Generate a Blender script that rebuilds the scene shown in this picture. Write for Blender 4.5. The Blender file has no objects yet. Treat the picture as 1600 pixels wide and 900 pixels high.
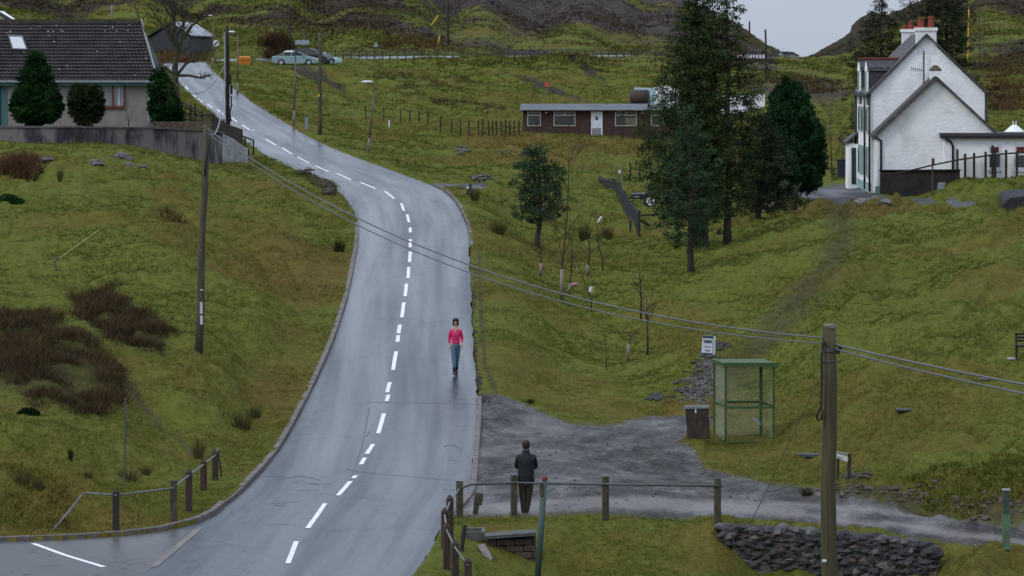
import bpy, math, random
import numpy as np
from mathutils import Vector, Matrix
R = math.radians
random.seed(7); RS = np.random.RandomState(11)
sc = bpy.context.scene
COL = sc.collection
# ---------------------------------------------------------------- camera, sky, sun, exposure
F = 6400.0; CX = 800.0; HY = 100.0; CZ = 11.0
cam = bpy.data.cameras.new('camera'); camo = bpy.data.objects.new('camera', cam); COL.objects.link(camo)
cam.sensor_width = 36; cam.lens = F/1600*36; cam.shift_y = -350/1600
cam.clip_start = 1; cam.clip_end = 6000
camo.location = (0, 0, CZ); camo.rotation_euler = (R(90), 0, 0)
sc.camera = camo
SUN_EL, SUN_AZ = 40, 238
w = bpy.data.worlds.new('World'); sc.world = w; w.use_nodes = True
nt = w.node_tree; nt.nodes.clear()
def wn(t, **k):
    n = nt.nodes.new(t)
    for a, b in k.items(): setattr(n, a, b)
    return n
sky = wn('ShaderNodeTexSky', sky_type='NISHITA', sun_disc=False)
sky.sun_elevation = R(SUN_EL); sky.sun_rotation = R(SUN_AZ); sky.altitude = 400; sky.dust_density = 5
tc = wn('ShaderNodeTexCoord'); sep = wn('ShaderNodeSeparateXYZ'); nt.links.new(tc.outputs['Generated'], sep.inputs[0])
mr = wn('ShaderNodeMapRange'); nt.links.new(sep.outputs['Z'], mr.inputs[0])
mr.inputs[1].default_value = 0; mr.inputs[2].default_value = 1; mr.inputs[3].default_value = 5.2; mr.inputs[4].default_value = 12.0
cl = wn('ShaderNodeTexNoise'); cl.inputs['Scale'].default_value = 5; cl.inputs['Detail'].default_value = 4
mp = wn('ShaderNodeMapping'); mp.inputs['Scale'].default_value = (1, 1, 3.5); nt.links.new(tc.outputs['Generated'], mp.inputs[0]); nt.links.new(mp.outputs[0], cl.inputs[0])
mr2 = wn('ShaderNodeMapRange'); nt.links.new(cl.outputs['Fac'], mr2.inputs[0]); mr2.inputs[3].default_value = .9; mr2.inputs[4].default_value = 1.1
mu = wn('ShaderNodeMath', operation='MULTIPLY'); nt.links.new(mr.outputs[0], mu.inputs[0]); nt.links.new(mr2.outputs[0], mu.inputs[1])
cc = wn('ShaderNodeMix', data_type='RGBA', blend_type='MULTIPLY'); cc.inputs[0].default_value = 1
cc.inputs[6].default_value = (.86, .955, 1.14, 1); nt.links.new(mu.outputs[0], cc.inputs[7])
mx = wn('ShaderNodeMix', data_type='RGBA'); mx.inputs[0].default_value = .93
nt.links.new(sky.outputs[0], mx.inputs[6]); nt.links.new(cc.outputs[2], mx.inputs[7])
bg = wn('ShaderNodeBackground'); bg.inputs[1].default_value = .1; nt.links.new(mx.outputs[2], bg.inputs[0])
wo = wn('ShaderNodeOutputWorld'); nt.links.new(bg.outputs[0], wo.inputs[0])
sl = bpy.data.lights.new('sun', 'SUN'); sl.energy = .95; sl.angle = R(15); sl.color = (1, .97, .93)
so = bpy.data.objects.new('sun', sl); COL.objects.link(so); so.rotation_euler = (R(90-SUN_EL), 0, R(180-SUN_AZ))
vs = sc.view_settings; vs.view_transform = 'Standard'; vs.look = 'None'; vs.exposure = .16; vs.gamma = 1; vs.use_curve_mapping = False

# ---------------------------------------------------------------- helpers
def P(px, py, d): return Vector(((px-CX)/F*d, d, CZ-(py-HY)/F*d))
def prop(o, label=None, cat=None, group=None, kind=None):
    if label: o['label'] = label
    if cat: o['category'] = cat
    if group: o['group'] = group
    if kind: o['kind'] = kind
    return o
ORG = {}
def thing(name, base, label, cat, group=None, kind=None):
    o = bpy.data.objects.new(name, None); COL.objects.link(o); o.location = base; o.empty_display_size = .2
    ORG[o.name] = Vector(base)
    return prop(o, label, cat, group, kind)
class MB:
    def __init__(s): s.v = []; s.f = []
    def add(s, vs, fs):
        n = len(s.v); s.v += [tuple(v) for v in vs]; s.f += [tuple(i+n for i in f) for f in fs]; return s
    def box(s, c, size, M=None, taper=1.0):
        hx, hy, hz = [a/2 for a in size]
        vs = [Vector((x*(taper if z > 0 else 1), y*(taper if z > 0 else 1), z)) for x in (-hx, hx) for y in (-hy, hy) for z in (-hz, hz)]
        if M is not None: vs = [M @ v for v in vs]
        c = Vector(c)
        return s.add([v+c for v in vs], [(0,1,3,2),(4,6,7,5),(0,4,5,1),(2,3,7,6),(0,2,6,4),(1,5,7,3)])
    def poly(s, pts, fs): return s.add(pts, fs)
    def prism(s, pts, off):
        n = len(pts); off = Vector(off); a = [Vector(p) for p in pts]; b = [p+off for p in a]
        return s.add(a+b, [tuple(range(n))[::-1], tuple(range(n, 2*n))]+[(i, (i+1) % n, n+(i+1) % n, n+i) for i in range(n)])
    def beam(s, a, b, wd, ht=None):
        a = Vector(a); b = Vector(b); ht = ht or wd; d = (b-a); L = d.length; d.normalize()
        up = Vector((0, 0, 1)) if abs(d.z) < .95 else Vector((0, 1, 0))
        x = d.cross(up).normalized(); z = x.cross(d)
        M = Matrix((x, d, z)).transposed()
        return s.box((a+b)/2, (wd, L, ht), M)
    def tube(s, pts, rad, n=6, cap=True):
        pts = [Vector(p) for p in pts]
        if not hasattr(rad, '__len__'): rad = [rad]*len(pts)
        vs = []; fs = []
        ref = None
        for i, p in enumerate(pts):
            t = (pts[min(i+1, len(pts)-1)]-pts[max(i-1, 0)])
            if t.length < 1e-6: t = Vector((0, 0, 1))
            t.normalize()
            if ref is None: ref = Vector((1, 0, 0)) if abs(t.x) < .9 else Vector((0, 1, 0))
            x = (ref-t*ref.dot(t)).normalized(); y = t.cross(x); ref = x
            for k in range(n):
                a = 2*math.pi*k/n
                vs.append(p+(x*math.cos(a)+y*math.sin(a))*rad[i])
        for i in range(len(pts)-1):
            for k in range(n):
                fs.append((i*n+k, i*n+(k+1) % n, (i+1)*n+(k+1) % n, (i+1)*n+k))
        if cap: fs += [tuple(range(n))[::-1], tuple(range((len(pts)-1)*n, len(pts)*n))]
        return s.add(vs, fs)
    def lathe(s, c, prof, n=12, M=None, sy=1):
        c = Vector(c); vs = []; fs = []
        for r, z in prof:
            for k in range(n):
                a = 2*math.pi*k/n; v = Vector((r*math.cos(a), r*math.sin(a)*sy, z))
                vs.append(c+(M @ v if M is not None else v))
        for i in range(len(prof)-1):
            for k in range(n): fs.append((i*n+k, i*n+(k+1) % n, (i+1)*n+(k+1) % n, (i+1)*n+k))
        fs += [tuple(range(n))[::-1], tuple(range((len(prof)-1)*n, len(prof)*n))]
        return s.add(vs, fs)
    def build(s, name, mat, parent=None, smooth=False, base=None, bevel=0):
        if parent is not None: org = ORG[parent.name]
        else: org = Vector(base) if base is not None else Vector(s.v[0])
        me = bpy.data.meshes.new(name)
        va = np.array(s.v, dtype=float)-np.array(org)
        me.from_pydata(va.tolist(), [], s.f); me.update()
        if smooth: me.shade_smooth()
        me.materials.append(mat)
        o = bpy.data.objects.new(name, me); COL.objects.link(o); ORG[o.name] = org
        if parent is not None: o.parent = parent
        else: o.location = org
        if bevel:
            b = o.modifiers.new('bevel', 'BEVEL'); b.width = bevel; b.segments = 2; b.limit_method = 'ANGLE'
        return o
def npmesh(name, V, Fa, mats, tint=None, parent=None, base=(0, 0, 0), attr='tint', smooth=False):
    """fast mesh, Fa: (n,k) int array all same k"""
    base = ORG[parent.name] if parent is not None else Vector(base)
    me = bpy.data.meshes.new(name); k = Fa.shape[1]
    me.vertices.add(len(V)); me.vertices.foreach_set('co', (V-np.array(base)).astype(np.float32).ravel())
    me.loops.add(Fa.size); me.loops.foreach_set('vertex_index', Fa.astype(np.int32).ravel())
    me.polygons.add(len(Fa)); me.polygons.foreach_set('loop_start', (np.arange(len(Fa))*k).astype(np.int32))
    me.polygons.foreach_set('loop_total', np.full(len(Fa), k, np.int32))
    me.update(calc_edges=True)
    if smooth: me.shade_smooth()
    if tint is not None:
        if not isinstance(tint, dict): tint = {attr: tint}
        for a, val in tint.items():
            t = me.attributes.new(a, 'FLOAT', 'POINT'); t.data.foreach_set('value', val.astype(np.float32))
    for m in (mats if isinstance(mats, list) else [mats]): me.materials.append(m)
    o = bpy.data.objects.new(name, me); COL.objects.link(o); ORG[o.name] = base
    if parent is not None: o.parent = parent
    else: o.location = base
    return o
def copy_tree(o, loc=None, parent=None):
    c = o.copy(); COL.objects.link(c); ORG[c.name] = ORG.get(o.name, Vector())
    if parent is not None: c.parent = parent
    if loc is not None: c.location = loc
    for ch in list(o.children): copy_tree(ch, None, c)
    return c
# ---- numpy noise
def _h(i, j, s):
    n = (i*374761393+j*668265263+s*982451653) & 0xffffffff
    n = ((n ^ (n >> 13))*1274126177) & 0xffffffff
    return ((n ^ (n >> 16)) & 0xffff)/65535.0
def vnoise(x, y, s=0):
    xi = np.floor(x).astype(np.int64); yi = np.floor(y).astype(np.int64); fx = x-xi; fy = y-yi
    fx = fx*fx*fx*(fx*(fx*6-15)+10); fy = fy*fy*fy*(fy*(fy*6-15)+10)
    a = _h(xi, yi, s); b = _h(xi+1, yi, s); c = _h(xi, yi+1, s); d = _h(xi+1, yi+1, s)
    return (a*(1-fx)+b*fx)*(1-fy)+(c*(1-fx)+d*fx)*fy-.5
def fbm(x, y, o=4, s=0):
    t = 0; a = 1
    for k in range(o):
        t = t+a*vnoise(x, y, s+k*17); x = x*2.03+7.1; y = y*2.03+3.7; a *= .5
    return t
# ---- materials
MATS = {}
def mat(name, col, rough=.8, var=.25, scale=3, bump=0, spec=.3, metal=0, col2=None, stretch=(1, 1, 1), bscale=None, thr=None):
    if name in MATS: return MATS[name]
    m = bpy.data.materials.new(name); m.use_nodes = True; t = m.node_tree; b = t.nodes['Principled BSDF']
    b.inputs['Roughness'].default_value = rough; b.inputs['Specular IOR Level'].default_value = spec; b.inputs['Metallic'].default_value = metal
    tc = t.nodes.new('ShaderNodeTexCoord'); mp = t.nodes.new('ShaderNodeMapping'); mp.inputs['Scale'].default_value = stretch
    t.links.new(tc.outputs['Object'], mp.inputs[0])
    n = t.nodes.new('ShaderNodeTexNoise'); n.inputs['Scale'].default_value = scale; n.inputs['Detail'].default_value = 6; n.inputs['Roughness'].default_value = .65
    t.links.new(mp.outputs[0], n.inputs[0])
    r = t.nodes.new('ShaderNodeValToRGB'); t.links.new(n.outputs['Fac'], r.inputs[0])
    c2 = col2 or tuple(c*(1-var) for c in col)
    lo, hi = thr or (.35, .65)
    r.color_ramp.elements[0].position = lo; r.color_ramp.elements[1].position = hi
    r.color_ramp.elements[0].color = (*c2, 1)
    r.color_ramp.elements[1].color = (*[min(1, c*(1+var*.4)) if not col2 else c for c in col], 1)
    t.links.new(r.outputs[0], b.inputs['Base Color'])
    if bump:
        n2 = t.nodes.new('ShaderNodeTexNoise'); n2.inputs['Scale'].default_value = bscale or scale*4; n2.inputs['Detail'].default_value = 4
        t.links.new(mp.outputs[0], n2.inputs[0])
        bp = t.nodes.new('ShaderNodeBump'); bp.inputs['Strength'].default_value = 1; bp.inputs['Distance'].default_value = bump
        t.links.new(n2.outputs['Fac'], bp.inputs['Height']); t.links.new(bp.outputs[0], b.inputs['Normal'])
    MATS[name] = m; return m
def tintmat(name, stops, rough=.8, spec=.03, trans=0):
    if name in MATS: return MATS[name]
    m = bpy.data.materials.new(name); m.use_nodes = True; t = m.node_tree; b = t.nodes['Principled BSDF']
    b.inputs['Roughness'].default_value = rough; b.inputs['Specular IOR Level'].default_value = spec
    a = t.nodes.new('ShaderNodeAttribute'); a.attribute_name = 'tint'
    r = t.nodes.new('ShaderNodeValToRGB'); t.links.new(a.outputs['Fac'], r.inputs[0])
    els = r.color_ramp.elements
    els[0].position = stops[0][0]; els[0].color = (*stops[0][1], 1); els[1].position = stops[-1][0]; els[1].color = (*stops[-1][1], 1)
    for p, c in stops[1:-1]:
        e = els.new(p); e.color = (*c, 1)
    t.links.new(r.outputs[0], b.inputs['Base Color'])
    MATS[name] = m; return m

# ---------------------------------------------------------------- road stations (row, left x, right x, distance)
ST = [(960,-300,600,80.8),(900,-300,645,86.3),(882,-300,662,88),(862,-300,672,90),(853,-300,677,91.2),(849,-60,679,91.7),(846,40,680,92),(843,120,682,92.3),(839,190,684,92.8),(834,238,686,93.4),(828,275,689,94.1),(820,305,692,95),
 (812,325,697,96),(800,345,705,97.3),(775,371,735,100),(752,395,737,103),(730,418,739,106),(705,437,741,109),(680,451,743,112),(655,465,745,115),(631,477,746,118),(604,490,745,121),(579,502,743,124),
 (536,521,739,130),(497,534,738,136),(464,544,736,142),(436,550,735,148),(411,554,734,154),(388,559,733,160),(366,561,732,166),(349,560,728,172),(330,553,720,178.5),
 (311,541,708,187),(296,524,690,196),(282,500,655,205),(270,470,622,214),(256,440,584,223),(242,412,545,232),(228,392,512,241),(216,377,487,250),(204,362,465,259),(192,348,446,268),
 (179,335,425,277),(169,322,408,286),(160,310,394,295),(152,302,384,304),(140,289,368,316),(128,279,352,331),(118,270,341,346),(109,262,332,362),(103,256,326,378),(98,250,322,396),(95,245,322,412)]
ST = np.array(ST, float)
sd = ST[:, 3]; sz = CZ-(ST[:, 0]-HY)/F*sd; sxl = (ST[:, 1]-CX)/F*sd; sxr = (ST[:, 2]-CX)/F*sd
# smooth the profile
dd = np.linspace(sd[0], sd[-1], 700)
def sm(a, k=9):
    p = np.pad(a, k, mode='edge'); return np.convolve(p, np.ones(2*k+1)/(2*k+1), 'same')[k:-k]
rz_ = sm(np.interp(dd, sd, sz), 12); rl_ = np.interp(dd, sd, sxl); rr_ = np.interp(dd, sd, sxr)
_s = dd > 97; rl2 = sm(rl_, 7); rl_ = np.where(_s, rl2, rl_); rr_ = sm(rr_, 5)
def roadz(d): return np.interp(d, dd, rz_)
def roadl(d): return np.interp(d, dd, rl_)
def roadr(d): return np.interp(d, dd, rr_)

# ---------------------------------------------------------------- terrain control points (px, py, distance)
CP = """-150 980 80;150 975 80;400 972 80;700 975 80;1000 990 80;1300 1010 80;1500 985 80;1750 960 80;400 1300 60;1200 1300 60;
1000 880 90.2;1000 905 88;900 882 90;900 905 87.5;1000 812 95;900 806 95.5;850 830 93.5;720 862 90.5;735 812 95.3;800 930 87.5;770 960 87.5;960 960 84.5;
1130 818 94.8;1250 822 94.6;1350 832 94;1450 852 92.8;1180 950 91;1260 960 90.5;1350 960 90;1420 940 89.6;1490 880 90.6;1600 885 90.2;1750 900 89;1560 900 88;1250 1010 85;
800 760 101;800 700 109.5;800 650 118;1000 760 102;1000 690 111;1050 655 116.5;850 800 96;1100 800 96.5;1100 760 102.5;1300 790 99;1250 770 101;1300 768 101.6;1400 795 98.6;1450 800 98;1600 850 93.3;1600 825 95.2;1750 865 92;
1300 745 103.5;1400 765 100.6;1450 750 101;1520 760 99;1600 745 99;1750 740 98;1210 735 106;
1130 690 113;1210 680 113.3;1210 600 124;1300 700 108;1300 600 119;1300 500 132;1300 420 150;1300 350 178;1300 318 197;1450 690 106;1450 600 114;1450 500 128;1450 400 150;1450 335 182;1450 316 197;
1600 690 104;1600 600 112;1600 500 125;1600 400 142;1600 340 168;1600 319 188;1750 600 108;1750 400 135;1750 318 180;
1450 300 201.5;1500 270 206;1600 265 204;1520 258 216;1600 255 222;1380 300 204.5;1340 286 222;1450 290 216;1260 304 205;1300 284 228;1540 262 226;
1300 262 250;1290 240 280;1300 205 340;1320 180 400;1290 140 500;1290 112 620;1240 91 740;1190 88 720;1270 93 740;1330 102 700;1240 96 900;
1400 190 330;1450 180 330;1550 185 300;1560 140 400;1560 80 560;1600 20 750;1480 60 650;1700 120 400;1700 40 600;
-150 -60 900;-150 -63 1020;-150 -60 1150;-50 -62 900;-50 -65 1020;-50 -62 1150;50 -60 900;50 -63 1020;50 -60 1150;150 -62 900;150 -65 1020;150 -62 1150;250 -60 900;250 -63 1020;250 -60 1150;350 -62 900;350 -65 1020;350 -62 1150;450 -60 900;450 -63 1020;450 -60 1150;550 -62 900;550 -65 1020;550 -62 1150;650 -62 900;650 -65 1020;650 -62 1150;750 -60 900;750 -63 1020;750 -60 1150;850 -45 900;850 -48 1020;850 -45 1150;920 -28 900;920 -31 1020;920 -28 1150;980 -14 900;980 -17 1020;980 -14 1150;1040 2 900;1040 -1 1020;1040 2 1150;1060 8 900;1060 5 1020;1060 8 1150;1080 14 900;1080 11 1020;1080 14 1150;1100 22 900;1100 19 1020;1100 22 1150;1125 34 900;1125 31 1020;1125 34 1150;1150 48 900;1150 45 1020;1150 48 1150;1175 62 900;1175 59 1020;1175 62 1150;1200 76 900;1200 73 1020;1200 76 1150;1220 86 900;1220 83 1020;1220 86 1150;1235 93 900;1235 90 1020;1235 93 1150;1250 98 900;1250 95 1020;1250 98 1150;1270 92 1000;1270 90 1150;1290 83 1000;1290 81 1150;1310 73 1000;1310 71 1150;1330 62 1000;1330 60 1150;1365 44 1000;1365 42 1150;1400 25 1000;1400 23 1150;1450 5 1000;1450 3 1150;1500 -18 1000;1500 -20 1150;1550 -34 1000;1550 -36 1150;1600 -50 1000;1600 -52 1150;1700 -70 1000;1700 -72 1150;1760 -80 1000;1760 -82 1150;
400 93 408;430 92 420;530 90 455;640 89 490;760 88 525;900 87 560;1050 87 610;1150 90 660;
480 104 430;420 106 402;450 115 395;500 130 370;420 140 335;500 170 318;450 170 303;500 205 277;600 150 355;600 200 300;600 240 262;700 130 410;700 185 335;700 208 300;700 240 262;720 280 215;
640 110 440;800 110 460;800 170 360;820 213 296;900 110 480;900 160 370;950 213 296;930 240 270;880 290 228;940 290 240;900 330 205;860 390 172;780 350 182;780 450 147;780 550 129;860 620 122;
1000 640 119;1000 560 133;900 480 148;1000 480 148;1000 420 165;1100 480 145;1100 540 131;1080 600 124;1080 425 162;1080 370 185;1130 390 172;1200 335 196;1200 400 160;1200 480 141;
1050 322 225;1100 290 250;1000 305 235;1100 215 300;1000 120 460;1100 165 365;1150 110 560;1200 130 480;1180 250 285;
300 85 450;250 88 446;300 50 600;150 60 520;0 50 520;380 78 460;380 40 600;500 60 570;500 15 720;600 75 530;700 78 560;700 25 750;800 78 600;850 25 780;950 78 640;1000 40 780;300 10 760;100 0 760;1060 70 680;1120 60 750;
120 207 222;0 207 222;230 207 222;120 165 280;0 110 390;120 105 395;200 130 330;260 203 234;320 205 240;250 130 330;
-150 210 222;0 218 203;120 225 203;250 240 206;300 246 212;370 252 226;0 260 185;120 290 172;250 300 171;380 285 198;430 290 192;470 310 180;0 330 158;120 350 151;250 380 145;400 380 153;500 390 153;
0 400 141;120 440 134;300 460 133;450 480 135;0 500 123;120 540 119;310 550 119.5;450 570 122;0 600 110;120 640 109;250 660 110.5;400 660 113.5;0 700 101.5;120 740 100;250 760 100;350 720 105;0 770 96.5;0 835 92.8;130 838 93;220 828 94.4;300 800 97.6;
-150 835 92.8;-150 600 108;-150 400 138;-150 260 180;-150 100 400"""
cp = [tuple(float(a) for a in s.split()) for s in CP.replace('\n', '').split(';') if s.strip()]
for i in range(0, len(ST), 2):
    r = ST[i]
    for e in ((r[1]-3) if r[1] > -100 else -140, r[2]+3): cp.append((e, r[0], r[3]))
cp += [(px, 30+60*(px > 1150)*(px < 1320), 1350) for px in range(-150, 1800, 100)]
cp = np.array(cp)
Q = F*CZ
A_ = cp[:, 0]; B_ = Q/cp[:, 2]; q_ = cp[:, 1]-HY-B_
BS = 1.6  # rows count a little more than columns
def kern(a, b): return np.sqrt((a[:, None]-A_[None])**2+(BS*(b[:, None]-B_[None]))**2+14**2)
n = len(cp)
Kx = np.zeros((n+3, n+3)); Kx[:n, :n] = kern(A_, B_)-np.eye(n)*3.0; Kx[:n, n] = 1; Kx[:n, n+1] = A_; Kx[:n, n+2] = B_; Kx[n:, :n] = Kx[:n, n:].T
wts = np.linalg.solve(Kx, np.concatenate([q_, np.zeros(3)]))
def terr_z(px, b):
    px = np.clip(px, -170, 1790); out = np.empty(px.shape)
    for i in range(0, len(px), 20000):
        s = slice(i, i+20000)
        q = kern(px[s], b[s]) @ wts[:n]+wts[n]+wts[n+1]*px[s]+wts[n+2]*b[s]
        out[s] = CZ-(q+b[s])*(Q/b[s])/F
    return out
brow = np.concatenate([np.arange(1170, 905, -6), np.arange(905, 262, -1.1), np.arange(262, 52, -.45)])
pcol = np.concatenate([np.arange(-2200, -280, 60), np.arange(-280, 1880, 3), np.arange(1880, 3800, 60)]).astype(float)
# evaluate the smooth part on a coarser lattice, then interpolate
cb = brow[::4]; cb = np.append(cb, brow[-1]) if cb[-1] != brow[-1] else cb
cpx = np.unique(np.concatenate([pcol[::3], pcol[-1:]]))
gp, gb = np.meshgrid(cpx, cb); qc = terr_z(gp.ravel(), gb.ravel()).reshape(gp.shape)
h_c = (CZ-qc)*1.0
tmp = np.array([np.interp(pcol, cpx, r) for r in h_c])
idx = np.interp(-brow, -cb, np.arange(len(cb))); i0 = np.clip(idx.astype(int), 0, len(cb)-2); fr = (idx-i0)[:, None]
HG = tmp[i0]*(1-fr)+tmp[i0+1]*fr
PX, BB = np.meshgrid(pcol, brow); DD = Q/BB; XX = (PX-CX)/F*DD
ZZ = CZ-HG
def PYof(Z): return HY+(CZ-Z)/DD*F
PY0 = PYof(ZZ)
# soft polygon / line masks in plan, written with the rows and columns where their corners are seen
def inpoly(pts, X, Y):
    ins = np.zeros(X.shape, bool); n = len(pts)
    for i in range(n):
        x1, y1 = pts[i]; x2, y2 = pts[(i+1) % n]
        if y1 == y2: continue
        c = ((y1 > Y) != (y2 > Y)) & (X < (x2-x1)*(Y-y1)/(y2-y1)+x1); ins ^= c
    return ins
def dline(pts, X, Y):
    best = np.full(X.shape, 1e9)
    for (x1, y1), (x2, y2) in zip(pts[:-1], pts[1:]):
        dx, dy = x2-x1, y2-y1; t = np.clip(((X-x1)*dx+(Y-y1)*dy)/(dx*dx+dy*dy+1e-9), 0, 1)
        best = np.minimum(best, np.hypot(X-x1-t*dx, Y-y1-t*dy))
    return best
def pmask(pts, soft=8, d0=0, d1=1e9):
    xs = [p[0] for p in pts]; ys = [p[1] for p in pts]
    sel = (PX > min(xs)-40) & (PX < max(xs)+40) & (PY0 > min(ys)-40) & (PY0 < max(ys)+40) & (DD > d0) & (DD < d1)
    m = np.zeros(PX.shape); X = PX[sel]; Y = PY0[sel]
    e = dline(pts+[pts[0]], X, Y); s = np.where(inpoly(pts, X, Y), e, -e)
    m[sel] = np.clip(.5+s/soft/2, 0, 1); return m
def lmask(pts, wd, soft=6, d0=0, d1=1e9, ys=1.0):
    xs = [p[0] for p in pts]; yy = [p[1] for p in pts]
    sel = (PX > min(xs)-80) & (PX < max(xs)+80) & (PY0 > min(yy)-80) & (PY0 < max(yy)+80) & (DD > d0) & (DD < d1)
    m = np.zeros(PX.shape); e = dline([(x, y*ys) for x, y in pts], PX[sel], PY0[sel]*ys); m[sel] = np.clip(.5+(wd-e)/soft/2, 0, 1); return m
gravel = pmask([(738,618),(768,622),(800,638),(850,652),(900,664),(960,662),(1010,650),(1070,648),(1100,640),(1118,665),(1062,688),(1085,705),(1105,738),(1180,752),(1250,764),(1330,778),(1420,800),(1520,822),(1700,842),(1700,885),(1600,862),(1450,848),(1300,826),(1130,810),(1000,804),(850,802),(690,806),(700,700)], 7, 80, 125)
scr = lmask([(1075,650),(1100,612),(1118,575),(1112,545)], 15, 16, 108, 134)*.62
tarmac = np.maximum(lmask([(1215,309),(1262,303),(1330,308),(1420,316),(1700,320)], 5, 3, 180, 215), pmask([(1245,292),(1330,286),(1360,300),(1390,318),(1300,316),(1235,308)], 5, 180, 240))
tarmac = np.maximum(tarmac, lmask([(650,289),(700,294),(762,293)], 2.2, 2, 185, 225))
mud = lmask([(1312,322),(1318,380),(1292,430),(1245,480),(1198,530),(1150,575)], 24, 22, 110, 205)*.66
mud = np.maximum(mud, lmask([(150,570),(185,590),(230,640),(275,680),(300,700)], 5, 7, 100, 125)*.85)
mud = np.maximum(mud, lmask([(1330,768),(1400,782),(1480,788),(1600,800),(1700,806)], 9, 6, 94, 104)*1.0)
mud = np.maximum(mud, lmask([(1290,772),(1350,788),(1450,805),(1600,822)], 9, 7, 90, 104)*.9)
mud = np.maximum(mud, lmask([(748,400),(752,500),(758,580),(775,625)], 3, 4, 110, 160)*.9)
heath = np.maximum(pmask([(112,452),(180,448),(215,480),(266,520),(258,552),(190,545),(150,522),(122,490)], 10, 105, 150), pmask([(0,492),(50,478),(105,500),(150,550),(192,600),(185,640),(110,652),(60,640),(20,600),(-60,560)], 22, 100, 145))
# spoil heaps and dark heather on the far hills
far = np.clip((DD-520)/60, 0, 1)
n1 = fbm(XX/38, DD/110, 6, 3)+.35*fbm(XX/3.5, DD/11, 4, 77); n2 = fbm((XX+DD*.25)/14, (DD-XX*.8)/60, 4, 9)
spoil = far*np.clip(.6+(PX-600)/160+n1*.9, 0, 1)*np.clip(.75+n2*3, .3, 1)*(PX < 1215)
hth2 = far*np.clip(.80+n1*1.6+n2*2.6-.9*np.exp(-((PX-840)/55)**2-((PY0-38)/16)**2)-.6*np.exp(-((PX-560)/110)**2-((PY0-66)/12)**2)-.5*np.exp(-((PX-390)/60)**2-((PY0-62)/16)**2), 0, 1)*(PX < 1215)
rt = (PX > 1215) & (DD > 800); hth2 = np.where(rt, .95, hth2); 
rt2 = np.clip((PX-1440)/40, 0, 1)*np.clip((DD-400)/80, 0, 1); hth2 = np.maximum(hth2, rt2*np.clip(.75+n1*2, 0, 1))
spoil = np.where(rt, .1, spoil)
for pts, a in (([(432,106),(470,107),(505,116),(548,143),(520,141),(490,128),(450,113)], .95), ([(888,90),(905,92),(950,135),(925,130)], .8), ([(805,118),(830,120),(870,140),(920,163),(880,158),(820,132)], .75), ([(955,98),(1000,110),(1020,118),(990,116)], .6), ([(765,102),(795,104),(790,115),(768,110)], .6)):
    spoil = np.maximum(spoil, a*pmask(pts, 5, 300, 640)*(.7+fbm(XX/4, DD/12, 3, 5)))
for pts in ([(432,105),(470,107),(505,116),(550,143),(520,140),(490,128),(450,113)], [(888,90),(905,92),(950,135),(925,130)], [(805,120),(830,124),(870,142),(915,163),(880,158),(830,136)]):
    hth2 = np.maximum(hth2, pmask(pts, 4, 300, 640)*1.15)
for pts in ([(1150,135),(1200,120),(1290,120),(1350,150),(1300,168),(1200,165)],):
    spoil = np.maximum(spoil, .7*pmask(pts, 12, 380, 640))
brown = np.clip(.5+fbm(XX/5.5, DD/9, 4, 21)*1.9, 0, 1)
big = np.clip(.5+fbm(XX/2.2, DD/3.2, 3, 33)*1.8, 0, 1)
zone = np.maximum.reduce([pmask([(330,420),(430,370),(520,370),(545,400),(500,540),(440,660),(400,600),(420,500)], 30, 100, 175), pmask([(980,470),(1130,470),(1150,560),(1120,640),(1040,640),(1060,560),(990,520)], 20, 105, 160), pmask([(740,815),(1130,815),(1150,900),(740,900)], 12, 80, 96.5), pmask([(0,640),(180,640),(330,700),(300,830),(0,840)], 40, 80, 112)*.8, pmask([(1300,760),(1450,735),(1700,715),(1700,810),(1450,800)], 14, 90, 107), pmask([(700,210),(1000,214),(1060,260),(900,262),(740,240)], 12, 220, 310), pmask([(1240,318),(1420,322),(1400,345),(1250,340)], 10, 150, 215), pmask([(250,300),(330,330),(300,380),(200,360)], 20, 130, 190)*.7])
pale = np.maximum(lmask([(740,792),(850,790),(1000,785),(1130,790),(1250,798)], 9, 5, 90, 103), np.maximum(lmask([(1200,786),(1300,790),(1450,806),(1600,828),(1700,842)], 4, 4, 88, 104), lmask([(1200,800),(1300,808),(1450,828),(1600,850),(1700,862)], 4, 4, 84, 102)))
# local dips and banks
def bump_at(px, py, d, rx, ry, h):
    global ZZ
    x0 = (px-CX)/F*d; ZZ = ZZ+h*np.exp(-((XX-x0)/rx)**2-((DD-d)/ry)**2)
bump_at(1170, 690, 112.6, 1.0, 1.2, -.14); bump_at(130, 815, 94.6, .7, .9, -.7)
bump_at(1480, 770, 100.2, 2.2, .5, .35); bump_at(1640, 770, 99.2, 1.6, .5, .4); bump_at(1360, 762, 102, 1.0, .5, .2); bump_at(890, 868, 91, 1.0, .8, -.6); bump_at(840, 880, 90, .5, .6, -.4); bump_at(505, 282, 199, 1.0, 5, .75); bump_at(485, 276, 206, .8, 4, .5)
bump_at(30, 760, 97.3, 2.2, 1.4, .55); bump_at(0, 690, 103, 1.6, 1.5, .5)
bump_at(230, 415, 140, 1.6, 2, .35); bump_at(110, 395, 144, 2.5, 1.5, .3); bump_at(300, 430, 138, 1.5, 2, .3); bump_at(680, 205, 300, 4, 6, .7); bump_at(760, 215, 290, 6, 5, .5)
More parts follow.
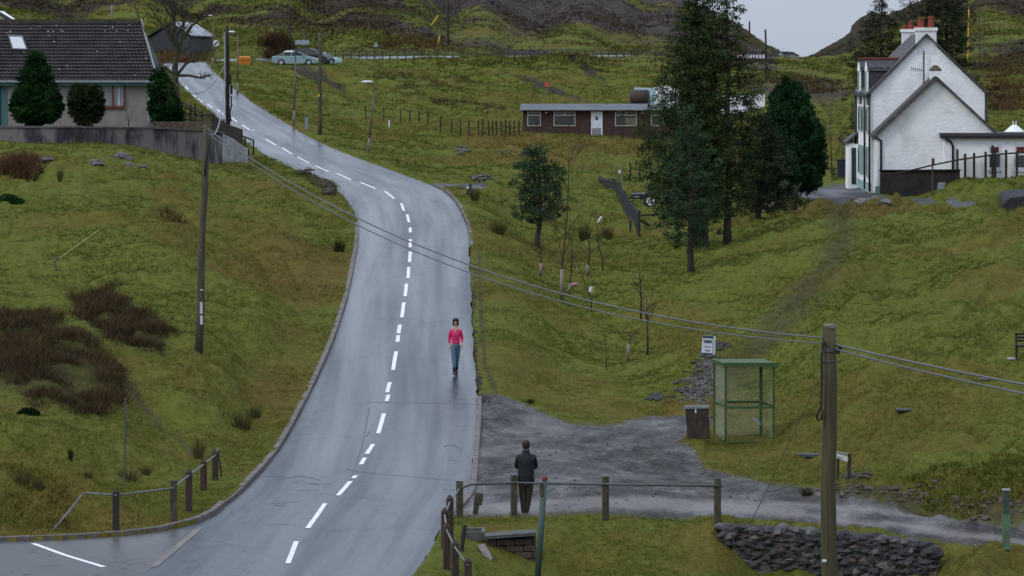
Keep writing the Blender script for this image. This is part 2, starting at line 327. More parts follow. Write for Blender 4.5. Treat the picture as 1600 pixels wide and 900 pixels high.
# hummocks
quiet = np.maximum.reduce([gravel, tarmac, np.clip(scr, 0, 1)])
for (a, b_, c, e) in ((-200, 420, 200, 250), (1300, 1800, 198, 240), (790, 1070, 286, 312), (1100, 1235, 108, 118)):
    quiet = np.maximum(quiet, ((PX > a) & (PX < b_) & (DD > c) & (DD < e))*.8)
amp = (1-quiet)
rig = 1-np.abs(fbm(XX/1.3+fbm(XX/3, DD/3, 2, 50)*2, DD/2.4, 3, 41))*2.4
hum = fbm(XX/2.6, DD/4.2, 4, 61)
hm2 = fbm(XX/3.4+fbm(XX/6, DD/9, 2, 162), DD/6.5, 2, 161)
rdir = np.where(PX > 1120, XX-.24*DD, XX+.16*DD); rdg = .34*fbm(rdir/.85+fbm(XX/4, DD/8, 2, 63)*.8, DD/11, 4, 62)*np.where(PX > 1120, np.clip((PX-1120)/150, 0, 1), np.clip((700-PX)/200, 0, .55))*(DD < 215)
ZZ = ZZ+amp*(.26*hum*1.0+.30*np.where(hm2 > 0, hm2*.8, hm2*1.5)+.09*rig+rdg+.07*fbm(XX/.42, DD/.7, 3, 71))*np.clip(DD/130, .6, 2.2)
strong = np.maximum(np.clip(fbm(XX/7, DD/12, 2, 91)*3, 0, 1), np.clip((PX-1380)/80, 0, 1)*(DD < 104))
ZZ = ZZ+amp*strong*(.28*np.clip(fbm(XX/.9, DD/1.5, 3, 81), -.3, 1))
ZZ = ZZ+gravel*(.05*fbm(XX/.5, DD/.8, 3, 98)+.07*fbm(XX/1.6, DD/3.0, 2, 99))
ZZ = ZZ+(DD > 480)*2.2*fbm(XX/22, DD/60, 4, 111)*(DD-480)/300*((PX < 1120) | (PX > 1330))
# cut the road bed
inr = (DD > dd[0]) & (DD < dd[-1])
s_out = np.maximum(roadl(DD)-XX, XX-roadr(DD)); zr = roadz(DD)
wblend = np.clip((s_out-.15)/(2.0+DD*.006), 0, 1); wblend = wblend*wblend*(3-2*wblend)
ledge = np.where((DD > 95) & (DD < 121) & (PX > 700), .0, .10)
edge = zr+ledge+.03*fbm(XX/.3, DD/.5, 2, 131)
ZZ = np.where(inr, np.where(s_out < .03, zr-.13, edge*(1-wblend)+ZZ*wblend), ZZ)
ZZ = np.where((DD <= dd[0]) & (XX < roadr(dd[0])), np.minimum(ZZ, zr-.13), ZZ)
# upper road bed
UR = [(322,96,100,404),(345,92,98.8,414),(380,91,98,426),(420,90.5,97,437),(470,90,95,447),(530,88.3,93.3,460),(600,87.8,92.4,480),(680,87.3,90.6,502),(760,86.8,89.8,528),(850,86.3,89,556),(950,86,88.4,585),(1050,86.4,88.6,615),(1180,88.5,90.3,668)]
up_ = np.array(UR, float)
ud = np.interp(PX, up_[:, 0], up_[:, 3]); upy = np.interp(PX, up_[:, 0], (up_[:, 1]+up_[:, 2])/2)
uz = CZ-(upy-HY)/F*ud; wu = np.exp(-((DD-ud)/9)**2)*((PX > 325) & (PX < 1190))
uw = np.clip((np.abs(DD-ud)-3)/9, 0, 1); uw = uw*uw*(3-2*uw); uw = np.where((PX > 330) & (PX < 1185), uw, 1)
ZZ = (uz-.3)*(1-uw)+ZZ*uw
pad = np.clip(1-np.maximum(np.abs(PX-470)/62, np.abs(DD-419)/11), 0, .3)/.3
ZZ = ZZ*(1-pad)+pad*(CZ-2.2/F*419)
pad = np.clip(1-np.maximum(np.abs(PX-378)/56, np.abs(DD-409)/15), 0, .25)/.25
ZZ = ZZ*(1-pad)+pad*np.minimum(ZZ, CZ-(99.5-HY)/F*DD)
_lc = {}
def gz(x, y):
    b = Q/y; px = CX+x/y*F
    r = np.interp(-b, -brow, np.arange(len(brow))); c = np.interp(px, pcol, np.arange(len(pcol)))
    r0 = min(int(r), len(brow)-2); c0 = min(int(c), len(pcol)-2); fr = r-r0; fc = c-c0
    return float((ZZ[r0, c0]*(1-fc)+ZZ[r0, c0+1]*fc)*(1-fr)+(ZZ[r0+1, c0]*(1-fc)+ZZ[r0+1, c0+1]*fc)*fr)
def G(px, d): x = (px-CX)/F*d; return Vector((x, d, gz(x, d)))
def hit(px, py, d0=None, d1=None):
    """distance where the ground is seen at this row"""
    d = d0 or 80.0
    while d < (d1 or 1200):
        z = gz((px-CX)/F*d, d)
        if HY+(CZ-z)/d*F <= py: return d
        d += d*.0015
    return d
def GP(px, py, d0=None, d1=None): return G(px, hit(px, py, d0, d1))
def W(px, py, d): return P(px, py, d)

# ---------------------------------------------------------------- terrain material and mesh
def terrain_mat():
    m = bpy.data.materials.new('hill_grass'); m.use_nodes = True; t = m.node_tree; L = t.links; b = t.nodes['Principled BSDF']
    def N(k, **kw):
        x = t.nodes.new(k)
        for a, v in kw.items(): setattr(x, a, v)
        return x
    geo = N('ShaderNodeNewGeometry')
    def noise(s, det=5, rough=.6, st=(1, 1, 1)):
        mp = N('ShaderNodeMapping'); mp.inputs['Scale'].default_value = st; L.new(geo.outputs['Position'], mp.inputs[0])
        x = N('ShaderNodeTexNoise'); x.inputs['Scale'].default_value = s; x.inputs['Detail'].default_value = det; x.inputs['Roughness'].default_value = rough
        L.new(mp.outputs[0], x.inputs[0]); return x.outputs['Fac']
    def ramp(f, stops):
        r = N('ShaderNodeValToRGB'); L.new(f, r.inputs[0]); e = r.color_ramp.elements
        e[0].position = stops[0][0]; e[0].color = (*stops[0][1], 1); e[1].position = stops[-1][0]; e[1].color = (*stops[-1][1], 1)
        for p, c in stops[1:-1]: q = e.new(p); q.color = (*c, 1)
        return r.outputs[0]
    def at(n): a = N('ShaderNodeAttribute'); a.attribute_name = n; return a.outputs['Fac']
    def mixc(f, a, c):
        x = N('ShaderNodeMix', data_type='RGBA'); L.new(f, x.inputs[0]) if not isinstance(f, float) else setattr(x.inputs[0], 'default_value', f)
        L.new(a, x.inputs[6]); L.new(c, x.inputs[7]); return x.outputs[2]
    def thr(a, nz, k=3.0, amt=.9):
        # attribute + noise -> sharpened mask
        s = N('ShaderNodeMath', operation='SUBTRACT'); L.new(nz, s.inputs[0]); s.inputs[1].default_value = .5
        mu = N('ShaderNodeMath', operation='MULTIPLY'); L.new(s.outputs[0], mu.inputs[0]); mu.inputs[1].default_value = amt
        ad = N('ShaderNodeMath', operation='ADD'); L.new(a, ad.inputs[0]); L.new(mu.outputs[0], ad.inputs[1])
        mr = N('ShaderNodeMapRange'); L.new(ad.outputs[0], mr.inputs[0]); mr.inputs[1].default_value = .5-.5/k; mr.inputs[2].default_value = .5+.5/k
        return mr.outputs[0]
    fa = noise(7, 8, .75, (1, .55, 1)); fb = noise(1.7, 7, .75, (1, .4, 1)); fx = N('ShaderNodeMix'); fx.inputs[0].default_value = .42; L.new(fa, fx.inputs[2]); L.new(fb, fx.inputs[3]); fine = fx.outputs[0]; med = noise(.9, 6, .65, (1, .5, 1)); bigs = noise(.13, 4)
    g = ramp(fine, [(.33, (.052, .060, .013)), (.45, (.088, .102, .020)), (.55, (.112, .127, .025)), (.68, (.145, .155, .034))])
    y = ramp(fine, [(.33, (.052, .038, .012)), (.5, (.112, .084, .022)), (.67, (.16, .122, .036))])
    base = mixc(thr(at('brown'), med, 1.5, 1.5), g, y)
    base = mixc(thr(at('big'), noise(2.2, 5), 1.2, 1.2), base, ramp(fine, [(.3, (.02, .03, .008)), (.7, (.075, .108, .022))])) if False else base
    h = ramp(fine, [(.3, (.014, .013, .010)), (.5, (.036, .029, .021)), (.7, (.072, .052, .030))])
    base = mixc(thr(at('heather'), noise(.16, 9, .82), 1.8, 2.2), base, h)
    sp = ramp(noise(.22, 9, .82, (1, .25, 1)), [(.3, (.030, .026, .026)), (.5, (.056, .046, .042)), (.7, (.085, .070, .058))])
    base = mixc(thr(at('spoil'), noise(.12, 9, .82), 1.8, 1.8), base, sp)
    md = ramp(noise(6, 6, .7), [(.3, (.030, .027, .016)), (.6, (.075, .066, .040)), (.75, (.12, .10, .085))])
    base = mixc(thr(at('mud'), noise(1.6, 6, .7), 1.6, 1.2), base, md)
    gx = N('ShaderNodeMix'); gx.inputs[0].default_value = .5; L.new(noise(12, 8, .85), gx.inputs[2]); L.new(noise(1.3, 9, .8, (1, .5, 1)), gx.inputs[3]); gv = ramp(gx.outputs[0], [(.40, (.012, .012, .012)), (.47, (.036, .035, .035)), (.53, (.078, .075, .074)), (.62, (.24, .23, .225))])
    pm_ = thr(at('pale'), noise(1.5, 7, .75, (1, .4, 1)), 1.3, 1.0); gl_ = ramp(noise(9, 6, .75), [(.3, (.10, .095, .095)), (.7, (.22, .205, .20))]); gv = mixc(pm_, gv, gl_)
    gmask = thr(at('gravel'), noise(2.0, 9, .8), 2.6, 1.7)
    base = mixc(gmask, base, gv)
    tm = ramp(noise(3, 6, .7), [(.3, (.045, .047, .052)), (.7, (.085, .088, .095))])
    tmask = thr(at('tarmac'), noise(1.2, 5), 4, .5)
    base = mixc(tmask, base, tm)
    L.new(base, b.inputs['Base Color'])
    # wetness: gravel and tarmac shine in patches
    wet = N('ShaderNodeMapRange'); L.new(noise(.6, 4, .55, (1, .35, 1)), wet.inputs[0]); wet.inputs[1].default_value = .42; wet.inputs[2].default_value = .6; wet.inputs[3].default_value = .9; wet.inputs[4].default_value = .42
    ma = N('ShaderNodeMath', operation='MAXIMUM'); L.new(gmask, ma.inputs[0]); L.new(tmask, ma.inputs[1])
    rg = N('ShaderNodeMix'); L.new(ma.outputs[0], rg.inputs[0]); rg.inputs[2].default_value = .85; L.new(wet.outputs[0], rg.inputs[3])
    L.new(rg.outputs[0], b.inputs['Roughness'])
    sp_ = N('ShaderNodeMix'); L.new(ma.outputs[0], sp_.inputs[0]); sp_.inputs[2].default_value = .02; sp_.inputs[3].default_value = .24
    L.new(sp_.outputs[0], b.inputs['Specular IOR Level'])
    bp = N('ShaderNodeBump'); bp.inputs['Strength'].default_value = .8; bp.inputs['Distance'].default_value = .11; L.new(fine, bp.inputs['Height']); 
    L.new(bp.outputs[0], b.inputs['Normal'])
    return m
TM = terrain_mat()
nr, ncl = ZZ.shape
V = np.stack([XX.ravel(), DD.ravel(), ZZ.ravel()], 1)
ii = (np.arange(nr-1)[:, None]*ncl+np.arange(ncl-1)[None]).ravel()
FA = np.stack([ii, ii+1, ii+ncl+1, ii+ncl], 1)
at_ = dict(gravel=np.maximum(gravel, scr*.85).ravel(), tarmac=tarmac.ravel(), mud=mud.ravel(), heather=np.clip(np.maximum(heath*.62, hth2*.85), 0, 1).ravel(), spoil=np.clip(spoil, 0, 1).ravel(), brown=np.clip(brown*.56+zone*.42, 0, 1).ravel(), pale=pale.ravel(), big=big.ravel())
nearmask = (DD.ravel()[FA[:, 0]] < 480)
used = FA[nearmask]
def sub(faces, name, kind):
    u, inv = np.unique(faces.ravel(), return_inverse=True)
    o = npmesh(name, V[u], inv.reshape(faces.shape), TM, {k: a[u] for k, a in at_.items()}, smooth=True); o['kind'] = kind; return o
gmf = (at_['gravel'][FA[:, 0]] > .5) & nearmask
sub(FA[nearmask & ~gmf], 'ground', 'structure')
sub(FA[gmf], 'gravel_track', 'structure')
sub(FA[~nearmask], 'hills', 'structure')

# ---------------------------------------------------------------- roads
def road_mat(name, c1, c2, rough=(.16, .42)):
    m = bpy.data.materials.new(name); m.use_nodes = True; t = m.node_tree; L = t.links; b = t.nodes['Principled BSDF']
    geo = t.nodes.new('ShaderNodeNewGeometry')
    def noise(s, st, det=5, r=.6):
        mp = t.nodes.new('ShaderNodeMapping'); mp.inputs['Scale'].default_value = st; L.new(geo.outputs['Position'], mp.inputs[0])
        x = t.nodes.new('ShaderNodeTexNoise'); x.inputs['Scale'].default_value = s; x.inputs['Detail'].default_value = det; x.inputs['Roughness'].default_value = r
        L.new(mp.outputs[0], x.inputs[0]); return x.outputs['Fac']
    a = t.nodes.new('ShaderNodeMath'); a.operation = 'ADD'
    ac = t.nodes.new('ShaderNodeAttribute'); ac.attribute_name = 'across'; cx_ = t.nodes.new('ShaderNodeSeparateXYZ'); L.new(geo.outputs['Position'], cx_.inputs[0])
    cb_ = t.nodes.new('ShaderNodeCombineXYZ'); L.new(ac.outputs['Fac'], cb_.inputs[0]); L.new(cx_.outputs['Y'], cb_.inputs[1])
    def streak(sx, sy, det=4):
        mp = t.nodes.new('ShaderNodeMapping'); mp.inputs['Scale'].default_value = (sx, sy, 1); L.new(cb_.outputs[0], mp.inputs[0])
        x = t.nodes.new('ShaderNodeTexNoise'); x.inputs['Scale'].default_value = 1; x.inputs['Detail'].default_value = det; L.new(mp.outputs[0], x.inputs[0]); return x.outputs['Fac']
    n1 = streak(2.2, .05); n2 = noise(9, (1, 1, 1), 8, .8)
    mm = t.nodes.new('ShaderNodeMath'); mm.operation = 'MULTIPLY'; L.new(n2, mm.inputs[0]); mm.inputs[1].default_value = .6
    L.new(n1, a.inputs[0]); L.new(mm.outputs[0], a.inputs[1])
    r = t.nodes.new('ShaderNodeValToRGB'); L.new(a.outputs[0], r.inputs[0])
    r.color_ramp.elements[0].position = .55; r.color_ramp.elements[1].position = 1.0; r.color_ramp.elements[0].color = (*c1, 1); r.color_ramp.elements[1].color = (*c2, 1)
    # crossing cracks, repaired with tar
    vo = t.nodes.new('ShaderNodeTexVoronoi'); vo.feature = 'DISTANCE_TO_EDGE'; mp = t.nodes.new('ShaderNodeMapping'); mp.inputs['Scale'].default_value = (.22, .14, 1); vo.inputs['Scale'].default_value = 1
    nz = t.nodes.new('ShaderNodeTexNoise'); nz.inputs['Scale'].default_value = .8; L.new(geo.outputs['Position'], nz.inputs[0])
    va = t.nodes.new('ShaderNodeVectorMath'); va.operation = 'ADD'; L.new(geo.outputs['Position'], va.inputs[0]); L.new(nz.outputs['Color'], va.inputs[1])
    L.new(va.outputs[0], mp.inputs[0]); L.new(mp.outputs[0], vo.inputs[0])
    cr = t.nodes.new('ShaderNodeMapRange'); L.new(vo.outputs['Distance'], cr.inputs[0]); cr.inputs[1].default_value = .004; cr.inputs[2].default_value = .016; cr.inputs[3].default_value = .35; cr.inputs[4].default_value = 1
    mx = t.nodes.new('ShaderNodeMix'); mx.data_type = 'RGBA'; mx.blend_type = 'MULTIPLY'; mx.inputs[0].default_value = 1; L.new(r.outputs[0], mx.inputs[6]); L.new(cr.outputs[0], mx.inputs[7])
    L.new(mx.outputs[2], b.inputs['Base Color'])
    ad = t.nodes.new('ShaderNodeAttribute'); ad.attribute_name = 'lane'
    a2 = t.nodes.new('ShaderNodeMath'); a2.operation = 'ADD'; L.new(streak(1.5, .045, 6), a2.inputs[0])
    L.new(ad.outputs['Fac'], a2.inputs[1])
    rr = t.nodes.new('ShaderNodeMapRange'); L.new(a2.outputs[0], rr.inputs[0]); rr.inputs[1].default_value = .33; rr.inputs[2].default_value = .72; rr.inputs[3].default_value = rough[0]; rr.inputs[4].default_value = rough[1]
    L.new(rr.outputs[0], b.inputs['Roughness']); b.inputs['Specular IOR Level'].default_value = .42
    bp = t.nodes.new('ShaderNodeBump'); bp.inputs['Distance'].default_value = .006; L.new(n2, bp.inputs['Height']); L.new(bp.outputs[0], b.inputs['Normal'])
    return m
RM = road_mat('wet_asphalt', (.026, .036, .050), (.052, .068, .088))
NA = 22
rd = np.concatenate([np.arange(dd[0], 100, .5), np.arange(100, dd[-1], .8)])
VV = []; lane = []; acr = []
for d in rd:
    l, r = float(roadl(d)), float(roadr(d)); z = float(roadz(d)); ll = max(l, r-14)
    jl = .05*float(vnoise(np.array([d*1.7]), np.array([3.3]))[0]); jr = .10*float(fbm(np.array([d*1.3]), np.array([9.3]), 3)[0])
    for k in range(NA+1):
        t = k/NA; x = ll+jl+(r+jr-ll-jl)*t if l > r-14 else ll+(r+jr-ll)*t
        ww = (x-(r-4.9))/4.9 
        lane.append(float(np.interp(ww, [0, .06, .14, .24, .34, .42, .47, .6, .72, .85, .93, 1.0], [.16, .08, -.04, -.07, -.05, -.01, .07, .04, -.01, .03, .0, .1]))); acr.append(ww*4.9)
        VV.append((x, d, z+.03*(1-(2*min(max(ww, 0), 1)-1)**2)))
VV = np.array(VV); m_ = NA+1
ii = (np.arange(len(rd)-1)[:, None]*m_+np.arange(NA)[None]).ravel()
road = npmesh('road', VV, np.stack([ii, ii+1, ii+m_+1, ii+m_], 1), RM, {'lane': np.array(lane), 'across': np.array(acr)}, smooth=True); road['kind'] = 'structure'
def rzs(x, d):
    r = float(roadr(d)); ww = min(max((x-(r-4.9))/4.9, 0), 1); return float(roadz(d))+.03*(1-(2*ww-1)**2)
white = mat('road_paint', (.66, .66, .68), .5, .5, 9, thr=(.3, .46))
marks = [(882,450,849,463),(829,481,789,508),(775,528,754,548),(750,552,746,556),(730,564,719,570),(713,573,697,583),(680,591,649,600),(631,604,620,607),(616,605,599,609),(579,614,551,619),(536,621,526,622.5),(523,622.5,509,625),(497,628,474,631),(464,633,445,635),(436,637.5,419,638.5),(411,640,395,641),(388,641,375,641),(364,641,357,641),
 (349,639,336,636),(330,631,319,627),(311,616,300,601),(296,587,286,563),(282,549,272,526),(270,514,260,493),(256,483,246,465),(242,456,232,441),(228,431,218,415),(205,397,204,395),(204,390,196,378),(192,371,184,361),(179,349,172,339),(169,332,163,323),(160,317,155,310),(152,305,145,298),(140,294,136,290)]
def row2d(py): return float(np.interp(-py, -ST[:, 0], sd))
def mark(a, name='lane_marking', wd=.13):
    y0, x0, y1, x1 = a; d0, d1 = row2d(y0), row2d(y1); mb = MB(); NN = 8
    vs = []; 
    p0 = Vector(((x0-CX)/F*d0, d0)); p1 = Vector(((x1-CX)/F*d1, d1)); dr = (p1-p0).normalized(); nrm = Vector((dr.y, -dr.x))
    for k in range(NN+1):
        c = p0.lerp(p1, k/NN)
        for s in (-1, 1):
            q = c+nrm*s*wd*(.5+.08*random.random()); vs.append((q.x, q.y, rzs(q.x, q.y)+.008))
    mb.add(vs, [(2*k, 2*k+1, 2*k+3, 2*k+2) for k in range(NN)])
    mb.build(name, white, road)
ORG[road.name] = Vector((0, 0, 0))
for a in marks: mark(a, wd=.108)
# side road laid over the junction bottom left, with its give-way line and the concrete strip between
sm2 = road_mat('side_asphalt', (.045, .048, .052), (.078, .082, .088), (.3, .5))
mb = MB(); vs = []; rows = np.arange(84, 94.2, .4)
for d in rows:
    py = float(np.interp(d, sd, ST[:, 0])); xr = ((310-(py-828)*65/54)-CX)/F*d-.02
    xl = max(float(roadl(d)), (-170-CX)/F*d)+.02
    for k in range(9):
        x = xl+(max(xr, xl+.01)-xl)*k/8; vs.append((x, d, rzs(x, d)+.004))
mb.add(vs, [(i*9+k, i*9+k+1, (i+1)*9+k+1, (i+1)*9+k) for i in range(len(rows)-1) for k in range(8)])
sr = mb.build('side_road', sm2, base=(0, 0, 0)); sr['kind'] = 'structure'
def strip_on_road(pts, wd, name, m, dz, parent=None):
    vs = []; pts = [Vector(((x-CX)/F*row2d(y), row2d(y))) for y, x in pts]; dense = []
    for a, b in zip(pts[:-1], pts[1:]):
        for k in range(6): dense.append(a.lerp(b, k/6))
    dense.append(pts[-1])
    for i, c in enumerate(dense):
        dr = (dense[min(i+1, len(dense)-1)]-dense[max(i-1, 0)]).normalized(); nrm = Vector((dr.y, -dr.x))
        for s in (-.5, .5):
            q = c+nrm*s*wd; vs.append((q.x, q.y, rzs(q.x, q.y)+dz))
    mb = MB(); mb.add(vs, [(2*k, 2*k+1, 2*k+3, 2*k+2) for k in range(len(dense)-1)])
    return mb.build(name, m, parent, base=None if parent else (0, 0, 0))
strip_on_road([(850.5, 52), (866, 100), (886, 162)], .13, 'give_way_line', white, .012, sr)
kerbm = mat('kerb_stone', (.15, .135, .125), .7, .4, 4, .004)
strip_on_road([(827, 312), (850, 284), (886, 240)], .16, 'concrete_edging', mat('pale_edging', (.19, .17, .165), .6, .35, 3), .012, sr)
# tar seams and patches on the road
tar = mat('tar_patch', (.028, .03, .034), .35, .4, 6)
for pts in ([(640,577),(700,566),(770,540)], [(632,574),(633,640),(634,742)], [(386,646),(387,690),(388,732)], [(755,460),(757,500),(759,520)], [(785,470),(788,410)], [(752,500),(745,470),(750,430)], [(822,420),(824,470)], [(745,405),(746,440)], [(747,452),(745,474),(749,486)], [(753,458),(752,478)], [(766,462),(767,498)], [(748,500),(747,514)], [(757,484),(759,500)], [(700,694),(697,700),(699,712),(704,722)], [(721,700),(723,716)], [(765,692),(767,716)], [(790,428),(793,446)], [(684,573),(676,577)], [(736,540),(741,560),(747,640),(752,700)], [(310,530),(316,556),(318,578)], [(340,625),(332,640),(333,650)], [(275,528),(284,560),(290,586)]):
    strip_on_road([(y, x) for y, x in pts], .035, 'tar_seam', tar, .005, road)
pm = road_mat('asphalt_patch', (.034, .038, .047), (.060, .066, .077), (.26, .42))
for (ya, yb, xa, xb) in ():
    mb = MB(); vs = []; N2 = 10
    for i in range(N2+1):
        y = yb+(ya-yb)*i/N2; d = row2d(y)
        for k in range(9):
            xx = xa+(xb-xa)*k/8; X = (xx-CX)/F*d; X = min(X, float(roadr(d))-.12); vs.append((X, d, rzs(X, d)+.003))
    mb.add(vs, [(i*9+k, i*9+k+1, (i+1)*9+k+1, (i+1)*9+k) for i in range(N2) for k in range(8)])
    mb.build('asphalt_patch', pm, road)
# kerbs: extruded stones along an edge
def kerb(pts, name, wd, ht, side, stone=.9):
    """pts: world xy; one object of many stones laid end to end"""
    dense = []; 
    for a, b in zip(pts[:-1], pts[1:]):
        a = Vector(a); b = Vector(b); L = (b-a).length; k = max(1, int(L/.3))
        dense += [a.lerp(b, i/k) for i in range(k)]
    dense.append(Vector(pts[-1])); mb = MB(); i = 0; step = max(1, int(stone/.3))
    while i+step < len(dense)+step-1 and i < len(dense)-1:
        j = min(i+step, len(dense)-1); a, b = dense[i], dense[j]
        dr = (b-a).normalized(); nrm = Vector((-dr.y, dr.x))*side; g = dr*.008
        a2 = a+g; b2 = b-g; jit = random.uniform(-.012, .012)
        za = rzs(a.x, a.y) if a.y < dd[-1] else 0; zb = rzs(b.x, b.y)
        q = [Vector((*a2, za)), Vector((*b2, zb)), Vector((*(b2+nrm*wd), zb)), Vector((*(a2+nrm*wd), za))]
        vs = [v+Vector((0, 0, -.15)) for v in q]+[v+Vector((0, 0, ht+jit)) for v in q]
        mb.add(vs, [(3,2,1,0),(4,5,6,7),(0,1,5,4),(1,2,6,5),(2,3,7,6),(3,0,4,7)]); i = j
    o = mb.build(name, kerbm, base=(0, 0, 0), bevel=.012); o['kind'] = 'structure'; return o
lp = [((-150-CX)/F*91.3, 91.3)]+[(float(roadl(d)), d) for d in np.arange(91.8, 172, .5)]
kerb(lp, 'kerb', .15, .11, 1)
kerb([(float(roadr(d))+.02, d) for d in np.arange(160, 200, .8)], 'kerb_of_bend', .15, .10, -1)
kerb([(float(roadr(d))-.02, d) for d in np.arange(98, 119, .8)], 'kerb_of_track', .15, .06, -1)
kerb([(float(roadr(d))+.02, d) for d in np.arange(84, 95.5, .7)], 'kerb_of_verge', .16, .07, -1)
# upper road
mb = MB(); vs = []; xs = np.arange(322, 1182, 8)
for x in xs:
    yf = float(np.interp(x, up_[:, 0], up_[:, 1])); yn = float(np.interp(x, up_[:, 0], up_[:, 2])); d = float(np.interp(x, up_[:, 0], up_[:, 3])); ym = (yf+yn)/2
    z = CZ-(ym-HY)/F*d
    for s in (-1, -.33, .33, 1):
        ddp = d+s*3.0; tilt = -((yf-yn)/2)/F*d*s*-1
        vs.append(((x-CX)/F*ddp, ddp, z+s*.42*(yn-yf)/F*d*1.0))
mb.add(vs, [(i*4+k, (i+1)*4+k, (i+1)*4+k+1, i*4+k+1) for i in range(len(xs)-1) for k in range(3)])
uo = mb.build('upper_road', RM, base=(0, 0, 0), smooth=True); uo['kind'] = 'structure'
ur_edge = [Vector(v) for v in vs]

# ---------------------------------------------------------------- grass and ground cover
def blades(px, b, n_per, hgt, wdt, spread, tint, lean=.6):
    """tufts at lattice positions; each blade one triangle"""
    d = Q/b; x = (px-CX)/F*d; N = len(px)
    r = np.interp(-b, -brow, np.arange(nr)); c = np.interp(px, pcol, np.arange(ncl)); r0 = np.minimum(r.astype(int), nr-2); c0 = np.minimum(c.astype(int), ncl-2); fr = r-r0; fc = c-c0
    z = (ZZ[r0, c0]*(1-fc)+ZZ[r0, c0+1]*fc)*(1-fr)+(ZZ[r0+1, c0]*(1-fc)+ZZ[r0+1, c0+1]*fc)*fr
    x = np.repeat(x, n_per); d = np.repeat(d, n_per); z = np.repeat(z, n_per); h = np.repeat(hgt, n_per)*RS.uniform(.5, 1.2, N*n_per); sp = np.repeat(spread, n_per); wd = np.repeat(wdt, n_per)
    M = N*n_per; bx = x+RS.normal(0, 1, M)*sp; by = d+RS.normal(0, 1, M)*sp; a = RS.uniform(0, 6.283, M); lx = RS.normal(0, lean, M)*h; ly = RS.normal(0, lean, M)*h
    ca, sa = np.cos(a)*wd/2, np.sin(a)*wd/2
    Vv = np.empty((M, 3, 3)); Vv[:, 0] = np.stack([bx-ca, by-sa, z-.02], 1); Vv[:, 1] = np.stack([bx+ca, by+sa, z-.02], 1); Vv[:, 2] = np.stack([bx+lx, by+ly, z+h], 1)
    tt = np.clip(np.repeat(tint, n_per)+RS.normal(0, .075, M), 0, 1)
    return Vv.reshape(-1, 3), np.arange(M*3).reshape(-1, 3), np.repeat(tt, 3)
def look(A, px, b):
    r = np.clip(np.rint(np.interp(-b, -brow, np.arange(nr))).astype(int), 0, nr-1); c = np.clip(np.rint(np.interp(px, pcol, np.arange(ncl))).astype(int), 0, ncl-1); return A[r, c]
covered = np.where(inr, s_out < .12, False) | ((DD < dd[0]) & (XX < roadr(dd[0])))
bare = np.clip(gravel*1.15+tarmac*2+scr*1.3+mud*.7+heath*.2+spoil*(DD < 520)*1.3+2*((np.abs(DD-ud) < 7) & (PX > 320) & (PX < 1190)), 0, 1)
N = 500000
px = RS.uniform(-260, 1860, N); b = np.where(RS.uniform(0, 1, N) < .3, RS.uniform(135, 262, N), RS.uniform(250, 900, N)); 
keep = (~look(covered, px, b)) & (RS.uniform(0, 1, N) > look(bare, px, b)) & (RS.uniform(0,1,N) < .35+look(big, px, b))
px, b = px[keep], b[keep]; d = Q/b
br = look(np.clip(brown*.56+zone*.42, 0, 1), px, b); bi = look(big, px, b)
nz = fbm((px-CX)/F*d/.8, d/1.3, 3, 201)
tint = np.clip(.38+.58*(br-.45)+nz*.28, 0, 1)
sc_ = d/120
v_, f_, t_ = blades(px, b, 5, (.032+.04*bi+.06*np.clip(nz, 0, 1))*sc_, .019*sc_, .055*sc_, tint, .75)
gm = tintmat('grass_blades', [(0, (.052, .066, .013)), (.25, (.090, .108, .020)), (.5, (.122, .135, .027)), (.72, (.14, .116, .034)), (1, (.135, .090, .038))])
g = npmesh('grass', v_, f_, gm, t_); g['kind'] = 'stuff'
prop(g, 'short mossy olive green and brown moorland grass over the slopes', 'grass')
px = RS.uniform(-260, 1860, 110000); b = RS.uniform(76, 150, 110000); d = Q/b; hv = np.clip(look(np.maximum(hth2, spoil), px, b), 0, 1); nz = fbm((px-CX)/F*d/9, d/26, 4, 221); kk = RS.uniform(0, 1, len(px)) < .36+nz
px, b, d, hv, nz = px[kk], b[kk], d[kk], hv[kk], nz[kk]; v_, f_, t_ = blades(px, b, 7, np.full(len(px), .28)*(1+nz).clip(.3), np.full(len(px), .22), np.full(len(px), .9), np.clip(.78-.62*hv+nz*.5, 0, 1), .8)
fm_ = tintmat('hill_cover', [(0, (.022, .019, .014)), (.3, (.042, .033, .022)), (.5, (.07, .052, .028)), (.7, (.085, .085, .022)), (1, (.09, .105, .022))]); g = npmesh('hill_vegetation', v_, f_, fm_, t_, base=(0, 700, 40)); g['kind'] = 'stuff'
prop(g, 'dark heather and rough grass covering the far hillsides', 'heather')
print('grass', len(f_))
# heather: two dark brown patches on the left slope
hm = tintmat('heather_twigs', [(0, (.016, .014, .010)), (.4, (.040, .029, .019)), (.7, (.075, .050, .026)), (1, (.11, .10, .035))])
def heather(poly, n, label, d0, d1, tint0=.48, h=.21, name='heather_patch', cat='heather', m=None):
    xs = [p[0] for p in poly]; out = []
    px = RS.uniform(min(xs), max(xs), n*9); b = RS.uniform(Q/d1, Q/d0, n*9); py = look(PY0, px, b)
    wx_ = 26*fbm(px/30, py/30, 3, 311); wy_ = 22*fbm(px/30+50, py/30, 3, 312); k = inpoly(poly, px+wx_, py+wy_) & (fbm((px-CX)/F*Q/b/.9, Q/b/1.4, 3, 301) > -.12); px, b = px[k][:n], b[k][:n]
    d = Q/b; nz = fbm((px-CX)/F*d/.6, d/.9, 3, 305)
    v, f, t = blades(px, b, 14, (h*(.8+nz*2.4)).clip(.03), np.full(len(px), .024)*d/120, np.full(len(px), .17), np.clip(tint0+nz*.6, 0, 1), .7)
    c = v.mean(0); o = npmesh(name, v, f, m or hm, t, base=c); o['kind'] = 'stuff'; return prop(o, label, cat)
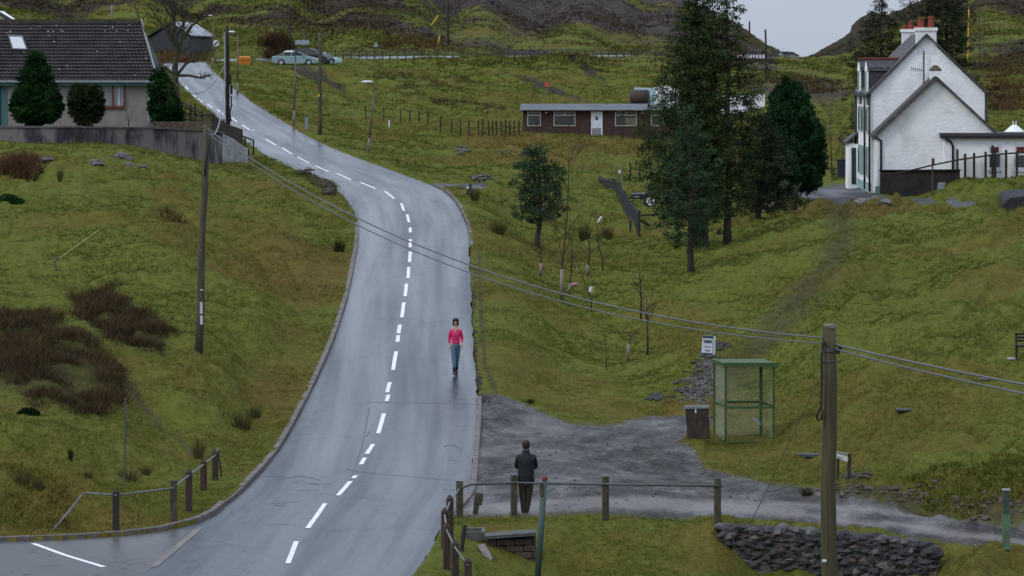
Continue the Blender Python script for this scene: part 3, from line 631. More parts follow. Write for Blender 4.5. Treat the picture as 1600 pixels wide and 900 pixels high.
heather([(112,452),(180,448),(215,480),(266,520),(258,552),(190,545),(150,522),(122,490)], 1500, 'smaller dark brown heather patch just left of the telegraph pole on the left slope', 105, 150)
heather([(0,492),(50,478),(105,500),(150,550),(192,600),(185,640),(110,652),(60,640),(20,600),(-60,560)], 2300, 'larger dark heather patch spreading to the left edge of the slope', 100, 145)
brk = tintmat('bracken', [(0, (.02, .012, .008)), (.5, (.065, .035, .018)), (1, (.12, .07, .035))])
# ================================================================ common materials
pole_wood = mat('weathered_pole', (.085, .075, .05), .85, .5, 3, .01, stretch=(6, 6, .5))
post_wood = mat('brown_post', (.062, .040, .032), .8, .5, 4, .01, stretch=(5, 5, .6))
dark_wood = mat('dark_post', (.04, .035, .03), .85, .45, 5, .006, stretch=(5, 5, .8))
mossy_wood = mat('mossy_post', (.085, .085, .045), .9, .5, 5, .01, col2=(.04, .035, .028))
steel = mat('galvanised_tube', (.42, .44, .46), .4, .3, 5, metal=.6)
dark_steel = mat('dark_tube', (.10, .105, .11), .5, .3, 4, metal=.3)
black = mat('black_rubber', (.015, .015, .017), .6, .3, 4)
cablem = mat('cable', (.10, .105, .12), .5, .2, 2)
conc = mat('concrete_post', (.17, .16, .15), .8, .4, 4)
offwhite = mat('off_white_paint', (.72, .74, .78), .6, .2, 4)
yellowp = mat('yellow_guard', (.62, .46, .05), .5, .2, 5)
glass = mat('window_glass', (.05, .06, .07), .12, .2, 2, spec=.8)
black_paint = mat('black_paint', (.012, .012, .014), .4, .3, 4, spec=.3)
slate = mat('slate', (.06, .062, .07), .6, .5, 7, .01)
# ---------------------------------------------------------------- poles, lamps, wires
def pole(px0, py0, px1, py1, label, r0, r1, m=pole_wood, d=None, name='telegraph_pole', cat='pole', group=None, n=10):
    d = d or hit(px0, py0); b = G(px0, d); top = P(px1, py1, d); t = thing(name, b, label, cat, group)
    pts = [b+(top-b)*k/6+Vector((math.sin(k*1.7)*.02, 0, 0)) for k in range(7)]; pts[0] -= Vector((0, 0, .3))
    mb = MB(); mb.tube(pts, [r0+(r1-r0)*k/6 for k in range(7)], n); mb.build('shaft', m, t, True)
    return t, b, top, d
near, nb, nt_, nd = pole(1295, 985, 1296, 509, 'thick wooden telegraph pole close to the camera, carrying two pairs of cables', .172, .135, mat('near_pole', (.085, .072, .036), .85, .55, 2.5, .012, stretch=(7, 7, .4), col2=(.05, .042, .025)), d=82)
mb = MB(); mb.tube([P(1296, 512, 82), P(1296, 507, 82)], [.139, .12], 12); mb.build('pole_cap', conc, near)
MB().tube([P(1295.5, y, 82) for y in (544, 549)], .152, 12).build('band', dark_steel, near); MB().tube([P(1295.5, y, 82) for y in (562, 565)], .153, 12).build('band', dark_steel, near)
mb = MB(); pts = [P(1286, 535, 81.85), P(1283.6, 560, 81.84), P(1284, 600, 81.84), P(1283, 635, 81.84), P(1276, 650, 81.84), P(1278, 658, 81.84), P(1284, 655, 81.84), P(1285, 640, 81.84)]
mb.tube(pts, .022, 6); mb.build('drop_cable', black, near, True)
for c in ((1288, 535), (1313, 540), (1309, 547)): MB().lathe(P(c[0], c[1]+2, 81.8), [(.02, -.05), (.05, -.03), (.05, .03), (.02, .05)], 8).build('insulator', black, near)
MB().box(P(1288, 876, 81.82), (.09, .01, .05)).build('metal_plate', offwhite, near)
lp_, lb, lt, ld = pole(310, 550, 323, 194, 'tall leaning wooden telegraph pole with white plates, alone on the left slope', .125, .085)
for y0, y1, x in ((472, 490, 314.5), (493, 507, 314.8), (452, 454, 315)):
    mb = MB(); c = P(x, (y0+y1)/2, ld-.13); mb.box(c, (.08, .012, (y1-y0)/F*ld)); mb.build('plate', mat('plate', (.5, .52, .56), .5, .2, 3), lp_)
mb = MB(); mb.tube([P(325, 215, ld-.1), P(326, 232, ld-.12), P(321, 255, ld-.13), P(320, 275, ld-.13)], .025, 6); mb.build('drop_cable', black, lp_, True)
p3, _, t3, d3 = pole(356.5, 249, 355, 40, 'dark telegraph pole with cable boxes beside the end of the grey garden wall', .14, .10, dark_wood, d=227)
mb = MB(); mb.tube([P(352, 137, 226.8), P(350.5, 50, 226.8)], .045, 6); mb.build('conduit', mat('conduit_grey', (.3, .31, .33), .5), p3)
mb = MB(); mb.box(P(359, 125, 226.7), (.18, .15, .5)); mb.box(P(361.5, 140, 226.7), (.14, .12, .5)); mb.tube([P(361, 150, 226.7), P(362, 165, 226.7), P(359, 175, 226.7), P(361, 190, 226.7)], .04, 6); mb.build('cable_box', black, p3)
p4, _, t4, d4 = pole(500, 223, 500, 51, 'telegraph pole with a small yellow plate between two street lamps by the road', .13, .10, pole_wood, d=252)
mb = MB(); mb.box(P(498, 149, 251.8), (.1, .02, .2)); mb.build('plate', yellowp, p4)
pole(700, 76, 700, -12, 'black telegraph pole on the dark hillside beyond the upper road', .16, .13, dark_wood, d=hit(700, 74, 480, 700))
pole(1197, 130, 1196, 46, 'lone telegraph pole against the sky right of the tall pines', .14, .11, dark_wood, d=hit(1197, 128, 380, 700))
pole(1171, 62, 1171, 33, 'smallest pole on the skyline of the spoil hill', .2, .16, dark_wood, d=hit(1171, 60, 600, 900))
pole(1512, 118, 1514, 10, 'pole with a yellow stay guard on the hill behind the white house', .11, .09, yellowp, d=hit(1512, 100, 330, 600))
pole(1530, 118, 1530, 12, 'thin pale pole right of the yellow pole behind the white house', .09, .07, pole_wood, d=hit(1530, 100, 330, 600))
pole(453, 80, 452, 6, 'far wooden pole behind the parked cars', .15, .12, post_wood, d=hit(453, 78, 440, 600))
pole(99, 40, 99, 5, 'twin legged pole seen over the ridge of the bungalow roof', .13, .1, dark_wood, d=330)
pole(175, 40, 175, 8, 'thin pale pole over the right half of the bungalow roof', .12, .1, conc, d=330)
for a, b_, l in (((1132.0/1, 0, 0), 0, ''),): pass
for (x0, y0, x1, y1, l) in ((683, 73, 687, 56, 'short yellow stay guard beside the black hillside pole'), (672, 40, 685, 24, 'slanting yellow pipe high on the spoil hillside')):
    d = hit(x0, y0, 450, 900); mb = MB(); mb.tube([P(x0, y0+2, d), P(x1, y1, d-.3)], .11, 6); prop(mb.build('stay_guard', yellowp), l, 'stay guard')
# street lamps
def lamp(px, py, ptop, hx, hy, label, d=None, m=conc):
    d = d or hit(px, py); b = G(px, d); s = F/d; t = thing('street_lamp', b, label, 'street lamp', 'street lamps along the hill road')
    top = P(ptop[0], ptop[1], d)
    mb = MB(); mb.tube([b-Vector((0, 0, .2)), b+(top-b)*.22], .085, 8); mb.build('base_column', m, t, True)
    mb = MB(); mb.tube([b+(top-b)*.22, b+(top-b)*.6, top], [.065, .055, .045], 8); mb.build('pole', mat('lamp_column', (.15, .115, .1), .7, .4, 3), t, True)
    h = P(hx, hy, d-.3); mb = MB(); mb.tube([top, top+Vector((-.05, 0, .1)), (top+h)/2+Vector((0, 0, .1)), h+Vector((.2, 0, .03))], .03, 6); mb.build('arm', dark_steel, t, True)
    mb = MB(); mb.lathe(h, [(.05, -.06), (.16, -.03), (.17, .02), (.08, .08)], 12, Matrix.Scale(2.1, 3, (1, 0, 0))); mb.build('lantern', offwhite, t, True)
lamp(575, 262, (585, 136), 574, 128, 'nearest street lamp, leaning to the right of the road bend', d=235)
lamp(459, 197, (462, 88), 452, 81, 'middle street lamp with its head in front of the teal car')
lamp(371, 150, (372, 56), 361, 50, 'street lamp next to the orange grit bin')
lamp(332, 109, (333, 30), 326, 24, 'farthest street lamp, by the round speed sign')
# overhead cables
def cable(a, b, sag, r, label, name='overhead_cable', n=40, m=cablem):
    pts = []
    for i in range(n+1):
        t = i/n; p = a.lerp(b, t); p.z -= sag*4*t*(1-t); pts.append(p)
    mb = MB(); mb.tube(pts, r, 5); return prop(mb.build(name, m, None, True), label, 'cable')
A1 = P(1286, 528, 81.9); A2 = P(1285, 537, 81.9); T1 = P(323, 201, ld)
cable(T1, A1, 1.15, .018, 'upper cable sagging across the road from the left pole to the near pole')
cable(T1+Vector((0, 0, -.12)), A2, 1.22, .015, 'thin lower cable crossing the road to the near pole')
cable(P(1306, 539, 82), P(1760, 630, 66), .04, .022, 'upper cable running from the near pole out to the right')
cable(P(1303, 545, 82), P(1760, 646, 66), .06, .020, 'lower cable running from the near pole out to the right')
cable(P(1284, 584, 81.9), G(1165, 94.8), .0, .009, 'thin stay wire slanting from the near pole to the verge')
cable(P(323, 203, ld), P(352, 128, 227), 1.1, .03, 'pale cable rising from the leaning pole to the dark pole by the wall', m=mat('pale_cable', (.16, .165, .18), .5, .2, 2))
cable(P(352, 100, 227), P(209, 5, 170), 2.6, .025, 'pale cable looping down past the bungalow roof to the bare tree', m=mat('pale_cable', (.16, .165, .18), .5, .2, 2))
# ---------------------------------------------------------------- post and rail pieces by the camera
def post_pts(b, h, wd, m, t, pointed=True, lean=0, name='post', rot=.2):
    top = b+Vector((lean, 0, h)); mb = MB(); M = Matrix.Rotation(rot, 3, 'Z'); q = [M @ Vector((sx*wd/2, sy*wd/2, 0)) for sx, sy in ((-1,-1),(1,-1),(1,1),(-1,1))]
    vs = [b+v-Vector((0, 0, .25)) for v in q]+[top+v-Vector((0, 0, .1 if pointed else 0)) for v in q]
    fs = [(0,1,5,4),(1,2,6,5),(2,3,7,6),(3,0,4,7)]
    if pointed: vs.append(top); fs += [(4,5,8),(5,6,8),(6,7,8),(7,4,8)]
    else: fs.append((4,5,6,7))
    mb.add(vs, fs); return mb.build(name, m, t, bevel=.006)
def rail_posts(name, label, posts, rail, rr, railm, wd=.15, m=post_wood, ends=None):
    ds = [hit(x, y) for x, y, _, _ in posts]; b0 = G(posts[0][0], ds[0]); t = thing(name, b0, label, 'railing'); tops = []
    for (x, y, yt, mm), d in zip(posts, ds):
        b = G(x, d); h = (y-yt)/F*d; post_pts(b, h, wd, mm or m, t, pointed=(mm != mossy_wood)); tops.append((b, h, d))
    mb = MB(); pts = []
    for p in rail: pts.append(p if isinstance(p, Vector) else tops[p][0]+Vector((0, -.09, tops[p][1]-.17)))
    mb.tube(pts, rr, 7); mb.build('rail', railm, t, True); return t
la = hit(82, 832); lb2 = hit(130, 772+58)
rail_posts('post_railing', 'leaning tube railing on brown pointed posts beside the left kerb', [(181, 829, 762, dark_wood), (271, 815, 751, mossy_wood), (295, 800, 732, None), (318, 766, 715, None), (336, 750, 701, None)],
    [G(82, la), P(107, 800, la+.3), P(127, 775, la+.6), P(135, 770, la+.7), 0, 1, 2, 3, 4, P(341, 701, hit(338, 752)+.3), G(346, hit(346, 745))], .024, mat('dull_tube', (.15, .165, .175), .5, .4, 5))
rail_posts('post_railing', 'zigzag railing on pointed posts at the bottom edge right of the road', [(718, 808, 752, mossy_wood), (703, 846, 772, None), (695, 858, 793, None), (698, 890, 815, None), (711, 905, 842, None), (731, 925, 870, None)], [0, 1, 2, 3, 4, 5], .022, mat('dull_tube', (.2, .215, .225)), wd=.145)
rail_posts('post_railing', 'long dark rail on four wooden posts in front of the man', [(718.5, 809, 756, mossy_wood), (803, 806, 744, mossy_wood), (946, 814, 746, mossy_wood), (1121, 817, 748, mossy_wood)], [P(722, 762, 95.2), P(735, 757, 95.2), 1, 2, 3, P(1130, 760, 94.8)], .028, dark_steel, wd=.14)
d = hit(745, 803); mb = MB(); b = G(745, d); mb.box(b+Vector((0, 0, .25)), (.13, .13, .5), Matrix.Rotation(.15, 3, 'Y')); mb.box(b+Vector((.04, 0, .36)), (.2, .16, .28), Matrix.Rotation(.15, 3, 'Y')); prop(mb.build('broken_post', mossy_wood, bevel=.015), 'short broken wooden stump behind the corner post', 'post')
d = hit(723, 862, 84, 96); mb = MB(); mb.tube([G(721, d), P(726, 820, d)], .05, 8); prop(mb.build('thin_post', dark_wood), 'thin dark post standing behind the zigzag railing', 'post')
# leaning blue-green post
bp_ = P(840, 905, 89.6); t = thing('leaning_post', bp_, 'leaning blue-green painted post with a rusty knob', 'post')
mb = MB(); mb.tube([bp_, P(850.5, 752, 89.9)], .068, 10); mb.build('shaft', mat('blue_green_paint', (.035, .085, .11), .6, .5, 3, col2=(.05, .075, .04)), t, True)
mb = MB(); mb.lathe(P(851, 751, 89.9), [(.03, -.03), (.062, .02), (.062, .07), (.03, .1)], 10); mb.build('knob', mat('rust', (.16, .045, .03), .8, .5, 8), t, True)
mb = MB(); mb.box(P(846, 765, 89.8), (.08, .05, .28)); mb.build('bracket', mossy_wood, t)
# green marker post at right
d = hit(1572, 859, 85, 96); b = G(1572, d); t = thing('marker_post', b, 'square green marker post with a pale lower sleeve beside the track', 'post')
mb = MB(); mb.box(b+Vector((0, 0, .65)), (.14, .14, 1.3)); mb.build('shaft', mat('dark_green_post', (.045, .075, .06), .6, .4, 4), t)
mb = MB(); mb.box(b+Vector((0, 0, .38)), (.165, .165, .78)); mb.build('sleeve', mat('green_sleeve', (.10, .17, .10), .5, .3, 4), t)
mb = MB(); mb.box(b+Vector((0, 0, 1.31)), (.17, .17, .035)); mb.build('cap', steel, t)
# two thin poles on the left slope
d = hit(194, 762); prop(MB().tube([G(194, d), P(195, 720, d), P(196, 622, d)], .024, 6).build('thin_pole', dark_steel), 'thin grey metal pole behind the leaning tube railing', 'pole')
d = hit(89, 426); t = thing('stay_anchor', G(89, d), 'small grey post holding a yellow stay wire on the left slope', 'stay')
MB().tube([G(89, d), P(85, 409, d), P(92, 402, d)], .035, 6).build('post', dark_steel, t); MB().tube([P(86, 408, d), P(155, 359, d+2)], .015, 5).build('wire', mat('yellow_wire', (.4, .3, .1), .5), t)
# ---------------------------------------------------------------- stone wall and brick culvert
stone = mat('dark_stone', (.058, .058, .062), .8, .55, 5, .02, col2=(.02, .02, .022))
stone2 = mat('pale_stone', (.13, .125, .12), .8, .5, 5, .02, col2=(.05, .048, .048))
stone3 = mat('brown_stone', (.11, .085, .065), .85, .5, 5, .02, col2=(.045, .035, .03))
def rock(mb, c, s, rs=random):
    n = 0; phi = (1+5**.5)/2
    vs = [(-1,phi,0),(1,phi,0),(-1,-phi,0),(1,-phi,0),(0,-1,phi),(0,1,phi),(0,-1,-phi),(0,1,-phi),(phi,0,-1),(phi,0,1),(-phi,0,-1),(-phi,0,1)]
    fs = [(0,11,5),(0,5,1),(0,1,7),(0,7,10),(0,10,11),(1,5,9),(5,11,4),(11,10,2),(10,7,6),(7,1,8),(3,9,4),(3,4,2),(3,2,6),(3,6,8),(3,8,9),(4,9,5),(2,4,11),(6,2,10),(8,6,7),(9,8,1)]
    Rm = Matrix.Rotation(rs.random()*6.28, 3, 'Z') @ Matrix.Rotation(rs.uniform(-.3, .3), 3, 'X')
    mb.add([Vector(c)+(Rm @ Vector([v[i]*s[i]*.55*rs.uniform(.75, 1.2) for i in range(3)])) for v in vs], fs)
wall_t = thing('stone_wall', G(1280, 92.4), 'low dark drystone wall below the track at the bottom right', 'stone wall')
ml = [(1126, 823, 93.4), (1160, 826, 93.2), (1220, 828, 93.0), (1300, 833, 92.4), (1380, 842, 91.6), (1440, 851, 91.0), (1460, 862, 90.9)]
mbs = [MB(), MB(), MB(), MB()]
core = MB(); cvs = []
for (x, y, d) in ml:
    for dy in (0, .6):
        tp = P(x, y, d+dy); tp.z = P(x, y, d).z-.1; cvs += [tp, tp+Vector((.35 if x < 1150 else 0, -.25 if dy == 0 else .1, -1.9))]
k = len(ml); core.add(cvs, [(4*i, 4*i+1, 4*i+5, 4*i+4) for i in range(k-1)]+[(4*i+2, 4*i+6, 4*i+7, 4*i+3) for i in range(k-1)]+[(4*i, 4*i+4, 4*i+6, 4*i+2) for i in range(k-1)]+[(0,2,3,1), (4*k-4,4*k-3,4*k-1,4*k-2)])
core.build('rubble_core', mat('joint_earth', (.02, .018, .017), .95, .5, 6), wall_t)
xs = [m[0] for m in ml]
row = 0; yoff = 0.0
while yoff < 1.5:
    x = 1126+yoff*22+random.random()*12; hh = random.uniform(.09, .13)
    while x < 1458-yoff*6:
        y = np.interp(x, xs, [m[1] for m in ml]); d = np.interp(x, xs, [m[2] for m in ml]); wst = random.uniform(.11, .2)
        c = P(x+wst*35, y, d-.1-.13*yoff+random.uniform(-.05, .05)); c.z -= yoff+random.uniform(-.03, .03)+.02
        rock(random.choice([mbs[0]]*6+[mbs[1], mbs[2]]), c, (wst*1.12, .26, hh*random.uniform(1.0, 1.25)))
        x += wst*58
    yoff += hh*.78
for i in range(60):
    x = random.uniform(1128, 1455); y = np.interp(x, xs, [m[1] for m in ml]); d = np.interp(x, xs, [m[2] for m in ml])
    c = P(x, y, d+random.uniform(0, .5)); c.z -= random.uniform(0, .06); rock(mbs[random.choice([0, 0, 1])], c, (random.uniform(.15, .3), .25, random.uniform(.06, .11)))
mbs[0].build('dark_stones', stone, wall_t); mbs[1].build('pale_stones', stone2, wall_t); mbs[2].build('brown_stones', stone3, wall_t)
# culvert head wall of large blocks
cul = thing('culvert_wall', P(800, 900, 92.0), 'small culvert head wall of brown blocks beside the leaning post', 'culvert wall')
blk = mat('brown_block', (.10, .065, .05), .85, .5, 4, .015, col2=(.04, .032, .028)); mb = MB()
for rrow in range(7):
    xa = 762+(rrow % 2)*14-14; z0 = 840+rrow*10.5
    while xa < 838:
        wpx = 28; xs0, xs1 = max(xa, 760+rrow*3), min(xa+wpx, 838)
        if xs1-xs0 > 4: mb.box(P((xs0+xs1)/2, z0+4+(838-xs0)*.04, 91.6+random.uniform(-.015, .015)), ((xs1-xs0-1.2)/F*91.6, .34, 9.2/F*91.6))
        xa += wpx
mb.build('blocks', blk, cul, bevel=.01)
mb = MB(); mb.box(P(800, 880, 91.82), (74/F*91.6, .3, 90/F*91.6)); mb.build('mortar', mat('dark_mortar', (.04, .035, .032), .95, .4, 6), cul)
mb = MB(); mb.prism([P(757, 838, 91.3), P(838, 832, 91.3), P(838, 837, 91.3), P(757, 843, 91.3)], (0, .55, .02)); mb.build('coping', mat('wet_coping', (.075, .075, .07), .6, .4, 5), cul)
mb = MB(); mb.prism([P(745, 852, 90.6), P(757, 849, 90.9), P(770, 872, 90.2), P(764, 880, 90.0)], (0, .2, -.15)); mb.build('apron_slab', mat('apron', (.2, .17, .165), .6, .4, 5), cul)
dr = thing('drain_box', G(740, 92.2), 'open square concrete drain box behind the zigzag railing', 'drain')
c = G(740, 92.2)+Vector((0, 0, .03)); mb = MB()
for dx, dy, sx, sy in ((-.22, 0, .07, .9), (.22, 0, .07, .9), (0, -.42, .37, .07), (0, .42, .37, .07)): mb.box(c+Vector((dx, dy, .02)), (sx, sy, .2))
mb.build('rim', mat('drain_rim', (.12, .12, .11), .6, .4, 5), dr); MB().box(c+Vector((0, 0, -.03)), (.34, .7, .06)).build('water', mat('still_water', (.05, .055, .06), .08, .1, 2, spec=.8), dr)
# ---------------------------------------------------------------- bus shelter, board, notice
gp = mat('green_paint', (.052, .105, .030), .55, .4, 5, col2=(.028, .062, .02)); 
gl = bpy.data.materials.new('dirty_pane'); gl.use_nodes = True; q = gl.node_tree.nodes['Principled BSDF']; q.inputs['Base Color'].default_value = (.40, .44, .33, 1); q.inputs['Roughness'].default_value = .35; q.inputs['Alpha'].default_value = .15
sd_ = 113.0; O = P(1134, 692, sd_); sy = 1.15; sh = thing('bus_shelter', O, 'green framed glazed bus shelter standing at the edge of the gravel', 'bus shelter')
def S(u, v, w_): return O+Vector((u-.22*v, v, w_))   # u right, v back, w up
Wd = 75/F*sd_; Hh = 2.16
for (u, v, l) in ((0, 0, ''), (Wd, 0, ''), (0, sy, ''), (Wd-.02, sy, ''), (Wd-.2, .0+sy*.5, '')): MB().beam(S(u, v, -.1), S(u, v, Hh), .065).build('upright', gp, sh)
def bar(a, b, wd=.06, ht=.06, name='cross_bar'): MB().beam(a, b, wd, ht).build(name, gp, sh)
for hz_ in (.04, 1.02): 
    bar(S(.034, sy, hz_+.02), S(Wd-.05, sy, hz_+.02)); bar(S(0, .04, hz_+.005), S(0, sy-.04, hz_+.005)); bar(S(Wd, .04, hz_+.005), S(Wd, sy-.04, hz_+.005))
bar(S(.034, 0, .98), S(Wd-.034, 0, .98), .05, .075); bar(S(.034, 0, .02), S(Wd-.034, 0, .02), .05, .05)
MB().prism([S(-.03, -.06, Hh), S(Wd+.1, -.06, Hh), S(Wd+.08, sy+.1, Hh+.03), S(-.02, sy+.1, Hh+.03)], (0, 0, .035)).build('roof', gp, sh)
bar(S(-.05, -.08, Hh+.0), S(Wd+.12, -.08, Hh+.0), .05, .12, 'fascia'); bar(S(-.05, -.06, Hh), S(-.04, sy+.1, Hh+.02), .05, .1, 'fascia')
for a in ([S(.03, sy+.004, 1.06), S(Wd-.05, sy+.004, 1.06), S(Wd-.05, sy+.004, Hh), S(.03, sy+.004, Hh)], [S(.03, sy+.004, .1), S(Wd-.05, sy+.004, .1), S(Wd-.05, sy+.004, 1.0), S(.03, sy+.004, 1.0)]):
    MB().prism(a, (0, .008, 0)).build('pane', gl, sh)
for u in (0, Wd):
    MB().prism([S(u, .04, .1), S(u, sy-.04, .1), S(u, sy-.04, Hh), S(u, .04, Hh)], (.008, 0, 0)).build('pane', gl, sh)
MB().prism([S(Wd*.62, .3, .62), S(Wd*.78, .3, .45), S(Wd*.8, .34, .47), S(Wd*.64, .34, .64)], (.05, .5, .0)).build('bench_seat', mat('pale_green_seat', (.2, .3, .25), .5), sh)
MB().box(S(Wd/2, sy/2, -.02), (Wd-.1, sy, .06)).build('floor_slab', mat('slab', (.13, .135, .135), .6, .4, 4), sh)
d = hit(1090, 686, 105, 118); bd = thing('wooden_board', G(1090, d), 'weathered upright wooden grit box panel left of the bus shelter', 'board'); s = d/F
MB().prism([P(1074, 685, d), P(1110, 686, d), P(1107, 637, d), P(1071, 638, d)], (0, .12, 0)).build('panel', mat('rotten_board', (.065, .05, .035), .8, .6, 3, .01, col2=(.02, .014, .012), stretch=(3, 3, 1)), bd)
MB().prism([P(1069, 639, d-.03), P(1108, 638, d-.03), P(1108, 634, d-.03), P(1069, 635, d-.03)], (0, .2, 0)).build('cap', mat('lead_cap', (.2, .22, .23), .5), bd)
MB().prism([P(1086, 645, d-.01), P(1088, 645, d-.01), P(1088, 638, d-.01), P(1086, 638, d-.01)], (0, .02, 0)).build('tag', offwhite, bd)
MB().box(P(1112, 652, d), (.06, .06, .05)).build('bolt', black, bd)
d = hit(1105, 562, 110, 140); nb_ = thing('notice_board', G(1106, d), 'small white and navy notice board above the bus shelter', 'sign')
def NP(x, y, o=0): return P(x, y+(x-1097)*.05, d-o)
MB().prism([NP(1096, 553.5), NP(1113, 553.5), NP(1114, 524), NP(1098, 524)], (0, .05, 0)).build('panel', mat('notice_white', (.62, .66, .74), .4, .08, 3), nb_)
navy = mat('navy', (.05, .06, .12), .5)
MB().prism([NP(1098, 528, .01), NP(1114, 528, .01), NP(1114, 524, .01), NP(1098.2, 524, .01)], (0, .008, 0)).build('header', navy, nb_)
MB().prism([NP(1096, 553.5, .01), NP(1113, 553.5, .01), NP(1113, 551, .01), NP(1096.2, 551, .01)], (0, .008, 0)).build('footer', navy, nb_)
MB().prism([NP(1114, 554), NP(1117.5, 554), NP(1118.5, 524), NP(1115, 524)], (0, .06, 0)).build('side_post', mat('pale_post', (.45, .52, .52), .5), nb_)
MB().box(P(1117, 545, d+.05), (.08, .06, .95)).build('leg', gp, nb_)
def text(s, loc, size, m, parent, name='lettering', rotz=0, ext=.004):
    cu = bpy.data.curves.new(name, 'FONT'); cu.body = s; cu.size = size; cu.extrude = ext; cu.align_x = 'CENTER'; cu.align_y = 'CENTER'
    tmp = bpy.data.objects.new('t', cu); COL.objects.link(tmp); dg = bpy.context.evaluated_depsgraph_get(); dg.update()
    me = bpy.data.meshes.new_from_object(tmp.evaluated_get(dg)); bpy.data.objects.remove(tmp)
    me.materials.clear(); me.materials.append(m); o = bpy.data.objects.new(name, me); COL.objects.link(o); o.parent = parent
    o.location = Vector(loc)-ORG[parent.name]; o.rotation_euler = (R(90), 0, rotz); ORG[o.name] = Vector(loc); return o
dk = mat('dark_ink', (.03, .03, .04), .5)
text('Bus Stop', NP(1105, 541, .02), .062, dk, nb_); 
for (x0, x1, y0, y1) in ((1099, 1112, 531, 533), (1100.5, 1112, 533.6, 535.2), (1102, 1109, 546.5, 548)):
    mb = MB(); x = x0
    while x < x1: wv = random.uniform(1.2, 2.2); mb.prism([NP(x, y1, .012), NP(x+wv, y1, .012), NP(x+wv, y0, .012), NP(x, y0, .012)], (0, .006, 0)); x += wv+.35
    mb.build('small_print', dk, nb_)
# street name sign
d = hit(1326, 750, 95, 112); t = thing('street_name_sign', G(1326, d), 'small white name sign on two dark legs right of the near pole', 'sign')
MB().beam(G(1326.5, d)-Vector((0, 0, .1)), P(1327, 709, d), .085, .085).build('leg', dark_wood, t); MB().beam(G(1309, d+1.1)-Vector((0, 0, .1)), P(1310, 706, d+1.1), .06, .06).build('leg', dark_wood, t)
MB().prism([P(1307, 716, d+.9), P(1325, 722, d-.06), P(1325, 709.5, d-.06), P(1307, 705, d+.9)], (.0, .03, 0)).build('name_plate', mat('name_plate', (.5, .5, .47), .5, .2, 6), t)
MB().prism([P(1307.5, 707.5, d+.86), P(1324, 712, d-.08), P(1324, 710.2, d-.08), P(1307.5, 706, d+.86)], (.0, .02, 0)).build('top_band', dk, t)
mb = MB()
for k in range(8):
    x = 1309+k*1.9; dk_ = d+.86-.9*(x-1307)/18; y = 711.5+(x-1307)*.3
    mb.prism([P(x, y+4.4, dk_), P(x+1.2, y+4.8, dk_-.05), P(x+1.2, y+1.2, dk_-.05), P(x, y+.8, dk_)], (0, .012, 0))
mb.build('small_print', mat('faded_ink', (.16, .16, .17), .5), t)
# flat planks and slabs lying on the right slope
def slab(px, py, wpx, hpx, label, m, dpt=.35, tilt=0, cat='slab', name='stone_slab'):
    d = hit(px, py, 90, 230); c = G(px, d)+Vector((0, 0, .04)); mb = MB(); mb.box(c, (wpx/F*d, dpt, max(.05, hpx/F*d)), Matrix.Rotation(tilt, 3, 'Y')); return prop(mb.build(name, m, bevel=.01), label, cat)
slab(1265, 714, 38, 5, 'long dark plank lying on the grass left of the near pole', mat('plank', (.07, .072, .08), .7, .4, 4), name='plank', cat='plank')
slab(1416, 645, 32, 3, 'flat grey slab right of the near pole on the slope', slate)
slab(1541, 595, 22, 3, 'small flat slab on the right slope under the cables', stone2, tilt=-.05)
slab(1402, 470-15, 1, 1, 'tiny grey stone on the right slope', stone2) if False else None
slab(1583, 563, 16, 2, 'pale slab under the black bench', mat('pale_slab', (.32, .33, .36), .6), .5)
bl = hit(1588, 563, 110, 150); t = thing('bench', G(1590, bl), 'black slatted bench cut by the right edge on the slope', 'bench')
for dx in (0, 1.5):
    MB().beam(P(1588, 562, bl)+Vector((dx, 0, 0)), P(1590, 521, bl)+Vector((dx, .25, 0)), .06).build('end_frame', black_paint, t); MB().beam(P(1584, 562, bl)+Vector((dx+.03, -.35, 0)), P(1588, 541, bl)+Vector((dx, -.3, 0)), .05).build('end_frame', black_paint, t)
MB().box(P(1588, 540, bl)+Vector((.75, -.1, 0)), (1.6, .4, .05)).build('seat', black_paint, t); mb = MB()
for k in range(3): mb.box(P(1590, 523+k*5, bl)+Vector((.75, .22, 0)), (1.6, .04, .06))
mb.build('backrest', black_paint, t)
# slate coal heap at right edge, scree streak below it
d0 = 172; mb = MB(); mb.prism([P(1556, 331, 178), P(1578, 309, 178), P(1600, 306, 178), P(1680, 306, 178), P(1680, 333, 178)], (0, 3, .2)); prop(mb.build('slate_roof', mat('felt_roof', (.03, .03, .036), .8, .4, 3, .02), bevel=.05), 'low black felted roof at the right edge below the white house', 'shed roof')
# ================================================================ white house
harl = mat('white_harling', (.84, .85, .86), .85, .16, .9, .03, bscale=7, thr=(.28, .5))
harl2 = mat('white_harling_stained', (.82, .83, .84), .85, .2, .6, .03, bscale=7, thr=(.32, .5), col2=(.62, .62, .57))
gutter = mat('black_gutter', (.02, .022, .025), .5, .3, 4)
skew = mat('mossy_skew', (.11, .105, .10), .85, .5, 3, col2=(.04, .04, .042))
teal = mat('teal_frame', (.28, .42, .42), .6, .2, 5)
WO = P(1361, 299, 205); WO.z = P(1361, 299, 205).z; ra = R(-.8)
U = Vector((math.cos(ra), math.sin(ra), 0)); Vb = Vector((-math.sin(ra), math.cos(ra), 0)); Wu = Vector((0, 0, 1))
def H(u, v, w_): return WO+U*u+Vb*v+Wu*w_
house = thing('white_house', WO, 'large white harled house with two gables, slate dormers and red chimney pots', 'house')
gw, eh, ah, L_ = 5.68, 4.92, 7.72, 10.0
def hbox(mb, u0, u1, v0, v1, w0, w1, f=None):
    f = f or H; q = [f(u, v, w_) for w_ in (w0, w1) for (u, v) in ((u0, v0), (u1, v0), (u1, v1), (u0, v1))]
    mb.add(q, [(3,2,1,0),(4,5,6,7),(0,1,5,4),(1,2,6,5),(2,3,7,6),(3,0,4,7)]); return mb
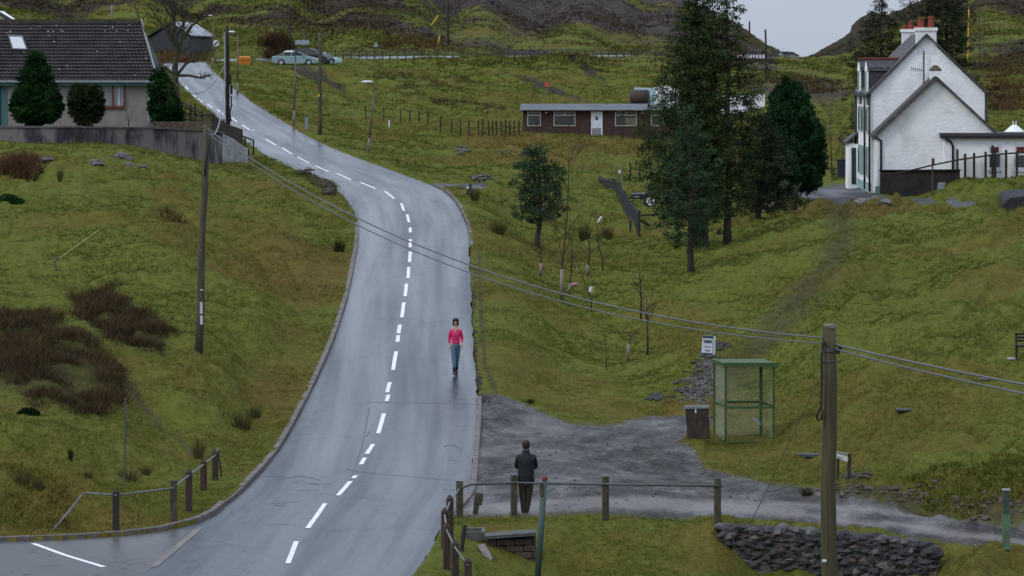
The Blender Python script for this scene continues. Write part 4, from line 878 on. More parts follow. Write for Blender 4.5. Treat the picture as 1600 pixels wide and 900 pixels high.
def gable(mb, u0, u1, v0, v1, w0, we, wa, ua, f=None):
    f = f or H; pts = [f(u0, v0, w0), f(u1, v0, w0), f(u1, v0, we), f(ua, v0, wa), f(u0, v0, we)]
    mb.prism(pts, f(0, v1, 0)-f(0, v0, 0))
mb = MB(); gable(mb, 0, gw, 0, L_, -1.5, eh, ah, 2.78); mb.build('wall', harl, house)
for s in (0, 1):
    ue = -.16 if s == 0 else gw+.12; we = eh-.16*.99 if s == 0 else eh-.1
    a = [H(ue, -.02, we+.06), H(2.78, -.02, ah+.08), H(2.78, L_+.05, ah+.08), H(ue, L_+.05, we+.06)]
    MB().prism(a, (0, 0, .1)).build('roof', slate, house)
    MB().beam(H(ue, -.08, we+.10), H(2.78, -.08, ah+.12), .2, .09 if s else .12).build('skew_coping', skew, house)
# main chimney with pots, and the back chimney
def chimney(u, v, w0, w1, cw, cd, pots, nm='chimney', pm_=mat('red_pot', (.24, .05, .035), .8, .4, 6)):
    mb = MB(); hbox(mb, u-cw/2, u+cw/2, v, v+cd, w0, w1); o = mb.build(nm, mat('stained_chimney', (.74, .75, .78), .85, .3, 2.2, .02, bscale=9, thr=(.25, .42), col2=(.3, .3, .3)), house)
    mb = MB(); hbox(mb, u-cw/2-.06, u+cw/2+.06, v-.06, v+cd+.06, w1-.14, w1+.02); mb.build('cap', harl2, o)
    for du, ph in pots: MB().lathe(H(u+du, v+cd/2, w1+.02), [(.18, 0), (.16, .08), (.13, ph-.1), (.16, ph-.08), (.15, ph)], 12).build('chimney_pot', pm_, o, False)
    return o
chimney(2.78, -.004, 6.85, 8.18, .98, .9, ((-.25, .5), (.25, .56)))
ck = chimney(2.78, 9.3, 6.6, 8.18, .9, .7, ((-.3, .2), (0, .42), (.28, .18)), pm_=mat('red_pot', (.36, .07, .04)))
# front annexe
def HA(u, v, w_): return H(u, v, w_)
an_w = 5.9; a0 = .12; av = -2.9
mb = MB(); gable(mb, a0, an_w, av, -.01, -1.5, 2.95, 5.62, 2.98); mb.build('annexe_wall', harl2, house)
for s in (0, 1):
    ue = a0-.2 if s == 0 else an_w+.12; we = 2.95-.2 if s == 0 else 2.95-.12
    MB().prism([H(ue, av-.02, we), H(2.98, av-.02, 5.66), H(2.98, -.02, 5.66), H(ue, -.02, we)], (0, 0, .10)).build('annexe_roof', slate, house)
    MB().beam(H(ue, av-.12, we+.06), H(2.98, av-.12, 5.72), .4 if s == 0 else .2, .2 if s == 0 else .12).build('skew_coping', skew, house)
mb = MB(); hbox(mb, 2.72, 3.24, av-.006, av+.5, 4.9, 6.05); o = mb.build('annexe_chimney', harl2, house)
mb = MB(); mb.lathe(H(2.98, av+.25, 6.05), [(.40, 0), (.40, .05), (.14, .25), (.06, .27)], 4, Matrix.Rotation(R(45)+ra, 3, 'Z')); mb.build('cap', mat('brown_cap', (.09, .06, .05), .8, .4, 5), o)
# flat roofed extension
ev = -3.6
mb = MB(); hbox(mb, 3.35, 9.0, ev, -.02, -1.5, 2.75); mb.build('extension_wall', harl, house)
mb = MB(); hbox(mb, 3.15, 9.2, ev-.18, .2, 2.76, 2.98); mb.build('extension_roof', mat('felt', (.06, .065, .07), .7, .3, 3), house)
mb = MB(); hbox(mb, 3.2, 9.2, ev-.27, ev-.19, 2.72, 2.86); mb.build('gutter', gutter, house)
redp = mat('dark_red_blind', (.12, .018, .03), .6, .2, 4)
for (u0, u1) in ((5.55, 6.05), (6.82, 7.75)):
    mb = MB(); hbox(mb, u0-.06, u1+.06, ev-.03, ev+.02, 1.2, 2.45); o = mb.build('window', offwhite, house)
    mb = MB(); hbox(mb, u0+.05, u1-.05, ev-.045, ev-.032, 2.02, 2.3); mb.build('red_transom', redp, o)
    mb = MB(); hbox(mb, u0+.0, u1-.0, ev-.045, ev-.032, 1.3, 1.9); mb.build('pane', glass, o)
    mb = MB(); hbox(mb, u0-.1, u1+.1, ev-.09, ev+.02, 1.08, 1.19); mb.build('sill', offwhite, o)
# dormers on the left slope
for v0 in (1.2, 6.4):
    mb = MB(); q = [H(-.03, v0, 4.3), H(1.5, v0, 4.3), H(1.5, v0, 6.2), H(-.03, v0, 6.2)]
    mb.prism(q, Vb*1.5); o = mb.build('dormer', slate, house)
    mb = MB(); mb.prism([H(-.1, v0-.12, 6.05), H(-.1, v0+1.62, 6.05), H(-.1, v0+.75, 6.62)], U*2.0); mb.build('dormer_roof', slate, o)
    mb = MB(); mb.beam(H(-.16, v0+.75, 6.66), H(1.9, v0+.75, 6.66), .16, .1); mb.build('ridge_tiles', mat('red_ridge', (.2, .06, .045), .8, .3, 6), o)
    mb = MB(); mb.prism([H(-.13, v0, 4.9), H(-.13, v0+1.5, 4.9), H(-.13, v0+1.5, 6.1), H(-.13, v0+.75, 6.5), H(-.13, v0, 6.1)], U*.09); mb.build('dormer_front', harl, o)
    mb = MB(); hbox(mb, -.16, -.132, v0+.3, v0+1.2, 5.0, 6.0); mb.build('pane', glass, o)
    mb = MB(); hbox(mb, -.20, -.162, v0+.22, v0+.32, 4.3, 6.05); mb.build('frame', teal, o)
for (v0, w0, w1) in ((1.6, 2.9, 4.2), (1.6, .7, 2.2), (4.4, .7, 2.2), (4.4, 2.9, 4.2), (6.8, 2.9, 4.2), (6.8, .7, 2.2)):
    mb = MB(); hbox(mb, -.10, -.003, v0, v0+1.0, w0, w1); o = mb.build('window', teal, house)
    mb = MB(); hbox(mb, -.115, -.101, v0+.1, v0+.9, w0+.1, w1-.1); mb.build('pane', glass, o)
for (u, v, w0, w1) in ((-.08, -.06, 0, 4.8), (-.08, 3.4, 0, 4.8), (-.08, 9.9, 0, 5.0), (gw+.09, -.05, .6, 4.9)):
    MB().tube([H(u, v, w0), H(u, v, w1)], .055, 8).build('downpipe', gutter, house, True)
MB().beam(H(-.18, -.05, 4.78), H(-.18, L_, 4.78), .12, .1).build('gutter', gutter, house)
MB().tube([H(.28, av-.06, 0.0), H(.28, av-.06, 2.6), H(-.05, av-.06, 2.75)], .055, 8).build('downpipe', gutter, house, True)
MB().tube([H(3.75, ev-.06, .9), H(3.75, ev-.06, 2.35), H(3.65, ev-.1, 2.55), H(3.35, ev-.22, 2.72)], .055, 8).build('downpipe', gutter, house, True)
MB().tube([H(2.62, -.2, 5.1), H(2.62, -.2, 7.05)], .04, 6).build('aerial_mast', dark_steel, house)
mb = MB(); mb.tube([H(2.0, -.22, 6.15), H(2.62, -.22, 6.05)], .015, 5)
for k in range(6): mb.tube([H(2.0+.1*k, -.22, 6.25-.017*k), H(2.0+.1*k, -.22, 6.03-.017*k)], .01, 4)
mb.build('aerial', dark_steel, house)
mb = MB(); hbox(mb, -.02, .6, av-.03, av+.02, -.4, .35); mb.build('teal_plinth', teal, house)
mb = MB(); hbox(mb, -.05, -.004, 0, 10, -.4, .4); mb.build('teal_plinth', teal, house)
# porch at the far left end
pv = 9.0
mb = MB(); hbox(mb, -.52, -.01, pv, pv+2.2, -1, 2.2); o = mb.build('porch', harl, house)
mb = MB(); mb.prism([H(-.66, pv-.15, 2.2), H(.0, pv-.15, 2.75), H(.0, pv+2.4, 2.75), H(-.66, pv+2.4, 2.2)], (0, 0, .1)); mb.build('porch_roof', slate, o)
mb = MB(); hbox(mb, -.36, -.12, pv-.03, pv, .1, 2.0); mb.build('door', mat('dark_green_door', (.02, .04, .035), .5, .2, 4), o)
# bins by the porch
d = 232; t = thing('wheelie_bin', G(1316, d), 'dark blue wheelie bin beyond the left corner of the white house', 'bin'); c = G(1316, d)
MB().box(c+Vector((0, 0, .5)), (.5, .6, 1.0), None, 1.15).build('body', mat('bin_blue', (.02, .03, .05), .5, .2, 4), t); MB().box(c+Vector((0, 0, 1.03)), (.62, .72, .08)).build('lid', black, t)
# low dark wall in front of the house
w0_, w1_ = 203.2, 200.5
lw = mat('dark_garden_wall', (.035, .03, .03), .85, .5, 2, .02, col2=(.016, .015, .016)); lwt = thing('garden_wall', G(1440, 201), 'low dark stone wall in front of the white house', 'wall')
mb = MB(); mb.prism([P(1376, 310, 200.9), P(1500, 310, 200.7), P(1500, 266.5, 200.7), P(1376, 267.5, 200.9)], (0, .3, 0)); mb.build('wall_body', lw, lwt)
mb = MB(); mb.prism([P(1374, 267.4, 200.8), P(1502, 266.4, 200.6), P(1502, 264.6, 200.6), P(1374, 265.6, 200.8)], (0, .42, 0)); mb.build('coping', black, lwt)
# fence with rising top rail by the house
ft = thing('rail_fence', G(1495, 199), 'brown post fence with a long sloping rail in front of the white house', 'fence')
for (x, yb, yt) in ((1457, 298, 256), (1496, 268, 233), (1508, 269, 240), (1522, 270, 239), (1540, 266, 237), (1551, 262, 227), (1555, 268, 234), (1572, 268, 234), (1589, 268, 236)):
    d = 199 if x < 1480 else 201; b = G(x, d); tp = P(x, yt, d); MB().beam(Vector((b.x, b.y, min(b.z, P(x, yb, d).z)-.1)), tp, .11 if x > 1457 else .07).build('post', mossy_wood if x < 1500 else dark_wood, ft)
mb = MB(); mb.tube([P(1378, 272, 199.8), P(1395, 272, 199.6), P(1424, 266, 199.3), P(1457, 258, 199), P(1496, 250, 200.6), P(1540, 243.5, 200.6), P(1572, 240, 200.6), P(1640, 236, 200.6)], .045, 6); mb.build('rail', dark_wood, ft)
mb = MB(); mb.box(P(1458, 252, 198.9), (.15, .12, .3)); prop(mb.build('red_ornament', mat('rust', (.16, .045, .03)), bevel=.04), 'small rusty red knob on the fence post by the white house', 'ornament')
d = 198; mb = MB(); mb.prism([P(1464, 297, d), P(1466, 285, d), P(1478, 285, d), P(1474, 295, d)], (0, .05, 0)); prop(mb.build('grey_panel', mat('grey_panel', (.22, .25, .27), .5)), 'small grey board leaning on the foot of the bank below the house wall', 'board')
# white canopy top behind the extension
cy = thing('white_canopy', G(1585, 225), 'white canopy top with two finials behind the flat extension', 'parasol'); c = P(1585, 206, 222)
MB().lathe(c+Vector((0, 0, -.1)), [(.72, 0), (.5, .16), (.2, .42), (.08, .48)], 14).build('cover', mat('white_cover', (.8, .82, .86), .6, .1, 3), cy, True)
MB().tube([Vector((c.x, c.y, gz(c.x, c.y))), c], .04, 6).build('mast', offwhite, cy)
for dx in (-.06, .08): MB().tube([c+Vector((dx, 0, .3)), c+Vector((dx*1.2, 0, .6))], .03, 6).build('finial', offwhite, cy)
# ================================================================ bungalow
BO = P(240, 204, 221); bun = thing('bungalow', BO, 'grey harled bungalow with a dark tiled roof at the top left', 'house')
BO = Vector((BO.x, BO.y, BO.z)); bl_ = 12.5
def Bf(u, v, w_): return BO+Vector((-u, v, w_))
grey_h = mat('grey_harling', (.27, .245, .235), .9, .2, 2.5, .03, bscale=20)
hB = (204-131)/F*221
mb = MB(); hbox(mb, .02, bl_, 0, 7, -.8, hB, Bf); mb.build('wall', grey_h, bun)
# tiled roof: corrugated courses of interlocking tiles
tile = mat('dark_roof_tile', (.062, .055, .056), .7, .55, 1.6, .01, bscale=8, col2=(.03, .027, .03))
ew = (204-127)/F*221; rw = (204-36)/F*225.5
e0, e1 = Bf(-.22, -.35, ew), Bf(bl_, -.35, ew); r0, r1 = Bf(1.02, 3.5, rw), Bf(bl_, 3.5, rw)
nc, nrw = 18, 300; vs = []; fs = []
for i in range(nc*2+1):
    t = (i//2+(i % 2))/nc if i < nc*2 else 1; t = min(1, ((i+1)//2)/nc); lift = .085 if i % 2 == 0 else .0
    a = e0.lerp(r0, t); b_ = e1.lerp(r1, t)
    for k in range(nrw+1):
        s = k/nrw; p = a.lerp(b_, s); p.z += lift+.028*math.sin(s*nrw*2*math.pi/5+(i//2)*.15); p.y -= lift*.6; vs.append(p)
for i in range(nc*2):
    for k in range(nrw): fs.append((i*(nrw+1)+k, i*(nrw+1)+k+1, (i+1)*(nrw+1)+k+1, (i+1)*(nrw+1)+k))
MB().add(vs, fs).build('roof', tile, bun)
MB().add([Bf(-.2, 7.3, ew), r0-Vector((0, .02, .02)), r1-Vector((0, .02, .02)), Bf(bl_, 7.3, ew), e0-Vector((0, 0, .06))], [(0,1,2,3),(4,1,0)]).build('roof_back', tile, bun)
MB().beam(r0+Vector((0, 0, .05)), r1+Vector((0, 0, .05)), .25, .16).build('ridge', mat('mossy_ridge', (.07, .065, .04), .9, .5, 4), bun)
verge = mat('pale_verge', (.28, .32, .34), .5, .2, 4)
MB().beam(e0+Vector((.02, -.05, .06)), r0+Vector((.02, -.05, .1)), .07, .16).build('verge', verge, bun)
MB().beam(e0+Vector((.02, -.08, 0)), e1+Vector((0, -.08, 0)), .12, .10).build('gutter', verge, bun)
MB().beam(e0+Vector((0, .03, -.14)), e1+Vector((0, .03, -.14)), .05, .17).build('fascia', mat('teal_fascia', (.06, .15, .16), .6, .2, 4), bun)
MB().tube([Bf(.26, -.08, -.2), Bf(.26, -.08, ew-.05)], .06, 8).build('downpipe', mat('pale_pipe', (.42, .5, .52), .5), bun, True)
def roofpt(px, py, off=.1):
    # point on the roof plane
    nrm = (e1-e0).cross(r0-e0).normalized(); 
    if nrm.z < 0: nrm = -nrm
    dr = P(px, py, 1000)-camo.location; t = (e0-camo.location).dot(nrm)/dr.dot(nrm); return camo.location+dr*t+nrm*off
sk = [roofpt(12, 58, .02), roofpt(36, 59, .02), roofpt(44, 82, .02), roofpt(19, 81, .02)]
o = MB().prism(sk, Vector((0, -.1, .14))).build('skylight', dark_steel, bun)
ski = [roofpt(15.5, 61.5, .17), roofpt(34.5, 62, .17), roofpt(41, 80, .17), roofpt(21, 79.5, .17)]
MB().prism(ski, Vector((0, -.02, .02))).build('pane', mat('sky_pane', (.5, .52, .55), .06, .05, 2, spec=1.0), o)
brn = mat('red_brown_frame', (.15, .04, .022), .6, .3, 5)
def bpt(px, py, v=0): return P(px, py, 221+v)
mb = MB(); 
for x in (142, 158.5, 176.5, 194.5): mb.box(bpt(x, 149.5, -.04), ((2.6 if x > 142 else 2)/F*221, .1, 36/F*221))
for y in (132, 167.5): mb.box(bpt(168.5, y, -.042), (54/F*221, .11, (2.5 if y < 140 else 4)/F*221))
o = mb.build('window', brn, bun)
MB().prism([bpt(142, 132, -.012), bpt(194, 132, -.012), bpt(194, 167, -.012), bpt(142, 167, -.012)], (0, .01, 0)).build('pane', mat('curtained_pane', (.24, .27, .30), .25, .15, 2, spec=.8), o)
for x in (150, 186): MB().box(bpt(x, 150, -.03), (1.3/F*221, .04, 32/F*221)).build('mullion', offwhite, o)
o = MB().prism([bpt(-40, 128, -.03), bpt(11, 128, -.03), bpt(11, 204, -.03), bpt(-40, 204, -.03)], (0, .02, 0)).build('door_frame', mat('teal_fascia', ()), bun) 
MB().prism([bpt(-40, 132, -.05), bpt(1.5, 132, -.05), bpt(1.5, 204, -.05), bpt(-40, 204, -.05)], (0, .015, 0)).build('door', mat('dark_teal_door', (.015, .03, .035), .5), o)
for k in range(34):
    x = random.uniform(-10, 232); y = random.choice([random.uniform(40, 60), random.uniform(40, 124)])
    if x > 207+(y-36)*.38: continue
    c = roofpt(x, y, .075); a = random.uniform(.02, .05); MB().add([c+Vector((-a, 0, 0)), c+Vector((a, 0, 0)), c+Vector((a*.8, .05, .05)), c+Vector((-a*.9, .05, .05))], [(0,1,2,3)]).build('lichen_patch', mat('lichen', (.34, .34, .33), .9, .3, 5), bun)
# neighbour roof corner, top-left
nbh = thing('neighbour_house', G(-20, 300), 'corner of a white gabled house above the bungalow roof', 'house'); Q0 = 300
MB().prism([P(-90, 60, Q0), P(15, 60, Q0), P(15, 33, Q0), P(-10, 16, Q0), P(-90, 16, Q0)], (0, 6, 0)).build('wall', harl, nbh)
MB().beam(P(24, 36, Q0-.2), P(-30, 4, Q0-.2), .5, .25).build('roof', slate, nbh); MB().beam(P(3, 33.5, Q0-.3), P(17, 33, Q0-.3), .3, .15).build('gutter', offwhite, nbh)
# garden wall under the bungalow
gwm = mat('grey_block_wall', (.17, .155, .15), .9, .5, .9, .03, bscale=9, col2=(.036, .036, .042), thr=(.42, .56), stretch=(1, 1, .45)); pts = [(-60, 199, 203.6), (100, 199.3, 204), (240, 200.5, 207), (330, 205, 212), (347, 209, 214)]
gw_t = thing('garden_wall', G(150, 205), 'long stained grey block wall below the bungalow', 'wall'); mb = MB(); vs = []
for x, y, d in pts:
    a = P(x, y, d); vs += [a, a+Vector((0, .25, 0)), Vector((a.x, a.y, gz(a.x, a.y)-.6)), Vector((a.x, a.y+.25, gz(a.x, a.y)-.6))]
k = len(pts); mb.add(vs, [(4*i, 4*i+4, 4*i+5, 4*i+1) for i in range(k-1)]+[(4*i, 4*i+2, 4*i+6, 4*i+4) for i in range(k-1)]+[(4*i+1, 4*i+5, 4*i+7, 4*i+3) for i in range(k-1)]+[(0,1,3,2), (4*k-4, 4*k-2, 4*k-1, 4*k-3)])
mb.build('wall_body', gwm, gw_t)
mb = MB()
for (x, y, d), (x2, y2, d2) in zip(pts[:-1], pts[1:]): mb.beam(P(x, y-.8, d+.12), P(x2, y2-.8, d2+.12), .34, .09)
mb.build('coping', mat('wall_coping', (.11, .11, .105), .85, .4, 3), gw_t)
wh = mat('whitewashed_block', (.42, .43, .46), .85, .35, 1.5, col2=(.2, .2, .21)); MB().prism([P(346, 252, 214.2), P(387, 254, 219), P(387, 233, 219), P(362, 216, 215.5), P(346, 209, 214.2)], (0, .25, 0)).build('whitewashed_end', wh, gw_t)
# fences beside the road
ft = thing('board_fence', G(350, 217), 'dark brown solid board fence between the garden wall and the road', 'fence')
MB().prism([P(334, 206, 217), P(378, 228, 222), P(378.5, 202, 222), P(358, 195, 219.5), P(334, 180, 217)], (0, .06, 0)).build('boards', mat('dark_board', (.05, .033, .028), .8, .4, 5, stretch=(8, 8, .5)), ft)
for x, y0, y1, d in ((334, 210, 178, 217), (350, 215, 186, 219), (378, 230, 202, 222.1)): MB().beam(P(x, y0, d-.05), P(x, y1, d-.05), .09).build('post', dark_wood, ft)
ft = thing('garden_fence', G(300, 222), 'dark trellis garden fence stepping down from the bare tree to the road', 'fence')
for x, y0, y1, d in ((284, 195, 158, 226), (298, 200, 164, 224), (305, 200, 161, 223), (316, 203, 174, 221), (332, 206, 177, 218)): MB().beam(P(x, y0, d), P(x, y1, d), .09).build('post', dark_wood, ft)
for a, b_ in (((283, 159, 226), (316, 177, 221)), ((284, 164, 226), (317, 183, 221)), ((316, 178, 221), (333, 179.5, 218)), ((284, 176, 226), (333, 182, 218)), ((262, 197.5, 222), (332, 198, 217)), ((284, 186, 226), (332, 191, 218))): MB().beam(P(*a), P(*b_), .07).build('rail', dark_wood, ft)
mb = MB()
for k in range(22): x = 285+k*2.2; mb.beam(P(x, 198, 225-k*.3), P(x, 178+k*.2, 225-k*.3), .035, .05)
mb.build('trellis', mat('trellis_wood', (.09, .085, .07), .8, .4, 5), ft)
ft = thing('block_terrace', G(280, 215), 'low brown block terrace edge beside the bungalow corner', 'wall'); mb = MB()
for rr in range(3):
    for k in range(10): mb.box(P(244+k*9+rr % 2*4, 198-rr*3.2, 214), (8/F*214, .3, 2.7/F*214))
mb.build('blocks', mat('terrace_block', (.12, .085, .065), .85, .4, 4), ft)
ft = thing('handrail', G(395, 226), 'short black handrail at the end of the board fence by the road', 'handrail')
MB().tube([P(380, 213, 223), P(396, 219, 226), P(396, 243, 226)], .045, 6).build('rail', black, ft); MB().tube([P(383, 214, 223.5), P(383, 230, 223.5)], .045, 6).build('post', black, ft); MB().tube([P(388, 248, 223), P(388, 233, 223)], .06, 6).build('post', black, ft)
# ================================================================ brown hut
d = 297; ub = P(816, 215, d); hut = thing('timber_hut', ub, 'long brown timber hut with a grey felt roof and white door', 'hut'); hutw = mat('brown_cladding', (.085, .050, .040), .85, .4, 3, .02, stretch=(10, 10, .6), col2=(.05, .026, .024))
def hp(x, y, v=0): return P(x, y, d)+Vector((0, v, 0))
mb = MB(); mb.prism([hp(817, 216), hp(1058, 216), hp(1058, 172), hp(817, 172)], (0, 5, 0)); mb.build('wall', hutw, hut)
frm = mat('hut_frame', (.55, .52, .47), .6, .2, 5); felt = mat('hut_felt', (.12, .135, .15), .7, .3, 2)
MB().prism([hp(813, 173.2, -.4), hp(1062, 173.2, -.4), hp(1062, 171.8, -.4), hp(813, 171.8, -.4)], (0, .05, 0)).build('fascia', dark_wood, hut)
MB().add([hp(812, 173, -.42), hp(1063, 173, -.42), hp(1063, 162.5, 2.5), hp(814, 162.5, 2.5), hp(1063, 173, 5.4), hp(812, 173, 5.4)], [(0,1,2,3),(3,2,4,5),(0,3,5),(1,4,2)]).build('roof', felt, hut)
for x0, x1 in ((824, 845), (865, 899), (961, 995), (1017, 1037)):
    y0, y1 = (174.5, 197); o = MB().prism([hp(x0, y1, -.06), hp(x1, y1, -.06), hp(x1, y0, -.06), hp(x0, y0, -.06)], (0, .055, 0)).build('window', frm, hut)
    w2 = x1-x0 > 25; g_ = MB(); xm = (x0+x1)/2
    for (a, b_, c_, e_) in (((x0+1.2, xm-.8, y0+1, y0+4.6), (xm+.8, x1-1.2, y0+1, y0+4.6), (x0+1.2, x1-1.2, y0+6.2, y1-1.4), None) if w2 else ((x0+1.2, x1-1.2, y0+1, y0+4.6), (x0+1.2, x1-1.2, y0+6.2, y1-1.4), None, None)),:
        for q in (a, b_, c_):
            if q: g_.prism([hp(q[0], q[3], -.075), hp(q[1], q[3], -.075), hp(q[1], q[2], -.075), hp(q[0], q[2], -.075)], (0, .012, 0))
    g_.build('pane', mat('hut_pane', (.05, .055, .05), .15, .3, 1.5, spec=.8), o)
MB().prism([hp(979, 195.5, -.08), hp(993.5, 195.5, -.08), hp(993.5, 184, -.08), hp(976, 184, -.08)], (0, .003, 0)).build('blind', mat('beige_blind', (.16, .15, .11), .8), hut)
o = MB().prism([hp(923.5, 213, -.05), hp(941.5, 213, -.05), hp(941.5, 174, -.05), hp(923.5, 174, -.05)], (0, .045, 0)).build('door', mat('white_door', (.68, .72, .80), .5, .08, 3), hut)
MB().prism([hp(930.5, 187.5, -.06), hp(934.5, 187.5, -.06), hp(934.5, 182, -.06), hp(930.5, 182, -.06)], (0, .008, 0)).build('door_window', glass, o)
MB().prism([hp(925, 212, -.06), hp(939, 212, -.06), hp(939, 200, -.06), hp(925, 200, -.06)], (0, .008, 0)).build('lower_panel', mat('grey_door_panel', (.28, .29, .3), .7, .5, 12), o)
for x in (853.5, 1004): MB().lathe(hp(x, 176, -.1), [(.05, -.07), (.09, -.03), (.09, .03), (.04, .08)], 8).build('wall_lamp', frm, hut)
MB().prism([hp(925, 215.5, -.9), hp(942, 215.5, -.9), hp(942, 213.5, -.9), hp(925, 213.5, -.9)], (0, .85, 0)).build('doorstep', conc, hut)
t = thing('bicycle', G(855, 294), 'dark bicycle leaning low against the hut wall left of the door', 'bicycle'); zb = P(845, 212.5, 295.6)
for x in (849, 866):
    c = P(x, 209, 295.6); mb = MB(); mb.tube([c+Vector((.32*math.cos(a*math.pi/8), 0, .32*math.sin(a*math.pi/8))) for a in range(17)], .03, 5, False); mb.build('wheel', black, t)
mb = MB(); a = P(849, 209, 295.6); b_ = P(866, 209, 295.6); mb.tube([a, a+Vector((.2, 0, .45)), b_+Vector((-.22, 0, .42)), b_], .025, 5); mb.tube([a+Vector((.2, 0, .45)), a+Vector((.38, 0, .02)), b_+Vector((-.22, 0, .42))], .025, 5); mb.build('frame', dark_steel, t); MB().box(a+Vector((.2, 0, .55)), (.25, .1, .05)).build('saddle', black, t)
# ================================================================ shed, vehicles by the hut, far building
def S4(name, pts, off, m, t): return MB().prism([P(*p) for p in pts], off).build(name, m, t)
d = 436; shed = thing('corrugated_shed', G(296, d), 'old dark corrugated shed with a pale patched roof at the top left', 'shed'); corr = mat('dark_corrugated', (.035, .04, .048), .6, .4, 3, .03, stretch=(12, 12, .4))
gl_ = [P(222, 90, 446), P(296, 90, 436), P(296, 56.5, 436), P(268, 37, 439), P(222, 63, 446)]; sv = P(331, 90, 449)-P(296, 90, 436); sv.z = 0
mb = MB(); mb.prism(gl_, sv); mb.build('wall', corr, shed)
dn = Vector((0, -.25, .12))
MB().prism([gl_[2]+Vector((.3, -.3, 0)), gl_[3]+dn, gl_[3]+sv+dn, gl_[2]+sv+Vector((.4, -.3, 0))], (0, 0, .12)).build('roof', mat('patched_roof', (.36, .39, .43), .6, .6, .8, col2=(.09, .09, .1), thr=(.42, .52)), shed)
MB().prism([gl_[4]+Vector((-.3, -.3, -.1)), gl_[3]+dn, gl_[3]+sv+dn, gl_[4]+sv+Vector((-.3, 0, -.1))], (0, 0, .12)).build('roof', corr, shed)
t = thing('flatbed_load', G(998, 330), 'brown tarpaulin covered drum shape showing above the hut roof', 'covered trailer'); dz = 330
MB().tube([P(984, 152, dz), P(988, 152, dz), P(1012, 152, dz)], [.45, .62, .6], 16).build('tarpaulin', mat('brown_tarp', (.07, .048, .045), .8, .3, 3), t, True)
MB().prism([P(1009, 165, dz-.3), P(1017, 165, dz-.3), P(1015, 142, dz-.3), P(1011, 140, dz-.3)], (0, 1.2, 0)).build('cab_end', mat('grey_green', (.12, .17, .17), .6), t); MB().box(P(1000, 166, dz), (1.6, 1.0, .35)).build('chassis', dark_steel, t)
for x in (990, 1010): MB().tube([P(x, 170, dz-.6), P(x, 170, dz-.45)], .3, 12).build('wheel', black, t)
t = thing('white_lorry', G(1020, 345), 'white and pale blue box lorry behind the pines beside the hut', 'lorry'); dz = 345
MB().prism([P(992, 170, dz), P(1024, 170, dz), P(1024, 138, dz), P(992, 137, dz)], (0, 2.2, 0)).build('blue_box', mat('pale_blue_panel', (.42, .55, .66), .5, .1, 2), t)
MB().prism([P(1024, 172, dz-.2), P(1062, 172, dz-.2), P(1060, 140, dz-.2), P(1040, 134, dz-.2), P(1024, 137, dz-.2)], (0, 2.3, 0)).build('white_body', mat('white_panel', (.78, .8, .85), .45, .08, 2), t)
MB().prism([P(1046, 158, dz-.22), P(1058, 158, dz-.22), P(1056, 145, dz-.22), P(1047, 145, dz-.22)], (0, .015, 0)).build('window', glass, t)
for x in (1003, 1050): MB().tube([P(x, 174, dz-.4), P(x, 174, dz-.1)], .45, 14).build('wheel', black, t)
t = thing('caravan', G(1150, 355), 'long white caravan showing in pieces through the pine branches', 'caravan'); dz = 352
MB().prism([P(1098, 186, dz), P(1150, 178, dz), P(1195, 166, dz), P(1195, 148, dz), P(1150, 148, dz), P(1104, 154, dz)], (0, 2.2, 0)).build('body', mat('white_panel', ()), t)
for x in (1120, 1160): MB().prism([P(x, 166, dz-.02), P(x+16, 164, dz-.02), P(x+16, 155, dz-.02), P(x, 156, dz-.02)], (0, .015, 0)).build('window', glass, t)
MB().tube([P(1140, 184, dz-.2), P(1140, 184, dz)], .35, 14).build('wheel', black, t)
t = thing('far_building', G(1232, 730), 'small pale building on the skyline of the valley gap', 'building'); dz = 728
MB().prism([P(1219, 93, dz), P(1247, 93, dz), P(1247, 86, dz), P(1239, 81, dz), P(1223, 80, dz), P(1219, 86, dz)], (0, 5, 0)).build('wall', mat('pale_wall', (.35, .38, .42), .7, .5, .5, col2=(.08, .09, .1)), t)
MB().prism([P(1221, 81, dz-.3), P(1240, 81.6, dz-.3), P(1250, 87, dz-.3), P(1248, 87.6, dz-.3), P(1239, 82.8, dz-.3), P(1222, 82.2, dz-.3)], (0, 5.6, 0)).build('roof', slate, t)
t = thing('snow_fence', G(1160, 640), 'white slatted barrier on the upper road behind the right hand pine', 'fence')
for k in range(14): x = 1128+k*5; MB().box(P(x, 88.5, 640), (3.2/F*640, .1, 6/F*640)).build('slat', offwhite, t)
t = thing('snow_fence', G(1212, 720), 'small slanting posts left of the far skyline building', 'fence')
for k in range(5): x = 1206+k*2.6; MB().beam(P(x+1, 88, 722), P(x-1, 79.5+k*.7, 722), .12).build('post', slate, t)
